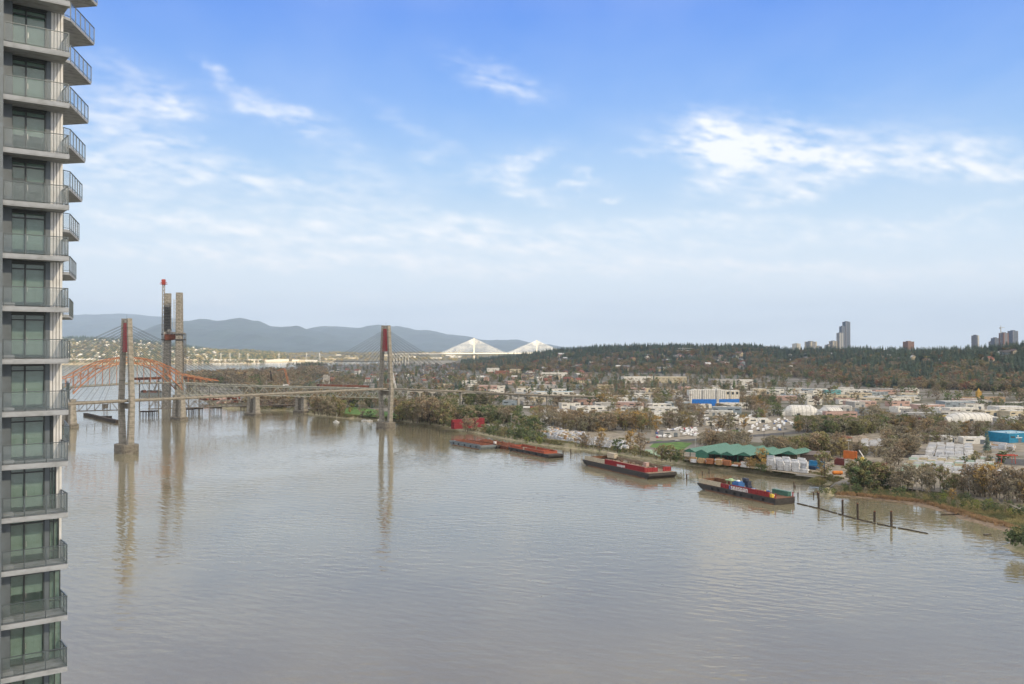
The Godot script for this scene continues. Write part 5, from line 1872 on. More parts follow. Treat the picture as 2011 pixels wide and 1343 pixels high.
func lumber() -> void:
	var meshes = [bundle_mesh(6.1, 1.35, 1.3), bundle_mesh(4.9, 1.35, 1.3), bundle_mesh(3.7, 1.25, 1.3)]
	# u0, v0, u1, v1: a yard's four sides as bearing and dip; tiers; colours; label
	var yards = [
		[1508, 921, 1588, 930, 1505, 908, 4, ["wrap_white", "wrap_white", "wrap_print", "wrap_white"], 72, "right of the green-roofed shed"],
		[1062, 858, 1140, 872, 1075, 846, 3, ["wrap_white", "wrap_print", "wrap_white", "wrap_cream", "lumber_raw"], 60, "in the yard above the orange barge"],
		[1140, 872, 1232, 884, 1150, 862, 2, ["wrap_white", "wrap_white", "wrap_print"], 26, "behind bare trees above the empty barge"],
		[1815, 896, 1912, 899, 1822, 876, 2, ["wrap_white", "wrap_white", "wrap_print", "wrap_white"], 54, "in the yard before the blue warehouse"],
		[1765, 926, 1950, 932, 1790, 900, 2, ["wrap_white", "wrap_print", "wrap_mint", "wrap_white", "wrap_cream"], 54, "behind the bare birches"],
		[1352, 908, 1470, 919, 1360, 903, 2, ["lumber_cedar", "lumber_raw", "wrap_white", "lumber_cedar"], 16, "before the green-roofed shed's doors"],
		[1690, 876, 1740, 878, 1690, 868, 2, ["wrap_white", "wrap_white"], 8, "near the gravel pile"],
		[1930, 880, 1990, 886, 1935, 874, 2, ["wrap_white", "lumber_raw", "wrap_print"], 10, "beside the blue warehouse"],
	]
	var total = 0
	var rest = []
	for y in yards:
		var o = on_ground(y[0], y[1])
		var ex = on_ground(y[2], y[3]) - o
		var ez = on_ground(y[4], y[5]) - o
		var dirx = ex.normalized()
		var nx = maxi(1, int(ex.length() / 6.5))
		var nz = maxi(1, int(ez.length() / 2.6))
		var turn = atan2(-dirx.z, dirx.x)
		var made = 0
		var more = []
		for j in nz:
			for i in nx:
				var tiers = clampi(y[6] + rng.randi_range(-2, 1), 0, 5)
				if rng.randf() < 0.06: continue
				var p = o + ex * ((i + 0.5 + rng.randf_range(-0.08, 0.08)) / nx) + ez * ((j + 0.5) / nz)
				var mat = y[7][rng.randi() % y[7].size()]
				for k in tiers:
					var at = p + Vector3(rng.randf_range(-0.3, 0.3), 0.14 + FLAT - p.y + k * 1.36, rng.randf_range(-0.1, 0.1))
					if made < y[8]:
						var b = solo("lumber_bundle", meshes[rng.randi() % 2], {"wrap_white": "white", "wrap_print": "bluish white", "wrap_cream": "cream", "lumber_raw": "bare tan", "lumber_cedar": "bare orange", "wrap_mint": "mint green"}[mat] + " lumber bundle, " + ["bottom", "second", "third", "fourth", "top"][k] + " tier, " + y[9], "lumber bundle", "lumber bundles " + y[9], at)
						b.rotation.y = turn + rng.randf_range(-0.03, 0.03)
						b.set_surface_override_material(0, M[mat])
						made += 1
					else:
						more.append([Transform3D(Basis(Vector3.UP, turn + rng.randf_range(-0.03, 0.03)), at), mat])
				take(p, 3.0)
		rest.append_array(more)
		total += made
	# the bundles behind these, past counting
	paint("wrap_any", Color(1, 1, 1), 0.5)
	tinted(M.wrap_any)
	var gb := Geo.new()
	gb.box(Vector3(0, 0.72, 0), Vector3(6.0, 1.22, 1.28))
	var mm := MultiMesh.new()
	mm.transform_format = MultiMesh.TRANSFORM_3D
	mm.use_colors = true
	mm.mesh = gb.mesh(M.wrap_any)
	mm.instance_count = rest.size()
	var tone = {"wrap_white": Color(0.72, 0.73, 0.76), "wrap_print": Color(0.60, 0.63, 0.70), "wrap_cream": Color(0.60, 0.52, 0.36), "lumber_raw": Color(0.52, 0.34, 0.18), "lumber_cedar": Color(0.42, 0.17, 0.08), "wrap_mint": Color(0.48, 0.62, 0.55)}
	for i in rest.size():
		mm.set_instance_transform(i, rest[i][0])
		mm.set_instance_color(i, tone[rest[i][1]])
	var o2 := MultiMeshInstance3D.new()
	o2.name = "more_lumber_bundles"
	o2.multimesh = mm
	add_child(o2)
	o2.set_meta("kind", "stuff")
	tag(o2, "rows of white wrapped lumber bundles filling the backs of the yards", "lumber")

var container_mesh: ArrayMesh
func containers() -> void:
	# corrugated box with corner posts and end doors
	var g := Geo.new()
	var L = 12.2
	var W = 2.44
	var H = 2.6
	g.box(Vector3(0, H * 0.5, 0), Vector3(L - 0.1, H - 0.1, W - 0.14))
	for s in [-1.0, 1.0]:
		for i in 22:
			g.box(Vector3(-L * 0.5 + 0.5 + i * (L - 1.0) / 21.0, H * 0.5, s * (W * 0.5 - 0.05)), Vector3(0.24, H - 0.3, 0.05))
		for x in [-1.0, 1.0]:
			g.box(Vector3(x * (L * 0.5 - 0.08), H * 0.5, s * (W * 0.5 - 0.08)), Vector3(0.17, H, 0.17))
		g.box(Vector3(0, H - 0.08, s * (W * 0.5 - 0.07)), Vector3(L - 0.34, 0.15, 0.15))
		g.box(Vector3(0, 0.08, s * (W * 0.5 - 0.07)), Vector3(L - 0.34, 0.15, 0.15))
		for z in [-0.7, -0.3, 0.3, 0.7]:
			g.box(Vector3(s * (L * 0.5 - 0.01), H * 0.5, z), Vector3(0.06, H - 0.4, 0.06))
	container_mesh = g.mesh(M.paint)
	paint("box_red", Color(0.26, 0.025, 0.035), 0.5)
	paint("box_blue", Color(0.015, 0.20, 0.68), 0.5)
	paint("box_sky", Color(0.03, 0.23, 0.46), 0.5)
	paint("box_orange", Color(0.62, 0.17, 0.03), 0.5)
	paint("box_white", Color(0.62, 0.58, 0.52), 0.5)
	paint("box_maroon", Color(0.17, 0.04, 0.035), 0.5)
	paint("box_navy", Color(0.02, 0.05, 0.12), 0.5)
	# base bearing and dip, columns, tiers, rows, column step, turn, material, label
	stack(891, 843, 953, 838, 3, 4, 2, "box_red", "dark red container on the wooded point")
	stack(1359, 797, 1407, 797, 4, 4, 1, "box_blue", "blue container below the white block's left half")
	stack(1413, 797, 1452, 796.5, 3, 4, 1, "box_blue", "blue container below the white block's right half")
	stack(1584, 918, 1613, 921, 1, 2, 2, "box_sky", "sky blue container beside the tall lumber stacks")
	stack(1582, 921, 1600, 923, 1, 1, 1, "box_navy", "navy container in front of the sky blue pair")
	stack(1637, 912, 1660, 915, 1, 2, 1, "box_maroon", "maroon container left of the white pair by the bank trees")
	stack(1657, 915, 1683, 918, 1, 2, 1, "box_white", "off-white container right of the maroon pair by the bank trees")
	stack(1655, 904, 1681, 906, 1, 3, 1, "box_orange", "orange container topping the row behind the white pair")
	stack(1710, 928, 1738, 931, 1, 3, 1, "box_maroon", "maroon container half hidden by trees on the bank")
	stack(1780, 934, 1806, 936, 1, 2, 1, "wrap_cream", "cream container behind the bare birches")

func stack(u0: float, v0: float, u1: float, v1: float, cols: int, tiers: int, rows: int, mat: String, label: String) -> void:
	var a = on_ground(u0, v0)
	var b = on_ground(u1, v1)
	var d = (b - a).normalized()
	var back = Vector3(d.z, 0, -d.x)
	if back.z > 0: back = -back
	var l = a.distance_to(b) / cols
	for c in cols:
		for r in rows:
			for k in tiers:
				if rows > 1 and r == 0 and c == 0 and k == tiers - 1: continue
				var own = label
				if tiers > 1: own += ", " + ("bottom" if k == 0 else ("top" if k == tiers - 1 else ["", "second", "third"][k])) + " tier"
				if cols > 1: own += " of the " + ["first", "second", "third", "fourth"][c] + " column"
				if rows > 1 and r > 0: own = "rear " + own
				var o = solo("shipping_container", container_mesh, own, "container", label + " group", a + d * (l * (c + 0.5)) + back * (1.4 + r * 2.7) + Vector3.UP * (0.12 + k * 2.62))
				o.rotation.y = atan2(-d.z, d.x) + rng.randf_range(-0.01, 0.01)
				o.scale = Vector3(minf((l - 0.25) / 12.2, 1.15), 1, 1)
				o.set_surface_override_material(0, M[mat])
	take((a + b) * 0.5, a.distance_to(b) * 0.5)

var car_meshes := []
func vehicles() -> void:
	# car, van and motor home: rounded body, dark glass band, wheels
	for k in 3:
		var L = [4.5, 5.4, 8.5][k]
		var W = [1.8, 2.0, 2.4][k]
		var body := Geo.new()
		var prof = [
			[[-0.5, 0.35], [-0.5, 0.85], [-0.44, 0.95], [-0.22, 1.02], [-0.12, 1.45], [0.24, 1.48], [0.38, 1.0], [0.48, 0.9], [0.5, 0.4]],
			[[-0.5, 0.35], [-0.5, 0.9], [-0.4, 1.1], [-0.32, 1.85], [-0.2, 1.98], [0.48, 1.98], [0.5, 1.8], [0.5, 0.4]],
			[[-0.5, 0.45], [-0.5, 1.9], [-0.42, 2.9], [-0.36, 3.0], [0.5, 3.0], [0.5, 0.5]]][k]
		var rings = []
		for s in [-1.0, -0.9, 0.9, 1.0]:
			var r = []
			for q in prof:
				var yy = q[1]
				if absf(s) > 0.95 and yy > 0.9: yy -= 0.08
				r.append(Vector3(q[0] * L, yy, s * W * 0.5))
			rings.append(r)
		body.skin(rings)
		var dark := Geo.new()
		var gy = [1.23, 1.5, 2.0][k]
		var gh = [0.28, 0.5, 0.7][k]
		dark.box(Vector3(0.05 * L, gy, 0), Vector3(L * [0.36, 0.6, 0.7][k], gh, W * 0.99 + 0.03))
		for x in [-0.32, 0.32]:
			for s in [-1.0, 1.0]:
				dark.tube(Vector3(x * L, 0.33, s * (W * 0.5 - 0.2)), Vector3(x * L, 0.33, s * (W * 0.5 + 0.02)), 0.33, 0.33, 10)
		var am = body.mesh(M.paint)
		dark.mesh(M.navy_paint, am)
		car_meshes.append(am)
	var cols = [["car_white", 0.72, 0.72, 0.72], ["car_silver", 0.42, 0.43, 0.44], ["car_black", 0.03, 0.03, 0.035], ["car_red", 0.35, 0.03, 0.03], ["car_blue", 0.05, 0.11, 0.28], ["car_grey", 0.17, 0.175, 0.18]]
	var paints = []
	for c in cols: paints.append(plain(c[0], Color(c[1], c[2], c[3]), 0.3))
	# lots: corner, end, depth corner, count, share of motor homes, label
	var lots = [
		[1284, 862, 1372, 856, 1290, 846, 84, 0.25, "vehicle packed in the wrecking yard left of the gravel road"],
		[1470, 852, 1560, 844, 1475, 828, 44, 0.5, "vehicle kept in the storage yard behind brown trees"],
		[1380, 858, 1470, 852, 1385, 848, 26, 0.3, "vehicle parked between the wrecking yard and storage yard"],
		[1640, 882, 1700, 884, 1650, 872, 10, 0.1, "vehicle parked near the gravel pile"],
		[1880, 930, 1990, 938, 1885, 924, 14, 0.2, "vehicle parked behind the sparse bank trees"],
		[1500, 811, 1640, 820, 1510, 806, 30, 0.5, "vehicle on the lot before the white fabric halls"],
		[1092, 814, 1262, 818, 1096, 802, 34, 0.6, "vehicle parked among brown trees behind the first lumber yard"],
		[1378, 838, 1482, 836, 1384, 816, 40, 0.5, "vehicle parked in the wood between the two yards"],
		[1340, 765, 1470, 766, 1345, 760, 20, 0.3, "vehicle parked on the street behind the white block"],
	]
	for y in lots:
		var o = on_ground(y[0], y[1])
		var ex = on_ground(y[2], y[3]) - o
		var ez = on_ground(y[4], y[5]) - o
		var rows = maxi(2, int(ez.length() / 11.0))
		for i in y[6]:
			var f = (i % rows + 0.5) / rows
			var p = o + ex * rng.randf() + ez * (f + rng.randf_range(-0.4, 0.4) / rows)
			var k = 2 if rng.randf() < y[7] else rng.randi() % 2
			var m = paints[0] if k == 2 or rng.randf() < 0.4 else paints[rng.randi() % paints.size()]
			var tint = "white" if k == 2 or m == paints[0] else ["white", "silver", "black", "red", "blue", "grey"][paints.find(m)]
			var c = solo(["parked_car", "parked_van", "motor_home"][k], car_meshes[k], tint + [" car ", " van ", " motor home "][k] + y[8].substr(y[8].find(" ") + 1), "vehicle", y[8], Vector3(p.x, FLAT + 0.2, p.z))
			c.rotation.y = rng.randf_range(-0.15, 0.15) + (PI * 0.5 if k < 2 else 1.2)
			c.set_surface_override_material(0, m)
			take(p, 4.0)
	# cars crossing the truss bridge and the gravel road are too small to tell apart beyond this
	for q in [[1440, 850, 0], [1585, 845.5, 1], [1330, 866.5, 0]]:
		var p = on_ground(q[0], q[1])
		var c = solo("moving_car", car_meshes[q[2]], ["white car on the gravel road near the storage yard", "van at the bend of the gravel road", "silver car on the road beside the wrecking yard"][0 if q[0] == 1440 else (1 if q[0] == 1585 else 2)], "vehicle", "", Vector3(p.x, FLAT + 0.25, p.z))
		c.set_surface_override_material(0, paints[0 if q[0] != 1330 else 1])
		c.rotation.y = 0.3

func build_buildings() -> void:
	green_shed()
	white_block()
	fabric_halls()
	named_sheds()
	skyline()
	scattered()

func green_shed() -> void:
	# five parallel gabled bays with ends towards the river; roof falls away to the right rear
	worn("roof_green", Color(0.115, 0.255, 0.20), 0.55, 6.0, 0.22, 71)
	worn("wall_green", Color(0.055, 0.20, 0.145), 0.6, 6.0, 0.2, 72)
	worn("shed_boards", Color(0.26, 0.23, 0.19), 0.9, 5.0, 0.3, 75)
	var a = on_ground(1341, 903)
	var b = on_ground(1440, 912)
	var d = (b - a)
	var w = d.length()
	d = d.normalized()
	var back = Vector3(d.z, 0, -d.x)
	if back.z > 0: back = -back
	var t = thing("green_roofed_shed", "long open lumber shed with a folded green metal roof on the river bank", "shed", "", a)
	t.transform.basis = Basis(d, Vector3.UP, -back)
	var bay = w / 4.0
	var depth = 62.0
	var eave = 7.2
	for i in 7:
		var x0 = i * bay
		var dep = depth if i < 4 else depth * [0.86, 0.7, 0.5][i - 4]
		var shift = 0.0 if i < 4 else [-6.0, -22.0, -38.0][i - 4]
		var g := Geo.new()
		g.xf = Transform3D(Basis(Vector3.UP, PI * 0.5), Vector3(x0 + bay * 0.5, 0, -dep * 0.5 + shift))
		gable(g, Vector3.ZERO, dep, bay, eave, 2.3, 0.02 if i < 6 else 0.5)
		for k in 20:
			for s in [-1.0, 1.0]:
				var z = -dep * 0.5 + dep * (k + 0.5) / 20.0
				g.bar(Vector3(z, eave + 0.28, s * bay * 0.49), Vector3(z, eave + 2.56, 0), 0.09, 0.10)
		part(t, "roof_bay", g, M.roof_green)
		# gable end in green sheet
		g = Geo.new()
		var zf = shift - 0.15
		g.tri(Vector3(x0, eave, zf), Vector3(x0 + bay, eave, zf), Vector3(x0 + bay * 0.5, eave + 2.2, zf))
		g.tri(Vector3(x0, eave, zf - 0.2), Vector3(x0 + bay, eave, zf - 0.2), Vector3(x0 + bay * 0.5, eave + 2.2, zf - 0.2))
		g.box(Vector3(x0 + bay * 0.5, eave - 0.2, zf - 0.1), Vector3(bay, 0.5, 0.3))
		if i == 1:
			g.box(Vector3(x0 + bay * 0.5, eave * 0.5, zf - 0.12), Vector3(bay - 0.3, eave - 0.5, 0.2))
		part(t, "gable_end", g, M.wall_green)
		for x in [x0 + 0.3]:
			for k in 6:
				member(t, "column", Vector3(x, 0, shift - 0.5 - k * dep / 6.0), Vector3(x, eave, shift - 0.5 - k * dep / 6.0), 0.45, 0.45, M.wall_green)
	var g := Geo.new()
	g.box(Vector3(w * 0.5, eave * 0.5, -depth + 1.0), Vector3(w, eave, 0.4))
	g.box(Vector3(w * 0.5, eave * 0.5, -depth * 0.5), Vector3(w * 0.96, eave, 0.4))
	part(t, "back_wall", g, M.shed_boards)
	g = Geo.new()
	g.box(Vector3(w * 1.3, eave * 0.5, -depth + 9.0), Vector3(w * 0.6, eave, 0.4))
	part(t, "back_wall", g, M.shed_boards)
	take(a + d * w * 0.5 + back * 30.0, 34.0)
	take(a + d * w * 1.2 + back * 34.0, 34.0)
	# brown shed to the right
	var p = on_ground(1600, 904)
	var s = thing("brown_shed", "dark brown shed with a low gabled grey roof behind the lumber stacks", "shed", "", p)
	g = Geo.new()
	gable_walls(g, Vector3.ZERO, 22.0, 13.0, 5.4, 2.2)
	part(s, "wall", g, worn("wall_brown", Color(0.085, 0.065, 0.06), 0.8, 5.0, 0.3, 73))
	g = Geo.new()
	gable(g, Vector3.ZERO, 22.0, 13.0, 5.4, 2.2, 0.5)
	part(s, "roof", g, worn("roof_mauve", Color(0.17, 0.145, 0.145), 0.8, 5.0, 0.25, 74))
	g = Geo.new()
	g.box(Vector3(7, 2.0, 6.56), Vector3(3.4, 4.0, 0.12))
	part(s, "door", g, M.shed_boards)
	s.rotation.y = -0.25
	take(p, 12.0)

func white_block() -> void:
	var p = on_ground(1403, 791)
	var px = -p.z / FOC
	var t = thing("white_block", "long white tank-like block with grey vertical stripes behind blue containers", "building", "", p)
	t.rotation.y = 0.06
	var L = 100.0 * px
	var n = 11
	for i in n:
		var w = L / n
		var x = -L * 0.5 + w * (i + 0.5)
		var h = (24.0 + [1.0, 2.5, 1.5, 2.2, 3.0, 1.8, 3.2, 1.2, 0.4, 0.0, 0.2][i]) * px
		var g := Geo.new()
		g.box(Vector3(x, h * 0.5, -9.0 - (i % 3)), Vector3(w - 0.25, h, 18.0))
		var bay = part(t, "bay", g, M.white_wall)
		for k in 2:
			g = Geo.new()
			g.box(Vector3(x - w * 0.25 + w * 0.5 * k, h * 0.52, 0.06 - (i % 3)), Vector3(w * 0.2, h * 0.86, 0.12))
			part(bay, "grey_stripe", g, M.grey_wall if i < 8 else M.cream_wall)
		if i > 7:
			g = Geo.new()
			g.box(Vector3(x, h * 0.78, 0.08 - (i % 3)), Vector3(w * 0.5, h * 0.2, 0.14))
			part(bay, "window", g, M.frame_dark)
	take(p + Vector3(0, 0, -8), L * 0.5)

func fabric_hall(u: float, v: float, wpx: float, hpx: float, dep: float, turn: float, label: String) -> void:
	var p = on_ground(u, v)
	var px = -p.z / FOC
	var t = thing("fabric_hall", label, "building", "white fabric halls", p)
	t.rotation.y = turn
	var L = wpx * px
	var H = hpx * px
	var g := Geo.new()
	var rings = []
	for i in 13:
		var f = i / 12.0
		var ends = clampf(minf(f, 1 - f) * 4.0, 0.25, 1.0)
		var r = []
		for k in 13:
			var a = PI * k / 12.0
			r.append(Vector3((f - 0.5) * L, maxf(H * pow(sin(a), 0.7) * pow(ends, 0.5), -0.2), -cos(a) * dep * 0.5 * (0.6 + 0.4 * ends)))
		rings.append(r)
	g.skin(rings)
	part(t, "membrane", g, paint("membrane_white", Color(0.74, 0.73, 0.70), 0.6))
	for i in 9:
		var f = 0.1 + 0.1 * i
		var rb := Geo.new()
		for k in 12:
			var a0 = PI * k / 12.0
			var a1 = PI * (k + 1) / 12.0
			var ends = clampf(minf(f, 1 - f) * 4.0, 0.25, 1.0)
			var pa = Vector3((f - 0.5) * L, H * pow(sin(a0), 0.7) * pow(ends, 0.5) + 0.1, -cos(a0) * dep * 0.5 * (0.6 + 0.4 * ends))
			var pb = Vector3((f - 0.5) * L, H * pow(maxf(sin(a1), 0.0), 0.7) * pow(ends, 0.5) + 0.1, -cos(a1) * dep * 0.5 * (0.6 + 0.4 * ends))
			rb.bar(pa, pb, 0.35, 0.35)
		part(t, "rib_seam", rb, M.grey_wall)
	g = Geo.new()
	g.box(Vector3(-L * 0.1, 1.8, dep * 0.5 + 0.1), Vector3(4.5, 3.6, 0.6))
	part(t, "door", g, M.frame_dark)
	take(p, L * 0.5)

func fabric_halls() -> void:
	fabric_hall(1572, 815, 76, 20, 34, -0.15, "large white fabric hall with a pitched tent roof, left of a pair")
	fabric_hall(1632, 817, 50, 19, 30, 0.2, "white rounded fabric hall, right of a pair")
	fabric_hall(1905, 827, 108, 17, 30, 0.05, "long low white arched hall near the rail yard")
	fabric_hall(1497, 829, 30, 9, 14, 0.1, "small white arched cover in the storage yard")

func pshed(u: float, v: float, wpx: float, hpx: float, dep: float, turn: float, wall: String, roof: String, label: String, group := "") -> Node3D:
	var p = on_ground(u, v)
	var px = -p.z / FOC
	return shed(p + Vector3(0, 0, -dep * 0.5), wpx * px, dep, hpx * px, turn, M[wall], M[roof], label, group)

func named_sheds() -> void:
	paint("roof_blue", Color(0.38, 0.55, 0.66), 0.6)
	paint("wall_azure", Color(0.005, 0.22, 0.42), 0.5)
	paint("wall_teal", Color(0.16, 0.40, 0.42), 0.6)
	pshed(1252, 752, 60, 12, 26, 0.12, "white_wall", "roof_pale", "long pale low apartment building, left of two at the hill's foot")
	pshed(1318, 752, 62, 12, 30, -0.10, "cream_wall", "roof_pale", "pale low apartment building with tan end, right of two at the hill's foot")
	pshed(1425, 757, 52, 12, 40, 0.2, "grey_wall", "roof_grey", "wide grey hall with ribbed walls under the wooded slope")
	pshed(1466, 757, 28, 11, 30, -0.1, "white_wall", "roof_pale", "pale hall joined to the wide grey hall")
	pshed(1492, 775, 26, 11, 24, 0.0, "cream_wall", "roof_pale", "cream box-shaped building right of the white block")
	pshed(1474, 779, 24, 7, 20, 0.1, "grey_wall", "roof_dark", "dark-roofed low building touching the white block")
	pshed(1462, 789, 22, 10, 14, 0.1, "tan_wall", "roof_pale", "small tan building at the white block's right corner")
	pshed(1088, 742, 52, 10, 26, 0.05, "white_wall", "roof_pale", "long white building with dark bays near the road up the hill")
	pshed(968, 733, 24, 10, 22, 0.1, "white_wall", "roof_pale", "white mid-rise flats left of the red brick pair")
	pshed(986, 738, 26, 10, 22, 0.1, "brick_wall", "roof_pale", "red brick and white flats in the far neighbourhood")
	pshed(1012, 732, 22, 7, 22, 0.0, "cream_wall", "roof_pale", "cream low flats in the far neighbourhood")
	pshed(1090, 778, 74, 8, 30, 0.05, "white_wall", "roof_blue", "long warehouse with a light blue roof behind the viaduct")
	pshed(1040, 762, 42, 6, 26, 0.05, "grey_wall", "roof_blue", "warehouse with a pale blue roof behind the truss bridge")
	pshed(958, 767, 36, 10, 24, 0.0, "pink_wall", "roof_pale", "pinkish two-storey commercial building behind the viaduct")
	pshed(1178, 806, 46, 7, 22, 0.1, "white_wall", "roof_pale", "white flat-roofed workshop under the viaduct's curve")
	pshed(1246, 774, 44, 6, 20, 0.1, "grey_wall", "roof_pale", "low grey workshop among trees left of the white block")
	pshed(1316, 858, 34, 10, 14, 0.2, "grey_wall", "roof_grey", "grey gabled workshop at the back of the wrecking yard")
	pshed(1410, 835, 50, 8, 18, 0.05, "white_wall", "roof_grey", "white workshop between the wrecking and storage yards")
	pshed(1930, 789, 88, 9, 16, 0.02, "tan_wall", "roof_brown", "long tan building with a hedge in front, right of the rail yard")
	pshed(1992, 814, 56, 14, 34, -0.05, "white_wall", "roof_pale", "white warehouse at the view's edge behind the arched hall")
	pshed(1885, 801, 60, 12, 30, 0.02, "blue_grey_wall", "roof_pale", "blue-grey warehouse behind the long arched hall")
	pshed(2000, 836, 50, 12, 30, 0.0, "grey_wall", "roof_pale", "grey warehouse at the view's edge beside the arched hall")
	pshed(1636, 778, 30, 12, 16, 0.1, "wall_teal", "roof_pale", "teal warehouse below the wooded slope")
	pshed(1690, 781, 44, 9, 20, 0.0, "cream_wall", "roof_brown", "cream warehouse right of the teal one")
	pshed(1836, 866, 90, 8, 18, 0.0, "grey_wall", "roof_pale", "long low pale-roofed shed behind the lumber yard")
	pshed(1920, 872, 46, 11, 18, -0.2, "white_wall", "roof_pale", "white sheds left of the blue warehouse")
	pshed(1865, 869, 16, 7, 9, 0.5, "white_wall", "roof_pale", "small white gabled hut between two lumber yards")
	# azure warehouse with its white sign
	var p = on_ground(2000, 869)
	var t = shed(p + Vector3(0, 0, -14), 36.0, 28.0, 8.6, 0.0, M.wall_azure, M.roof_blue, "bright blue warehouse with a white sign at the view's edge", "", "building", "blue_warehouse")
	t.rotation.y = 0.35
	var g := Geo.new()
	g.tube(Vector3(-7.0, 6.6, 14.05), Vector3(-7.0, 6.6, 14.2), 0.7, 0.7, 14)
	part(t, "sign_disc", g, M.white_paint)
	g = Geo.new()
	g.box(Vector3(-5.5, 4.9, 14.1), Vector3(8.0, 0.55, 0.1))
	part(t, "sign_strip", g, M.white_paint)
	g = Geo.new()
	g.xf.origin = Vector3(10, 4.2, 14.1)
	g.tri(Vector3(-2.2, 0, 0), Vector3(2.2, 0, 0), Vector3(0, 3.2, 0))
	part(t, "sign_triangle", g, M.white_paint)
	# tan building's clock-tower-like stack
	p = on_ground(1926, 789)
	g = Geo.new()
	g.box(Vector3(0, 8, 0), Vector3(7, 16, 7)); g.box(Vector3(0, 16.5, 0), Vector3(8, 1, 8))
	for k in 8: g.tube(Vector3(0, 17 + k * 0.8, 0), Vector3(0, 17.8 + k * 0.8, 0), 3.4 - k * 0.4, 3.0 - k * 0.4, 8)
	solo("domed_tower", g.mesh(paint("ochre_wall", Color(0.52, 0.33, 0.07))), "small ochre tower with a stepped dome rising over the long tan building", "tower", "", p + Vector3(0, 0, -8))

# ---------- towers on the skyline ----------
func high_rise(u: float, top: float, base: float, wpx: float, d: float, wall: Material, glass: Material, label: String, floors: int, style := 0) -> void:
	var b = D(u, base, d)
	var y0 = ground_y(b.x, b.z) - 2.0
	var yt = D(u, top, d).y
	var w = wpx / FOC * d
	var t = thing("high_rise", label, "building", "towers on the skyline", Vector3(b.x, y0, b.z))
	t.rotation.y = 0.3 + 0.2 * style
	var ww = w * 0.78
	var h = yt - y0
	var g := Geo.new()
	g.box(Vector3(0, h * 0.5, 0), Vector3(ww, h, ww))
	g.box(Vector3(0, h + 1.5, 0), Vector3(ww * 0.5, 3.0, ww * 0.5))
	part(t, "shaft", g, glass)
	for k in floors:
		var yy = h * (k + 1) / floors
		g = Geo.new()
		if style == 1:
			g.box(Vector3(0, yy - 0.6, 0), Vector3(ww + 1.6, 1.2, ww + 1.6))
		else:
			g.box(Vector3(0, yy - 0.4, 0), Vector3(ww + 0.5, 0.8, ww + 0.5))
		part(t, "floor_band", g, wall)
	for s in [[-1, -1], [1, -1], [1, 1], [-1, 1]]:
		g = Geo.new()
		g.box(Vector3(s[0] * ww * 0.42, h * 0.5 + 0.4, s[1] * ww * 0.42), Vector3(ww * 0.2, h, ww * 0.2))
		part(t, "corner_pier", g, wall)
	if style == 2:
		g = Geo.new()
		g.box(Vector3(ww * 0.1, h * 0.5, ww * 0.3), Vector3(ww * 0.34, h + 2.0, ww * 0.6))
		part(t, "white_spine", g, M.white_wall)

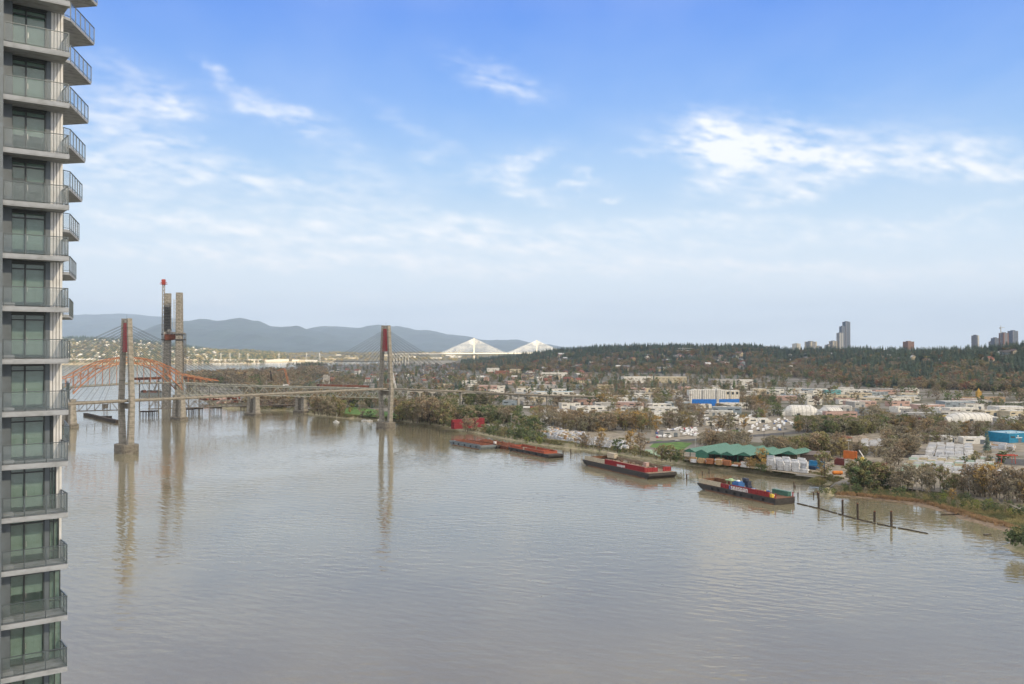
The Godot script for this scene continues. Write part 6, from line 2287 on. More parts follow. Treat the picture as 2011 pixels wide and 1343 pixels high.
func skyline() -> void:
	paint("tower_blue", Color(0.20, 0.25, 0.34), 0.35)
	paint("tower_slate", Color(0.27, 0.30, 0.37), 0.4)
	paint("tower_pale", Color(0.72, 0.72, 0.70), 0.6)
	paint("tower_brown", Color(0.30, 0.20, 0.18), 0.6)
	paint("tower_cream", Color(0.72, 0.66, 0.54), 0.6)
	high_rise(1662, 632, 690, 13, 4300, M.tower_slate, M.tower_blue, "tallest dark blue glass tower on the wooded skyline", 30)
	high_rise(1654, 641, 690, 10, 4280, M.tower_slate, M.tower_blue, "shorter shoulder of the tallest dark tower on the skyline", 26)
	high_rise(1649, 654, 692, 11, 4250, M.tower_pale, M.tower_slate, "slim tower with white balcony bands left of the tallest tower", 16, 1)
	high_rise(1636, 670, 692, 14, 4250, M.tower_cream, M.tower_slate, "stepped pale tower left of the white-banded slim tower", 9, 1)
	high_rise(1627, 677, 693, 12, 4250, M.tower_pale, M.tower_slate, "short grey tower at the left of the tall cluster", 7, 1)
	high_rise(1592, 671, 692, 20, 4250, M.tower_cream, M.tower_slate, "cream apartment tower with a rounded dark crown", 9, 1)
	high_rise(1606, 680, 692, 14, 4300, M.tower_pale, M.tower_slate, "low white tower between the cream and grey towers", 5, 1)
	high_rise(1564, 675, 698, 14, 4200, M.tower_cream, M.tower_pale, "leftmost cream tower of the skyline cluster, with twin shafts", 10, 2)
	high_rise(1784, 671, 692, 18, 3600, M.tower_brown, M.tower_brown, "lone brown brick tower on the wooded skyline", 12)
	high_rise(1915, 659, 690, 13, 3200, M.tower_slate, M.tower_slate, "dark tower with a bright white spine on the skyline", 16, 2)
	high_rise(1954, 664, 690, 13, 3300, M.tower_slate, M.tower_blue, "blue-grey glass tower, left of the right-hand cluster", 12)
	high_rise(1946, 671, 690, 8, 3350, M.tower_pale, M.tower_slate, "short pale tower at the left of the right-hand cluster", 8, 1)
	high_rise(1971, 654, 690, 15, 3250, M.tower_brown, M.tower_slate, "unfinished brown tower under a tower crane on the skyline", 15)
	high_rise(1989, 650, 690, 16, 3300, M.tower_slate, M.tower_blue, "broad blue glass tower at the far end of the skyline", 18)
	high_rise(1926, 683, 694, 14, 3200, M.tower_pale, M.tower_pale, "low white block beside the white-spined tower", 4, 1)
	# tower cranes
	for c in [[1965.5, 643, 3250, 10, 6, "tower crane on the unfinished brown tower"], [1344, 688, 4200, 46, 30, "pale tower crane over the trees on the wooded hill, longer jib"], [1341, 684, 4260, 30, 24, "pale tower crane on the wooded hill, shorter jib"]]:
		var top = D(c[0], c[1], c[2])
		var t = thing("tower_crane", c[5], "crane", "tower cranes on the skyline", Vector3(top.x, ground_y(top.x, top.z), top.z))
		var h = top.y - t.position.y
		member(t, "mast", Vector3.ZERO, Vector3(0, h, 0), 2.2, 2.2, M.steel_light)
		var px = c[2] / FOC
		member(t, "jib", Vector3(-c[4] * 0.4 * px, h, 0), Vector3(c[3] * 0.62 * px, h, 4), 1.6, 1.6, M.steel_light)
		member(t, "counterweight", Vector3(-c[4] * 0.4 * px, h - 2, 0), Vector3(-c[4] * 0.4 * px + 4, h - 2, 0), 2.5, 4.0, M.concrete)
		member(t, "apex", Vector3(0, h, 0), Vector3(0, h + 7, 0), 1.4, 1.4, M.steel_light)

# ---------- many small buildings ----------
func scattered() -> void:
	# commercial sheds on the flats
	var zones = [
		[850, 1160, 752, 800, 40, "on the flats behind the bridges"],
		[1180, 1480, 756, 792, 30, "among trees around the white block"],
		[1500, 1800, 768, 800, 64, "on the flats below the wooded slope"],
		[1640, 2011, 792, 830, 46, "around the rail yard"],
		[1090, 1500, 797, 835, 60, "among brown trees behind the river yards"],
	]
	for z in zones:
		for i in z[4]:
			var p = on_ground(rng.randf_range(z[0], z[1]), rng.randf_range(z[2], z[3]))
			if not free_at(p): continue
			var l = rng.randf_range(18, 46)
			var wc = [0, 0, 0, 1, 2, 4, 6][rng.randi() % 7]
			var rc = [0, 3, 3, 3, 3, 2][rng.randi() % 6]
			shed(p, l, rng.randf_range(12, 24), rng.randf_range(4.5, 9.0), rng.randf_range(-0.4, 0.4), wall_paints[wc], roof_paints[rc], ["white", "cream", "grey", "tan", "blue-grey", "brick", "pinkish"][wc] + " building with " + ["grey", "dark", "brown", "pale", "red"][rc] + " roof " + z[5], "buildings " + z[5])
	# houses
	var n = 0
	while n < 120:
		var p = on_ground(rng.randf_range(640, 1160), rng.randf_range(722, 752))
		if lump.get_noise_2d(p.x * 1.5, p.z * 1.5) < -0.15 or not free_at(p): continue
		house(p, rng.randf() * TAU, "in the neighbourhood behind the far pylon", "houses behind the bridges", rng.randf_range(1.0, 1.7))
		n += 1
	n = 0
	while n < 130:
		var px = rng.randf_range(1090, 2000)
		var r = ridge_at(px)
		var d = lerpf(r[0], r[1], rng.randf_range(0.1, 0.8)) if px < 1560 else lerpf(r[0], r[1], rng.randf_range(0.55, 0.9))
		var x = (px - CX) / FOC * d
		if lump.get_noise_2d(x * 0.6 + 500.0, d * 0.6) < (-0.1 if px < 1560 else 0.25): continue
		for k in 3: take(Vector3(x * (1.0 - k * 18.0 / d), 0, -d + k * 18.0), 11.0)
		house(Vector3(x, ground_y(x, -d), -d), rng.randf() * TAU, "between trees on the wooded hillside", "houses on the wooded hill", rng.randf_range(1.1, 1.9))
		n += 1
	# across the river: lit houses on the slope, terminals on the flats
	var far = []
	while far.size() < 340:
		var px = rng.randf_range(120, 430)
		var d = rng.randf_range(6900, 9000)
		var x = (px - CX) / FOC * d
		if lump.get_noise_2d(x * 0.3, d * 0.3) < -0.2: continue
		far.append(Transform3D(Basis(Vector3.UP, rng.randf() * TAU) * Basis.from_scale(Vector3.ONE * rng.randf_range(0.9, 1.7)), Vector3(x, north_hill(x, -d) - 0.4, -d)))
		take(Vector3(x, 0, -d), 10.0)
	var mm := MultiMesh.new()
	mm.transform_format = MultiMesh.TRANSFORM_3D
	mm.use_colors = true
	mm.mesh = house_meshes[0]
	mm.instance_count = far.size()
	for i in far.size():
		mm.set_instance_transform(i, far[i])
		mm.set_instance_color(i, [Color(0.72, 0.69, 0.6), Color(0.62, 0.55, 0.42), Color(0.5, 0.48, 0.45), Color(0.75, 0.74, 0.7)][i % 4])
	var fo := MultiMeshInstance3D.new()
	fo.name = "far_houses"
	fo.multimesh = mm
	add_child(fo)
	fo.set_meta("kind", "stuff")
	tag(fo, "tiny pale houses on the sunlit hillside across the river", "houses")
	for i in 46:
		var px = rng.randf_range(140, 900)
		var d = rng.randf_range(6350, 6900) if px < 640 else rng.randf_range(6900, 8600)
		var x = (px - CX) / FOC * d
		var p = Vector3(x, 3.0, -d)
		var l = rng.randf_range(40, 150)
		var t = thing("terminal_building", ("white" if i % 3 else "cream") + (" long" if l > 95 else " short") + " terminal building on the sunlit flats across the river", "building", "terminal buildings across the river", Vector3(x, maxf(3.0, north_hill(x, -d)) - 0.5, -d))
		var g := Geo.new()
		var h = rng.randf_range(8, 17)
		g.box(Vector3(0, h * 0.5, 0), Vector3(l, h, 30))
		part(t, "wall", g, M.white_wall if i % 3 else M.cream_wall)
		g = Geo.new()
		g.box(Vector3(0, h + 0.3, 0), Vector3(l + 1, 0.6, 31))
		part(t, "roof", g, M.roof_pale)
		take(p, l * 0.4)

# ---------- trees ----------
# each kind: several shapes; a shape is [trunk mesh, crown mesh, height]
var kinds := {}
var far_shapes := {}

func diamond(g: Geo, p: Vector3, s: float) -> void:
	var a = Vector3(rng.randfn(), rng.randfn(), rng.randfn()).normalized()
	var b = a.cross(Vector3(rng.randfn(), rng.randfn(), rng.randfn())).normalized()
	g.quad(p - a * s, p + b * s * 0.62, p + a * s, p - b * s * 0.62)

func shade_of(c: Array, vary: float) -> Color:
	var f = 1.0 + rng.randf_range(-vary, vary)
	return Color(c[0] * f, c[1] * f * (1.0 + rng.randf_range(-0.06, 0.06)), c[2] * f)

# broad-leaved tree, unit of metres, 20 m tall before scaling
func broadleaf(colours: Array, leaves: int, spread: float, low: float, leaf: float, bark: Color, twigs: bool, far := false) -> Array:
	var H = 20.0
	var wood := Geo.new()
	var crown := Geo.new()
	wood.col = bark
	var nodes = []
	# trunk in four bent pieces
	var p = Vector3(0, -0.5, 0)
	var lean = Vector3(rng.randf_range(-0.06, 0.06), 0, rng.randf_range(-0.06, 0.06))
	var trunk = [p]
	for k in 5:
		p += Vector3(rng.randf_range(-0.3, 0.3), H * 0.17, rng.randf_range(-0.3, 0.3)) + lean * H * 0.17
		trunk.append(p)
	for k in 5:
		wood.tube(trunk[k], trunk[k + 1], 0.42 * (1.0 - k / 5.5), 0.42 * (1.0 - (k + 1) / 5.5), 6 if not far else 4, false)
	var limbs = 11 if not far else 9
	for i in limbs:
		var f = lerpf(low, 1.0, (i + rng.randf()) / limbs)
		var k = clampf(f * 5.0, 0, 4.99)
		var o = trunk[int(k)].lerp(trunk[int(k) + 1], k - int(k))
		var a = i * 2.4 + rng.randf_range(-0.4, 0.4)
		var reach = spread * sin(clampf(lerpf(0.35, 2.75, (f - low) / (1.02 - low)), 0, PI)) * rng.randf_range(0.7, 1.15) + 0.8
		var tip = o + Vector3(cos(a) * reach, reach * rng.randf_range(0.35, 0.9) + 0.8, sin(a) * reach)
		if not far: wood.tube(o, tip, 0.16 * (1.15 - f * 0.6), 0.04, 4, false)
		nodes.append([tip, rng.randf_range(1.5, 2.5)])
		nodes.append([o.lerp(tip, 0.6) + Vector3(rng.randfn(), rng.randfn(), rng.randfn()) * 0.7, rng.randf_range(1.2, 2.1)])
		if twigs:
			for j in 5:
				var b = o.lerp(tip, rng.randf_range(0.35, 1.0))
				var e = b + Vector3(rng.randfn() * 1.1, rng.randf_range(0.4, 2.2), rng.randfn() * 1.1)
				wood.tube(b, e, 0.055, 0.02, 3, false)
				nodes.append([e, rng.randf_range(0.8, 1.5)])
	nodes.append([trunk[-1] + Vector3.UP * 0.8, 1.8])
	var per = maxi(1, leaves / nodes.size())
	for n in nodes:
		var c = colours[rng.randi() % colours.size()]
		for i in per:
			crown.col = shade_of(c, 0.28)
			var r = Vector3(rng.randfn(), rng.randfn() * 0.75, rng.randfn()) * n[1] * 0.52
			diamond(crown, n[0] + r, leaf * rng.randf_range(0.6, 1.25))
	return [wood.mesh(M.bark), crown.mesh(M.leaf), H]

func conifer(colours: Array, whorls: int, width: float, far := false) -> Array:
	var H = 20.0
	var wood := Geo.new()
	var crown := Geo.new()
	wood.col = Color(0.07, 0.05, 0.04)
	wood.tube(Vector3(0, -0.5, 0), Vector3(0, H * 0.96, 0), 0.34, 0.03, 5, false)
	for w in whorls:
		var f = float(w) / whorls
		var y = lerpf(1.6, H, f)
		var r = width * pow(1.0 - f, 0.85) * rng.randf_range(0.78, 1.12) + 0.25
		var n = 7 if not far else 6
		for i in n:
			var a = TAU * (i + rng.randf() * 0.7) / n + w * 0.9
			var rr = r * rng.randf_range(0.75, 1.15)
			crown.col = shade_of(colours[rng.randi() % colours.size()], 0.25)
			var dir = Vector3(cos(a), 0, sin(a))
			var side = Vector3(-sin(a), 0, cos(a)) * rr * (0.52 if far else 0.40)
			var tip = Vector3(0, y - rr * rng.randf_range(0.28, 0.5), 0) + dir * rr
			var root_ = Vector3(0, y + 0.25, 0)
			var mid = root_.lerp(tip, 0.55) + Vector3.UP * 0.25
			crown.tri(root_, mid + side, tip)
			crown.tri(root_, tip, mid - side)
			if not far:
				crown.tri(mid + side * 0.4, mid + side + dir * rr * 0.2 - Vector3.UP * 0.5, tip)
				crown.tri(mid - side * 0.4, tip, mid - side + dir * rr * 0.2 - Vector3.UP * 0.5)
	return [wood.mesh(M.bark), crown.mesh(M.needle), H]

const RUSSET := [[0.31, 0.236, 0.157], [0.277, 0.222, 0.157], [0.343, 0.26, 0.152], [0.237, 0.204, 0.157]]
const DUSK := [[0.308, 0.267, 0.198], [0.265, 0.238, 0.179], [0.337, 0.282, 0.194], [0.23, 0.216, 0.15]]
const OLIVE := [[0.223, 0.223, 0.099], [0.18, 0.199, 0.09], [0.274, 0.238, 0.106]]
const OCHRE := [[0.418, 0.275, 0.083], [0.352, 0.237, 0.083], [0.44, 0.308, 0.099], [0.275, 0.193, 0.088]]
const GREEN := [[0.117, 0.159, 0.073], [0.145, 0.193, 0.079], [0.097, 0.131, 0.066]]
const LIME := [[0.22, 0.255, 0.07], [0.26, 0.26, 0.075], [0.18, 0.21, 0.065]]
const DEEP := [[0.13, 0.181, 0.145], [0.156, 0.206, 0.15], [0.109, 0.155, 0.134]]
const SUN_TINTED := [[0.426, 0.347, 0.138], [0.325, 0.28, 0.121], [0.47, 0.37, 0.154], [0.179, 0.19, 0.083]]  # leaf colours lightened and warmed to look sunlit

func make_tree_shapes() -> void:
	var grey = Color(0.15, 0.125, 0.105)
	var dark = Color(0.06, 0.045, 0.035)
	kinds.russet = []; kinds.dusk = []; kinds.olive = []; kinds.ochre = []; kinds.bush = []; kinds.birch = []; kinds.fir = []; kinds.lime = []
	for k in 4: kinds.russet.append(broadleaf(RUSSET, 1500, 5.8, 0.12, 0.56, dark, true))
	for k in 4: kinds.dusk.append(broadleaf(DUSK, 1300, 5.6, 0.10, 0.52, grey, true))
	for k in 3: kinds.olive.append(broadleaf(OLIVE + [RUSSET[0]], 1600, 5.8, 0.08, 0.56, dark, true))
	for k in 3: kinds.ochre.append(broadleaf(OCHRE + [RUSSET[2]], 1400, 5.2, 0.16, 0.52, dark, true))
	for k in 3: kinds.bush.append(broadleaf(GREEN + [OLIVE[0]], 1250, 8.0, 0.04, 0.75, dark, false))
	for k in 2: kinds.lime.append(broadleaf(LIME, 1200, 7.6, 0.05, 0.7, dark, false))
	for k in 3: kinds.birch.append(broadleaf(DUSK + [OCHRE[3]], 360, 3.4, 0.42, 0.34, Color(0.36, 0.33, 0.29), true))
	for k in 4: kinds.fir.append(conifer(DEEP, 20, 4.4))
	far_shapes.brown = []
	far_shapes.fir = []
	far_shapes.mid = []
	for k in 4:
		far_shapes.mid.append(broadleaf([[1, 1, 1], [0.85, 0.86, 0.88], [1.15, 1.12, 1.05]], 800, 6.2, 0.05, 0.62, Color(0.6, 0.55, 0.5), k % 2 == 0))
	for k in 3:
		far_shapes.brown.append(broadleaf([[1, 1, 1], [0.86, 0.86, 0.86], [1.12, 1.12, 1.1]], 300, 5.6, 0.18, 1.05, Color(0.6, 0.55, 0.5), false, true))
		far_shapes.fir.append(conifer([[1, 1, 1], [0.8, 0.85, 0.85], [1.2, 1.2, 1.1]], 17, 4.6, true))

var tree_boxes := {}
func tree(kind: String, p: Vector3, h: float, label: String, group: String, called := "") -> void:
	var s = kinds[kind][rng.randi() % kinds[kind].size()]
	var names = {"russet": "broadleaf_tree", "dusk": "broadleaf_tree", "olive": "broadleaf_tree", "ochre": "broadleaf_tree", "bush": "shrub", "birch": "birch_tree", "fir": "fir_tree", "lime": "shrub"}
	var cats = {"bush": "shrub", "lime": "shrub"}
	var t = thing(called if called else names[kind], label, cats.get(kind, "tree"), group, p)
	var f = h / s[2]
	var wd = f * rng.randf_range(0.9, 1.15)
	t.transform.basis = Basis(Vector3.UP, rng.randf() * TAU) * Basis.from_scale(Vector3(wd, f, wd))
	for i in 2:
		var o := MeshInstance3D.new()
		o.name = ["trunk", "crown"][i]
		o.mesh = s[i]
		t.add_child(o)

# ground kept to low growth, along yards, halls and the viaduct: bearing range and dip where it begins
const OPEN := [[896, 1190, 799], [1335, 1462, 795], [1528, 1658, 818], [1850, 1965, 829], [1278, 1375, 862], [1462, 1560, 852], [1340, 1545, 900], [1500, 1592, 932], [1812, 1915, 899], [1962, 2040, 872], [612, 800, 779], [1045, 1130, 779], [1690, 1740, 879], [1660, 1722, 870]]

func capped(p: Vector3, h: float) -> float:
	var u = CX + FOC * p.x / -p.z
	var v = HORIZON + (EYE - FLAT) * FOC / -p.z
	for o in OPEN:
		if u > o[0] and u < o[1] and v > o[2]: h = minf(h, (v - o[2] + 3.0) * -p.z / FOC)
	return h

func inland(p: Vector3) -> bool:
	# at least a few metres behind the waterline
	for o in [Vector2(0, 0), Vector2(0, 9), Vector2(-7, 7)]:
		if not Geometry2D.is_point_in_polygon(Vector2(p.x, p.z) + o, land_outline): return false
	return true

const ORDINAL := ["first", "second", "third", "fourth", "fifth", "sixth", "seventh", "eighth", "ninth", "tenth", "eleventh", "twelfth", "thirteenth", "fourteenth", "fifteenth", "sixteenth", "seventeenth", "eighteenth", "nineteenth", "twentieth", "twenty-first", "twenty-second", "twenty-third", "twenty-fourth", "twenty-fifth", "twenty-sixth", "twenty-seventh", "twenty-eighth", "twenty-ninth", "thirtieth"]

func belt(u0: float, v0: float, u1: float, v1: float, dv: float, n: int, ks: Array, h0: float, h1: float, label: String) -> void:
	var made = 0
	for i in n:
		var f = (i + rng.randf_range(0.0, 1.0)) / n
		var p = on_ground(lerpf(u0, u1, f), lerpf(v0, v1, f) + rng.randf_range(-dv, dv))
		var h = capped(p, rng.randf_range(h0, h1))
		if h < 2.4: continue
		var which = ORDINAL[mini(made, 29)]
		made += 1
		var own = which + " from the left, " + label
		if own.split(" ").size() > 16: own = which + " " + label
		tree(ks[rng.randi() % ks.size()], p, h, own, label)

func scatter(called: String, shapes: Array, spots: Array, label: String, category: String) -> void:
	# spots: [position, height, width factor, colour]; one mass per shape
	for k in shapes.size():
		var mine = []
		for i in range(k, spots.size(), shapes.size()): mine.append(spots[i])
		if mine.is_empty(): continue
		for part_ in [1, 0]:
			var mm := MultiMesh.new()
			mm.transform_format = MultiMesh.TRANSFORM_3D
			mm.use_colors = true
			mm.mesh = shapes[k][part_]
			mm.instance_count = mine.size()
			for i in mine.size():
				var s = mine[i]
				var f = s[1] / 20.0
				var b = Basis(Vector3.UP, fmod(i * 2.399 + k, TAU)) * Basis.from_scale(Vector3(f * s[2], f, f * s[2]))
				mm.set_instance_transform(i, Transform3D(b, s[0]))
				mm.set_instance_color(i, s[3] if part_ == 1 else Color(0.11, 0.09, 0.075))
			var o := MultiMeshInstance3D.new()
			o.name = numbered(called if part_ == 1 else called + "_trunks")
			o.multimesh = mm
			add_child(o)
			o.set_meta("kind", "stuff")
			tag(o, label, category)

func pick(list: Array, vary: float) -> Color:
	var c = list[rng.randi() % list.size()]
	return shade_of(c, vary)

func build_trees() -> void:
	make_tree_shapes()
	# --- the banks, from the park by the far pylon to the right edge
	belt(612, 811, 672, 818, 2.5, 12, ["dusk", "russet", "dusk", "olive"], 19, 27, "tall brown tree in the clump left of the park lawn")
	belt(690, 800, 745, 802, 2.0, 7, ["fir", "olive", "bush"], 9, 16, "dark tree at the back of the park lawn")
	tree("lime", on_ground(691, 806), 10.0, "rounded pale green shrub at the edge of the park lawn", "")
	tree("ochre", on_ground(687, 812), 8.0, "yellow leaved shrub on the park lawn", "", "yellow_shrub")
	tree("dusk", on_ground(712, 821), 22.0, "lone brown tree on the waterside of the park lawn", "")
	tree("bush", on_ground(726, 821), 9.0, "dark shrub by the water below the park lawn", "")
	tree("dusk", on_ground(742, 822), 13.0, "brown tree just left of the far pylon's foot", "")
	belt(775, 822, 880, 833, 4.0, 22, ["olive", "dusk", "olive", "russet", "dusk"], 20, 31, "big brown and olive tree in the grove right of the far pylon")
	belt(868, 834, 892, 840, 2.5, 7, ["bush", "bush", "olive"], 9, 15, "green shrub on the point left of the red containers")
	belt(885, 818, 1010, 826, 5.0, 22, ["bush", "olive", "bush", "dusk", "russet"], 11, 20, "green or brown tree in the thicket behind the red containers")
	belt(905, 846, 935, 851, 1.0, 3, ["russet", "dusk"], 14, 17, "thin brown tree in front of the red containers")
	belt(948, 851, 1065, 872, 2.0, 18, ["bush", "bush", "olive", "bush"], 8, 13, "dark green shrub on the bank above the scrap barges")
	tree("lime", on_ground(1034, 871), 7.0, "pale green rounded shrub on the bank above the orange barge", "")
	tree("lime", on_ground(1058, 873), 8.0, "yellow-green rounded shrub on the bank above the orange barge's bow", "")
	belt(1010, 840, 1060, 852, 3.0, 7, ["olive", "dusk", "bush"], 12, 18, "olive tree left of the white lumber yard")
	belt(1080, 838, 1210, 842, 5.0, 20, ["russet", "dusk", "olive", "russet"], 16, 23, "brown tree in the belt behind the white lumber yard")
	belt(1130, 880, 1200, 888, 1.5, 9, ["birch", "russet", "birch"], 11, 15, "half-bare tree on the bank behind the long barge's bow")
	tree("ochre", on_ground(1180, 872), 16.0, "orange-brown tree behind the long empty barge's bow", "")
	tree("bush", on_ground(1212, 889), 12.0, "dense green shrub behind the long empty barge", "")
	tree("ochre", on_ground(1237, 889), 20.0, "tallest orange-brown tree on the bank behind the long barge", "")
	tree("russet", on_ground(1258, 892), 18.0, "round russet tree next to the tallest orange one", "")
	tree("olive", on_ground(1246, 896), 10.0, "olive shrub under the tall orange-brown tree", "")
	belt(1285, 902, 1342, 908, 2.0, 8, ["bush", "olive", "bush", "russet"], 7, 13, "shrub left of the green-roofed shed")
	belt(1345, 905, 1352, 906, 1.0, 2, ["russet"], 10, 12, "russet tree by the green-roofed shed's corner")
	belt(1466, 920, 1478, 923, 1.0, 3, ["dusk", "ochre"], 8, 11, "low brown tree before the green-roofed shed")
	tree("ochre", on_ground(1494, 925), 17.0, "yellow-leaved tree between the green-roofed shed and the white lumber", "")
	belt(1484, 924, 1512, 930, 1.0, 4, ["bush", "dusk"], 4, 7, "low shrub under the yellow-leaved tree")
	tree("olive", on_ground(1620, 938), 18.0, "slim olive tree beside the sky blue containers", "")
	tree("ochre", on_ground(1612, 934), 9.0, "rusty shrub beside the slim olive tree", "")
	belt(1668, 952, 1704, 960, 3.0, 11, ["olive", "bush", "dusk", "olive"], 9, 19, "dense green tree on the bank before the orange container")
	belt(1690, 955, 1770, 962, 3.0, 12, ["dusk", "bush", "russet", "olive"], 9, 17, "brown and green tree on the bank before the maroon container")
	belt(1775, 960, 1830, 966, 2.0, 8, ["birch", "birch", "birch", "dusk"], 13, 18, "bare pale-stemmed birch on the bank")
	belt(1815, 958, 1880, 968, 3.0, 8, ["dusk", "olive", "birch"], 12, 18, "half-bare brown tree right of the birches")
	belt(1895, 968, 2020, 990, 4.0, 17, ["dusk", "russet", "birch", "ochre", "birch"], 13, 21, "sparse tall brown tree near the edge of the view")
	belt(1640, 966, 1900, 982, 3.0, 30, ["bush", "bush", "olive", "dusk"], 3, 6.5, "low dark shrub under the bank trees")
	belt(1830, 985, 2020, 1012, 5.0, 30, ["bush", "bush", "lime", "dusk"], 2.5, 6, "low shrub on the reedy flat at the edge of the view")
	belt(1612, 968, 1640, 971, 2.0, 5, ["bush", "lime"], 3, 5, "shrub on the small point by the pile stubs")
	tree("ochre", on_ground(1868, 982), 7.0, "golden shrub on the reedy flat", "", "golden_shrub")
	belt(1978, 1064, 2030, 1076, 4.0, 9, ["bush", "bush"], 4, 8.0, "dark green shrub on the near point at the view's edge")
	# --- second line inland
	belt(1215, 842, 1290, 846, 5.0, 14, ["russet", "ochre", "dusk", "olive"], 16, 22, "russet tree above the tallest orange bank tree")
	belt(1370, 882, 1440, 878, 4.0, 8, ["dusk", "russet", "birch"], 13, 18, "brown tree behind the green-roofed shed")
	belt(1440, 888, 1480, 884, 3.0, 3, ["russet", "dusk"], 17, 20, "tall brown tree at the green roof's rear corner")
	belt(1495, 898, 1620, 890, 5.0, 20, ["russet", "dusk", "olive", "dusk"], 13, 19, "brown tree in the belt behind the white lumber stacks")
	belt(1640, 892, 1745, 884, 6.0, 16, ["russet", "dusk", "ochre"], 13, 18, "brown tree between the gravel pile and the containers")
	tree("fir", on_ground(1938, 888), 20.0, "dark evergreen tree left of the blue warehouse", "")
	belt(1775, 892, 1800, 894, 2.0, 5, ["russet", "dusk"], 15, 19, "tall brown tree left of the middle lumber yard")
	belt(1890, 912, 1990, 905, 4.0, 8, ["dusk", "bush", "olive"], 6, 11, "small tree along the lane behind the lumber")
	# woods too dense to count: bearing range, dip range, number, heights, colours, share left open
	var thick = []
	for z in [[1050, 1500, 797, 850, 1150, 9, 20, RUSSET + DUSK + DUSK + [OCHRE[3], OCHRE[1], OLIVE[0], OLIVE[2]], 0.10], [860, 1020, 788, 832, 520, 12, 23, DUSK + OLIVE + GREEN, -0.1], [1180, 1520, 757, 798, 600, 8, 17, DUSK + RUSSET + OLIVE, -0.05],
			[1470, 1640, 815, 845, 260, 11, 19, DUSK + OLIVE + GREEN, 0.05], [1560, 1780, 836, 856, 300, 9, 17, GREEN + DUSK + OLIVE + [OCHRE[3]], -0.1], [1490, 1760, 878, 900, 220, 7, 15, DUSK + RUSSET + OLIVE, -0.05], [1740, 2030, 832, 872, 400, 8, 17, DUSK + OLIVE + RUSSET + [OCHRE[3]], 0.05], [1370, 1480, 866, 892, 90, 8, 15, DUSK + RUSSET, 0.0],
			[1690, 2030, 812, 834, 260, 9, 15, DUSK + OLIVE, 0.0], [1668, 1780, 948, 966, 130, 5, 11, GREEN + OLIVE + DUSK, -0.5], [1780, 2030, 958, 985, 150, 4, 10, DUSK + GREEN, -0.3], [1740, 1800, 885, 925, 70, 9, 15, RUSSET + DUSK, -0.3],
			[775, 890, 812, 834, 190, 12, 26, OLIVE + DUSK + [GREEN[0]], -0.5], [606, 680, 806, 818, 90, 10, 22, DUSK + OLIVE, -0.5], [940, 1075, 842, 872, 150, 5, 11, GREEN + OLIVE, -0.3], [1080, 1270, 872, 893, 120, 4, 9, DUSK + OLIVE, -0.1], [885, 1010, 812, 832, 190, 8, 16, GREEN + OLIVE + DUSK, -0.4]]:
		for i in z[4]:
			var p = on_ground(rng.randf_range(z[0], z[1]), lerpf(z[2], z[3], rng.randf()))
			if lump.get_noise_2d(p.x * 1.6 + 31, p.z * 1.6) < z[8] or not free_at(p) or not inland(p): continue
			var h = capped(p, rng.randf_range(z[5], z[6]))
			if h < 3.0: continue
			thick.append([p, h, rng.randf_range(0.9, 1.25), pick(z[7], 0.16)])
	scatter("thicket_trees", far_shapes.mid, thick, "brown and olive autumn trees crowding between the yards", "trees")
	# --- the peninsula and flats beyond: a mass of small trees
	var spots = []
	for i in 900:
		var u = rng.randf_range(366, 700)
		var v = lerpf(741.0, 800.0, pow(rng.randf(), 0.8))
		if u < 480 and v > 765: continue
		var p = on_ground(u, v)
		if lump.get_noise_2d(p.x * 0.8, p.z * 0.8) < -0.25 or not free_at(p): continue
		spots.append([p, rng.randf_range(12, 24), rng.randf_range(0.85, 1.2), pick(DUSK + RUSSET + [GREEN[0]], 0.2)])
	for i in 420:
		var u = rng.randf_range(366, 640)
		var f = (u - 366.0) / 274.0
		var p = on_ground(u, lerpf(750.0, 736.0, f) + rng.randf_range(-6, 9))
		spots.append([p, rng.randf_range(18, 30), rng.randf_range(0.85, 1.2), pick(DUSK + RUSSET, 0.2)])
	for i in 5200:
		var u = rng.randf_range(560, 2040)
		var v = lerpf(717.0, 800.0, pow(rng.randf(), 1.25))
		var p = on_ground(u, v)
		if -p.z > ridge_at(u)[0] + 60.0 and u > 900: continue
		if lump.get_noise_2d(p.x * 1.1 + 90, p.z * 1.1) < (0.1 if v > 752 else -0.22) or not free_at(p): continue
		spots.append([p, rng.randf_range(9, 19), rng.randf_range(0.85, 1.25), pick(DUSK + RUSSET + GREEN + OLIVE, 0.22)])
	scatter("mixed_trees", far_shapes.brown, spots, "brown and green trees growing among the houses and sheds of the flats", "trees")
	var firs = []
	for i in 900:
		var u = rng.randf_range(600, 1500)
		var v = lerpf(717.0, 775.0, pow(rng.randf(), 1.2))
		var p = on_ground(u, v)
		if -p.z > ridge_at(u)[0] + 60.0 and u > 900: continue
		if lump.get_noise_2d(p.x * 1.3 + 700, p.z * 1.3) < 0.02 or not free_at(p): continue
		firs.append([p, rng.randf_range(14, 24), rng.randf_range(0.9, 1.2), pick(DEEP + [GREEN[1]], 0.2)])
	scatter("valley_firs", far_shapes.fir, firs, "dark evergreens standing among the houses of the flats", "trees")
	# --- the wooded ridge
	var br = []
	var fi = []
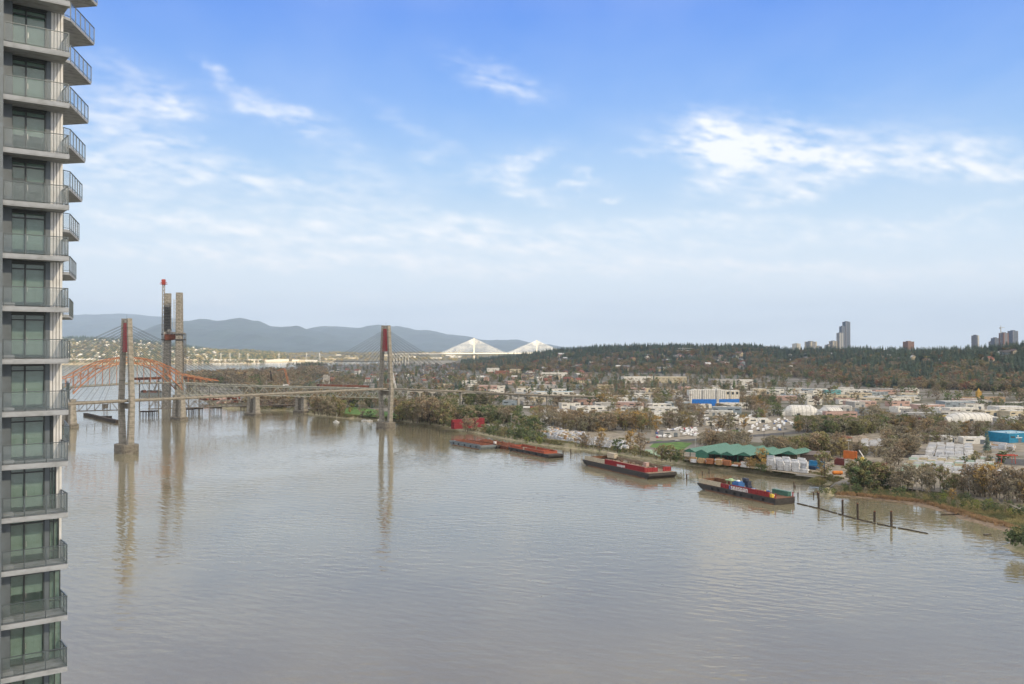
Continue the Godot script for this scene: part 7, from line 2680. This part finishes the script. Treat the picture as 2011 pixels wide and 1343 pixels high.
	for i in 15000:
		var px = rng.randf_range(905, 2080)
		var r = ridge_at(px)
		var f = pow(rng.randf(), 0.85) * 1.12
		var d = lerpf(r[0], r[1], f)
		var x = (px - CX) / FOC * d
		var p = Vector3(x, ground_y(x, -d) - 0.5, -d)
		if not free_at(p): continue
		var n = lump.get_noise_2d(x * 0.45, d * 0.45)
		var evergreen = f + n * 0.8 > (0.54 if px < 1650 else 0.46)
		if rng.randf() < 0.14: evergreen = not evergreen
		if f > 0.9: evergreen = rng.randf() < 0.8
		if evergreen:
			fi.append([p, 17.0 + 22.0 * pow(rng.randf(), 1.4), rng.randf_range(1.0, 1.45), pick(DEEP, 0.22)])
		else:
			br.append([p, rng.randf_range(14, 23), rng.randf_range(0.95, 1.3), pick(DUSK + DUSK + RUSSET + OLIVE + [[0.30, 0.15, 0.10], GREEN[1], OCHRE[3]], 0.2)])
	scatter("hill_broadleaf_wood", far_shapes.brown, br, "brown autumn wood covering the slope of the ridge", "wood")
	scatter("hill_fir_wood", far_shapes.fir, fi, "dark blue-green evergreens along the crest of the ridge", "wood")
	# --- across the river
	var su = []
	var dk = []
	for i in 4200:
		var px = rng.randf_range(110, 560)
		var d = rng.randf_range(6900, 9600)
		var x = (px - CX) / FOC * d
		var p = Vector3(x, north_hill(x, -d) - 1.0, -d)
		if not free_at(p): continue
		if d > 8600 and px < 400: dk.append([p, rng.randf_range(20, 34), rng.randf_range(1.0, 1.6), pick(DEEP, 0.2)])
		else: su.append([p, rng.randf_range(14, 26), rng.randf_range(1.0, 1.7), pick(SUN_TINTED + GREEN, 0.2)])
	for i in 1600:
		var px = rng.randf_range(430, 980)
		var d = rng.randf_range(6700, 9800)
		var x = (px - CX) / FOC * d
		if lump.get_noise_2d(x * 0.3 + 40, d * 0.3) < -0.05: continue
		su.append([Vector3(x, maxf(3.0, north_hill(x, -d)) - 1.0, -d), rng.randf_range(12, 22), rng.randf_range(1.2, 2.2), pick(SUN_TINTED, 0.2)])
	for i in 260:
		var px = rng.randf_range(130, 520)
		var p = G(px, rng.randf_range(711.5, 714.5), 3.0)
		su.append([p, rng.randf_range(14, 22), rng.randf_range(1.2, 1.8), pick(DUSK + GREEN, 0.2)])
	for i in 120:
		var a = rng.randf() * TAU
		var q = sqrt(rng.randf())
		dk.append([G(612 + 30 * q * cos(a), 717 + 1.8 * q * sin(a), 1.6), rng.randf_range(16, 26), rng.randf_range(1.0, 1.5), pick(GREEN + DUSK, 0.2)])
	scatter("far_bank_trees", far_shapes.brown, su, "sun-tinted yellow and green trees on the sunlit bank across the river", "trees")
	scatter("far_hill_firs", far_shapes.fir, dk, "dark evergreen wood on the hilltop across the river", "wood")
	# --- reeds and rough grass on the flat in front of the bank
	reeds()

func reeds() -> void:
	# tufts of blades, copied over the reed bed and along the bank edge
	var g := Geo.new()
	for i in 26:
		var a = rng.randf() * TAU
		var o = Vector3(cos(a), 0, sin(a)) * rng.randf() * 0.8
		var tip = o * 1.7 + Vector3(0, rng.randf_range(0.8, 1.7), 0)
		var sd = Vector3(-sin(a), 0, cos(a)) * 0.09
		g.col = shade_of([[1.0, 1.0, 1.0], [0.8, 0.85, 0.8], [1.15, 1.05, 0.9]][i % 3], 0.15)
		g.tri(o - sd, o + sd, tip)
	var mesh = g.mesh(M.leaf)
	var mm := MultiMesh.new()
	mm.transform_format = MultiMesh.TRANSFORM_3D
	mm.use_colors = true
	mm.mesh = mesh
	var spots = []
	for i in 11000:
		var row = foreshore_row(rng.randf())
		var q = pow(rng.randf(), 0.8)
		var k = lerpf(1.15, 3.98, q)
		var p = row[int(k)].lerp(row[int(k) + 1], k - int(k))
		p += Vector3(rng.randf_range(-1, 1), 0, rng.randf_range(-1, 1))
		var n = lump.get_noise_2d(p.x * 5.0, p.z * 5.0)
		var c = [0.34, 0.30, 0.15] if n > 0.08 else [0.21, 0.215, 0.11]
		if k < 1.9: c = [0.40, 0.27, 0.16]
		if k < 1.6 and rng.randf() < 0.5: continue
		spots.append([p, shade_of(c, 0.25), rng.randf_range(0.6, 1.3)])
	for i in 5200:
		var k = rng.randi() % 24 + 17
		var a = G(SHORE[k][0], SHORE[k][1])
		var b = G(SHORE[k + 1][0], SHORE[k + 1][1])
		var p = a.lerp(b, rng.randf())
		var t = (b - a).normalized()
		var nn = Vector3(t.z, 0, -t.x)
		if nn.z > 0: nn = -nn
		var w = rng.randf_range(3.5, 11.0)
		p += nn * w
		p.y = clampf(w / 8.0 * FLAT, 0.6, FLAT)
		spots.append([p, shade_of([[0.22, 0.22, 0.105], [0.29, 0.24, 0.135], [0.17, 0.185, 0.085]][rng.randi() % 3], 0.25), rng.randf_range(0.6, 1.4)])
	mm.instance_count = spots.size()
	for i in spots.size():
		var s = spots[i]
		mm.set_instance_transform(i, Transform3D(Basis(Vector3.UP, i * 2.4) * Basis.from_scale(Vector3.ONE * s[2]), s[0]))
		mm.set_instance_color(i, s[1])
	var o := MultiMeshInstance3D.new()
	o.name = "reeds"
	o.multimesh = mm
	add_child(o)
	o.set_meta("kind", "stuff")
	tag(o, "tawny reeds and rough grass along the river bank", "grass")

# ---------- poles, cranes, odds and ends ----------
func lamp(u: float, v: float, h: float, label: String) -> void:
	var p = on_ground(u, v)
	var t = thing("light_mast", label, "lamp post", "light masts over the yards", p)
	member(t, "pole", Vector3.ZERO, Vector3(0, h, 0), 0.28, 0.28, M.steel_light, true)
	member(t, "crossarm", Vector3(-1.6, h - 0.3, 0), Vector3(1.6, h - 0.3, 0), 0.2, 0.2, M.steel_light)
	for x in [-1.5, -0.5, 0.5, 1.5]:
		member(t, "lamp_head", Vector3(x, h, -0.2), Vector3(x, h, 0.5), 0.5, 0.35, M.white_paint)

func pole(u: float, v: float, h: float, label: String) -> void:
	var p = on_ground(u, v)
	var t = thing("utility_pole", label, "pole", "utility poles inland", p)
	member(t, "shaft", Vector3.ZERO, Vector3(0, h, 0), 0.34, 0.34, M.timber_dark, true)
	member(t, "crossarm", Vector3(-1.3, h - 0.8, 0), Vector3(1.3, h - 0.8, 0), 0.16, 0.16, M.timber_dark)

func build_small_things() -> void:
	lamp(1004, 842, 17, "twin-armed light mast above the bank shrubs near the red containers")
	lamp(1365, 884, 13, "light mast behind the green-roofed shed")
	lamp(1616, 893, 16, "light mast behind the slim olive tree")
	lamp(1666, 897, 14, "light mast by the orange container")
	lamp(1736, 858, 13, "light mast over the gravel pile")
	lamp(1697, 851, 12, "light mast in the dark belt of trees")
	pole(1538, 884, 16, "tall utility pole behind the white lumber")
	pole(1500, 886, 18, "utility pole at the green roof's right end")
	pole(1635, 845, 13, "utility pole along the gravel road")
	pole(1868, 850, 15, "utility pole in front of the long arched hall")
	pole(1945, 848, 15, "utility pole right of the long arched hall")
	# red gantry in the far lumber yard
	var p = on_ground(1976, 910)
	var t = thing("gantry_crane", "red steel gantry frame in the lumber yard at the view's edge", "crane", "", p)
	for x in [-5.5, 5.5]:
		for z in [-2.5, 2.5]:
			member(t, "leg", Vector3(x, 0, z), Vector3(x * 0.96, 6.4, z * 0.8), 0.4, 0.4, M.crane_red)
	for z in [-2.2, 2.2]:
		member(t, "beam", Vector3(-7.5, 6.7, z), Vector3(7.5, 6.7, z), 0.5, 0.7, M.crane_red)
	for x in [-7, -3.5, 0, 3.5, 7]:
		member(t, "cross_tie", Vector3(x, 6.75, -2.2), Vector3(x, 6.75, 2.2), 0.3, 0.3, M.crane_red)
	# gravel pile
	p = on_ground(1692, 868)
	var g := Geo.new()
	var rings = []
	for k in 7:
		var f = k / 6.0
		var r = []
		for i in 22:
			var a = TAU * i / 22
			var q = (1.0 - f) * (1.0 + 0.18 * lump.get_noise_2d(cos(a) * 60.0, sin(a) * 60.0 + k * 9.0))
			r.append(Vector3(cos(a) * 17.0 * q, 7.5 * pow(f, 0.9), sin(a) * 11.0 * q))
		rings.append(r)
	g.skin(rings)
	solo("gravel_pile", g.mesh(M.sand_pile), "grey-brown gravel pile in the yard among brown trees", "gravel pile", "", p)
	p = on_ground(1655, 862)
	g = Geo.new()
	rings = []
	for k in 5:
		var f = k / 4.0
		var r = []
		for i in 18:
			var a = TAU * i / 18
			r.append(Vector3(cos(a) * 16.0 * (1.0 - f), 4.5 * f, sin(a) * 8.0 * (1.0 - f)))
		rings.append(r)
	g.skin(rings)
	solo("red_soil_pile", g.mesh(worn("red_soil", Color(0.22, 0.10, 0.065), 0.95, 8.0, 0.3, 91)), "reddish soil pile left of the gravel pile", "soil pile", "", p)
	# orange tank on the bank
	p = on_ground(1644, 932)
	t = thing("orange_tank", "orange cylindrical tank lying on the bank below the containers", "tank", "", p)
	g = Geo.new()
	g.tube(Vector3(-3.2, 1.6, 0), Vector3(3.2, 1.6, 0), 1.3, 1.3, 14)
	g.tube(Vector3(3.2, 1.6, 0), Vector3(3.7, 1.6, 0), 1.3, 0.7, 14)
	g.tube(Vector3(-3.7, 1.6, 0), Vector3(-3.2, 1.6, 0), 0.7, 1.3, 14)
	part(t, "shell", g, paint("tank_orange", Color(0.62, 0.20, 0.02), 0.5))
	for x in [-2.0, 2.0]:
		g = Geo.new()
		g.box(Vector3(x, 0.25, 0), Vector3(0.4, 0.6, 2.2))
		part(t, "cradle", g, M.rust_steel)
	# white loader boom by the containers
	p = on_ground(1694, 906)
	t = thing("loader", "yard loader with a raised white boom behind the bank trees", "vehicle", "", p)
	g = Geo.new()
	g.box(Vector3(0, 1.5, 0), Vector3(4.5, 1.6, 2.4)); g.box(Vector3(-0.6, 2.9, 0), Vector3(1.8, 1.4, 1.8))
	part(t, "body", g, M.yellow_paint)
	for x in [-1.5, 1.5]:
		for z in [-1.3, 1.3]:
			member(t, "wheel", Vector3(x, 0.7, z - 0.25), Vector3(x, 0.7, z + 0.25), 1.4, 1.4, M.tire_black, true)
	member(t, "boom", Vector3(1.4, 2.3, 0), Vector3(-3.0, 9.0, 0), 0.5, 0.7, M.white_paint)
	# low white concrete barrier along the bank by the lumber
	var a = on_ground(1562, 933)
	var b = on_ground(1605, 938)
	var nb = 7
	for i in nb:
		g = Geo.new()
		var d = (b - a) / nb
		g.bar(d * 0.03 + Vector3.UP * 0.45, d * 0.97 + Vector3.UP * 0.45, 0.5, 0.9)
		g.bar(d * 0.03 + Vector3.UP * 0.15, d * 0.97 + Vector3.UP * 0.15, 0.9, 0.3)
		solo("concrete_barrier", g.mesh(M.concrete_pale), "pale concrete barrier in the row below the sky blue containers", "barrier", "row of barriers on the bank", a + d * i + Vector3.UP * 0.1)
	# pale tarped pipes behind the trees left of the green shed
	for i in 5:
		var q = on_ground(1276 + i * 5, 887 + i * 2.4)
		g = Geo.new()
		g.tube(Vector3(-4, 0.9, 0), Vector3(4, 0.9, 0), 0.9, 0.9, 10)
		var o = solo("wrapped_pipe", g.mesh(M.lime_wrap), "mint green wrapped pipe in the row left of the green-roofed shed", "pipe", "row of wrapped pipes", q + Vector3.UP * 0.1)
		o.rotation.y = -0.2
	# driftwood on the mud
	for q in [[1868, 1010, 12.0, 0.5, "dark drift log at the water's edge off the reedy flat"], [1946, 1030, 7.0, -0.4, "bleached drift log on the near mud bank"], [1938, 1050, 4.0, 0.3, "small snag floating off the near mud bank"], [1800, 985, 9.0, 0.2, "bleached drift logs lying on the mud flat"]]:
		var o2 = G(q[0], q[1], 0.3)
		g = Geo.new()
		g.tube(Vector3(-q[2] * 0.5, 0, 0), Vector3(q[2] * 0.5, 0.3, 0), 0.4, 0.2, 8)
		g.tube(Vector3(q[2] * 0.2, 0.2, 0), Vector3(q[2] * 0.3, 1.1, 0.5), 0.14, 0.05, 6)
		var o = solo("drift_log", g.mesh(M.deck_sandy if q[3] < 0.3 else M.timber_dark), q[4], "log", "driftwood", o2)
		o.rotation.y = q[3] - 0.5
	# rail wagons
	for i in 22:
		var q = on_ground(1702 + (i % 11) * 14.5, 822 + (i / 11) * 4.5)
		g = Geo.new()
		g.box(Vector3(0, 2.4, 0), Vector3(13.0, 2.9, 2.8)); g.box(Vector3(0, 3.95, 0), Vector3(12.4, 0.2, 2.2))
		g.box(Vector3(0, 0.85, 0), Vector3(13.6, 0.3, 2.4))
		for x in [-4.8, -3.4, 3.4, 4.8]:
			for z in [-0.9, 0.9]:
				g.tube(Vector3(x, 0.45, z - 0.1), Vector3(x, 0.45, z + 0.1), 0.45, 0.45, 8)
		solo("rail_wagon", g.mesh([M.box_navy, M.box_maroon, M.yellow_paint, M.box_blue, M.roof_dark][[0, 4, 3, 0, 2, 1, 4, 0, 2, 4, 1][(i * 3) % 11]]), ["navy", "maroon", "yellow", "blue", "dark"][[0, 4, 3, 0, 2, 1, 4, 0, 2, 4, 1][(i * 3) % 11]] + " rail wagon in the " + ("far" if i < 11 else "near") + " row of the rail yard, " + ORDINAL[i % 11] + " along", "rail wagon", "wagons in the rail yard", q + Vector3.UP * 0.22)
	# tanker trailers under the viaduct
	for q in [[1034, 803, "white", "white tanker trailer parked under the viaduct"], [1048, 803, "red", "red tanker trailer parked under the viaduct"]]:
		p = on_ground(q[0], q[1])
		t = thing("tanker_trailer", q[3], "vehicle", "", p)
		g = Geo.new()
		g.tube(Vector3(-5, 2.4, 0), Vector3(5, 2.4, 0), 1.5, 1.5, 14)
		part(t, "tank", g, M.white_paint if q[2] == "white" else M.barge_red)
		for x in [-3.5, 3.5, 4.6]:
			member(t, "wheel", Vector3(x, 0.6, -1.2), Vector3(x, 0.6, 1.2), 1.1, 1.1, M.tire_black, true)
	# works beyond the truss bridge: cranes, hopper and conveyor, scrap heaps
	p = on_ground(572, 768)
	t = thing("crawler_crane", "orange crawler crane with a steep lattice boom beyond the truss bridge", "crane", "", p)
	g = Geo.new()
	g.box(Vector3(0, 2.0, 0), Vector3(9, 3.4, 6)); g.box(Vector3(2, 0.6, -2.6), Vector3(10, 1.2, 1.4)); g.box(Vector3(2, 0.6, 2.6), Vector3(10, 1.2, 1.4))
	part(t, "body", g, M.arch_orange)
	lattice(t, Vector3(-2, 3, 0), Vector3(-14, 48, 0), 2.6, 0.6, M.arch_orange, 12)
	lattice(t, Vector3(-14, 48, 0), Vector3(-30, 44, 0), 1.6, 0.5, M.arch_orange, 6)
	p = on_ground(536, 762)
	t = thing("mobile_crane", "black mobile crane with a short boom beyond the truss bridge", "crane", "", p)
	g = Geo.new()
	g.box(Vector3(0, 2.5, 0), Vector3(8, 5, 5))
	part(t, "body", g, M.hull_black)
	lattice(t, Vector3(0, 5, 0), Vector3(-6, 40, 0), 2.4, 0.7, M.hull_black, 10)
	p = on_ground(641, 768)
	t = thing("concrete_hopper", "pale concrete hopper tower with a long sloping conveyor", "tower", "", p)
	g = Geo.new()
	g.box(Vector3(0, 16, 0), Vector3(13, 32, 11)); g.box(Vector3(-2, 33.5, 0), Vector3(8, 3, 8))
	part(t, "shaft", g, M.concrete_pale)
	member(t, "conveyor", Vector3(-3, 30, 0), Vector3(-48, 10, 8), 3.0, 3.0, M.hull_grey)
	for x in [0.3, 0.6, 0.9]:
		var q = Vector3(-3, 30, 0).lerp(Vector3(-48, 10, 8), x)
		member(t, "trestle", Vector3(q.x, 0, q.z), q, 1.0, 1.0, M.truss_grey)
	paint("scrap_red", Color(0.28, 0.10, 0.065), 0.8)
	for q in [[455, 792, 46, 12, "rust-red scrap heap at the river edge under the deck truss"], [525, 796, 50, 10, "mixed scrap heap behind the midstream bridge pier"], [575, 797, 36, 9, "pale and rusty scrap heap near the treed bank"], [410, 786, 26, 8, "low red scrap heap at the tip of the yard"]]:
		p = on_ground(q[0], q[1])
		t = thing("scrap_heap", q[4], "scrap heap", "scrap heaps beyond the truss bridge", p)
		var mats = [M.scrap_red, M.rust_steel, M.cream_wall, M.truss_rust, M.scrap_red, M.pink_wall]
		for i in 34:
			g = Geo.new()
			var x = rng.randfn() * q[2] * 0.3
			var top = q[3] * exp(-pow(x / (q[2] * 0.45), 2.0))
			var s = Vector3(rng.randf_range(2, 7), rng.randf_range(1.2, 3.6), rng.randf_range(2, 6))
			g.box(Vector3(x, rng.randf() * top + s.y * 0.3, rng.randfn() * 7.0), s, Basis(Vector3(rng.randfn(), rng.randfn(), rng.randfn()).normalized(), rng.randf() * 0.9))
			part(t, "scrap_piece", g, mats[rng.randi() % mats.size()])
	# the inclined strut tower seen behind the far pylon
	p = on_ground(777, 770)
	t = thing("leaning_mast", "white leaning piling mast just right of the far pylon", "construction mast", "", p)
	lattice(t, Vector3(2, 0, 0), Vector3(-7, 42, 0), 2.6, 0.7, M.white_paint, 10)
	g = Geo.new()
	g.box(Vector3(4, 2, 0), Vector3(8, 4, 5))
	part(t, "body", g, M.white_paint)
	# transmission towers on the far flats
	for u in [434, 452, 470, 487, 548, 602, 628]:
		p = G(u, 712, 3.0)
		p.z += -500.0
		p.x = (u - CX) / FOC * -p.z
		g = Geo.new()
		for s in [-1.0, 1.0]:
			g.bar(Vector3(s * 6, 0, 0), Vector3(s * 1.2, 62, 0), 0.9, 0.9)
			g.bar(Vector3(s * 12, 52, 0), Vector3(0, 54, 0), 0.8, 0.8)
		for k in 6:
			g.bar(Vector3(-6 + 0.8 * k, k * 10, 0), Vector3(6 - 0.8 * (k + 1), (k + 1) * 10, 0), 0.6, 0.6)
		solo("transmission_tower", g.mesh(M.white_paint), "faint pale transmission tower on the sunlit far flats", "pylon", "transmission towers across the river", p)
	# traffic on the truss bridge
	var i0 = 0
	for q in [[385, 0, 0], [436, 1, 2], [520, 0, 1], [561, 2, 0], [643, 0, 0], [700, 1, 0]]:
		var k2 = (q[0] - 352.0) / 240.0
		var w2 = G(352, 824).lerp(G(592, 812), k2)
		var row = lerpf(754.2, 765.0, (q[0] - 352.0) / 406.0)
		var c2 = D(q[0], row, -w2.z)
		var o3 = solo("crossing_vehicle", car_meshes[q[1]], ["white car nearest the arch on the truss bridge", "dark van on the truss bridge above the pile bents", "silver car above the midstream bridge pier", "white motor home crossing the middle of the truss bridge", "white car on the truss bridge over the brown clump", "white van on the truss bridge near the far pylon"][i0], "vehicle", "", c2 + Vector3.UP * 0.55)
		o3.set_surface_override_material(0, [M.car_white, M.car_silver, M.car_black][q[2]])
		o3.rotation.y = 0.85
		i0 += 1
	# long hedge below the tan building
	for i in 24:
		var u = 1885 + i * 6.0
		tree("bush", on_ground(u, 799 + rng.randf_range(-0.6, 0.6)), rng.randf_range(6, 8), "clipped dark hedge plant in the long hedge before the tan building", "hedge before the tan building", "hedge_plant")
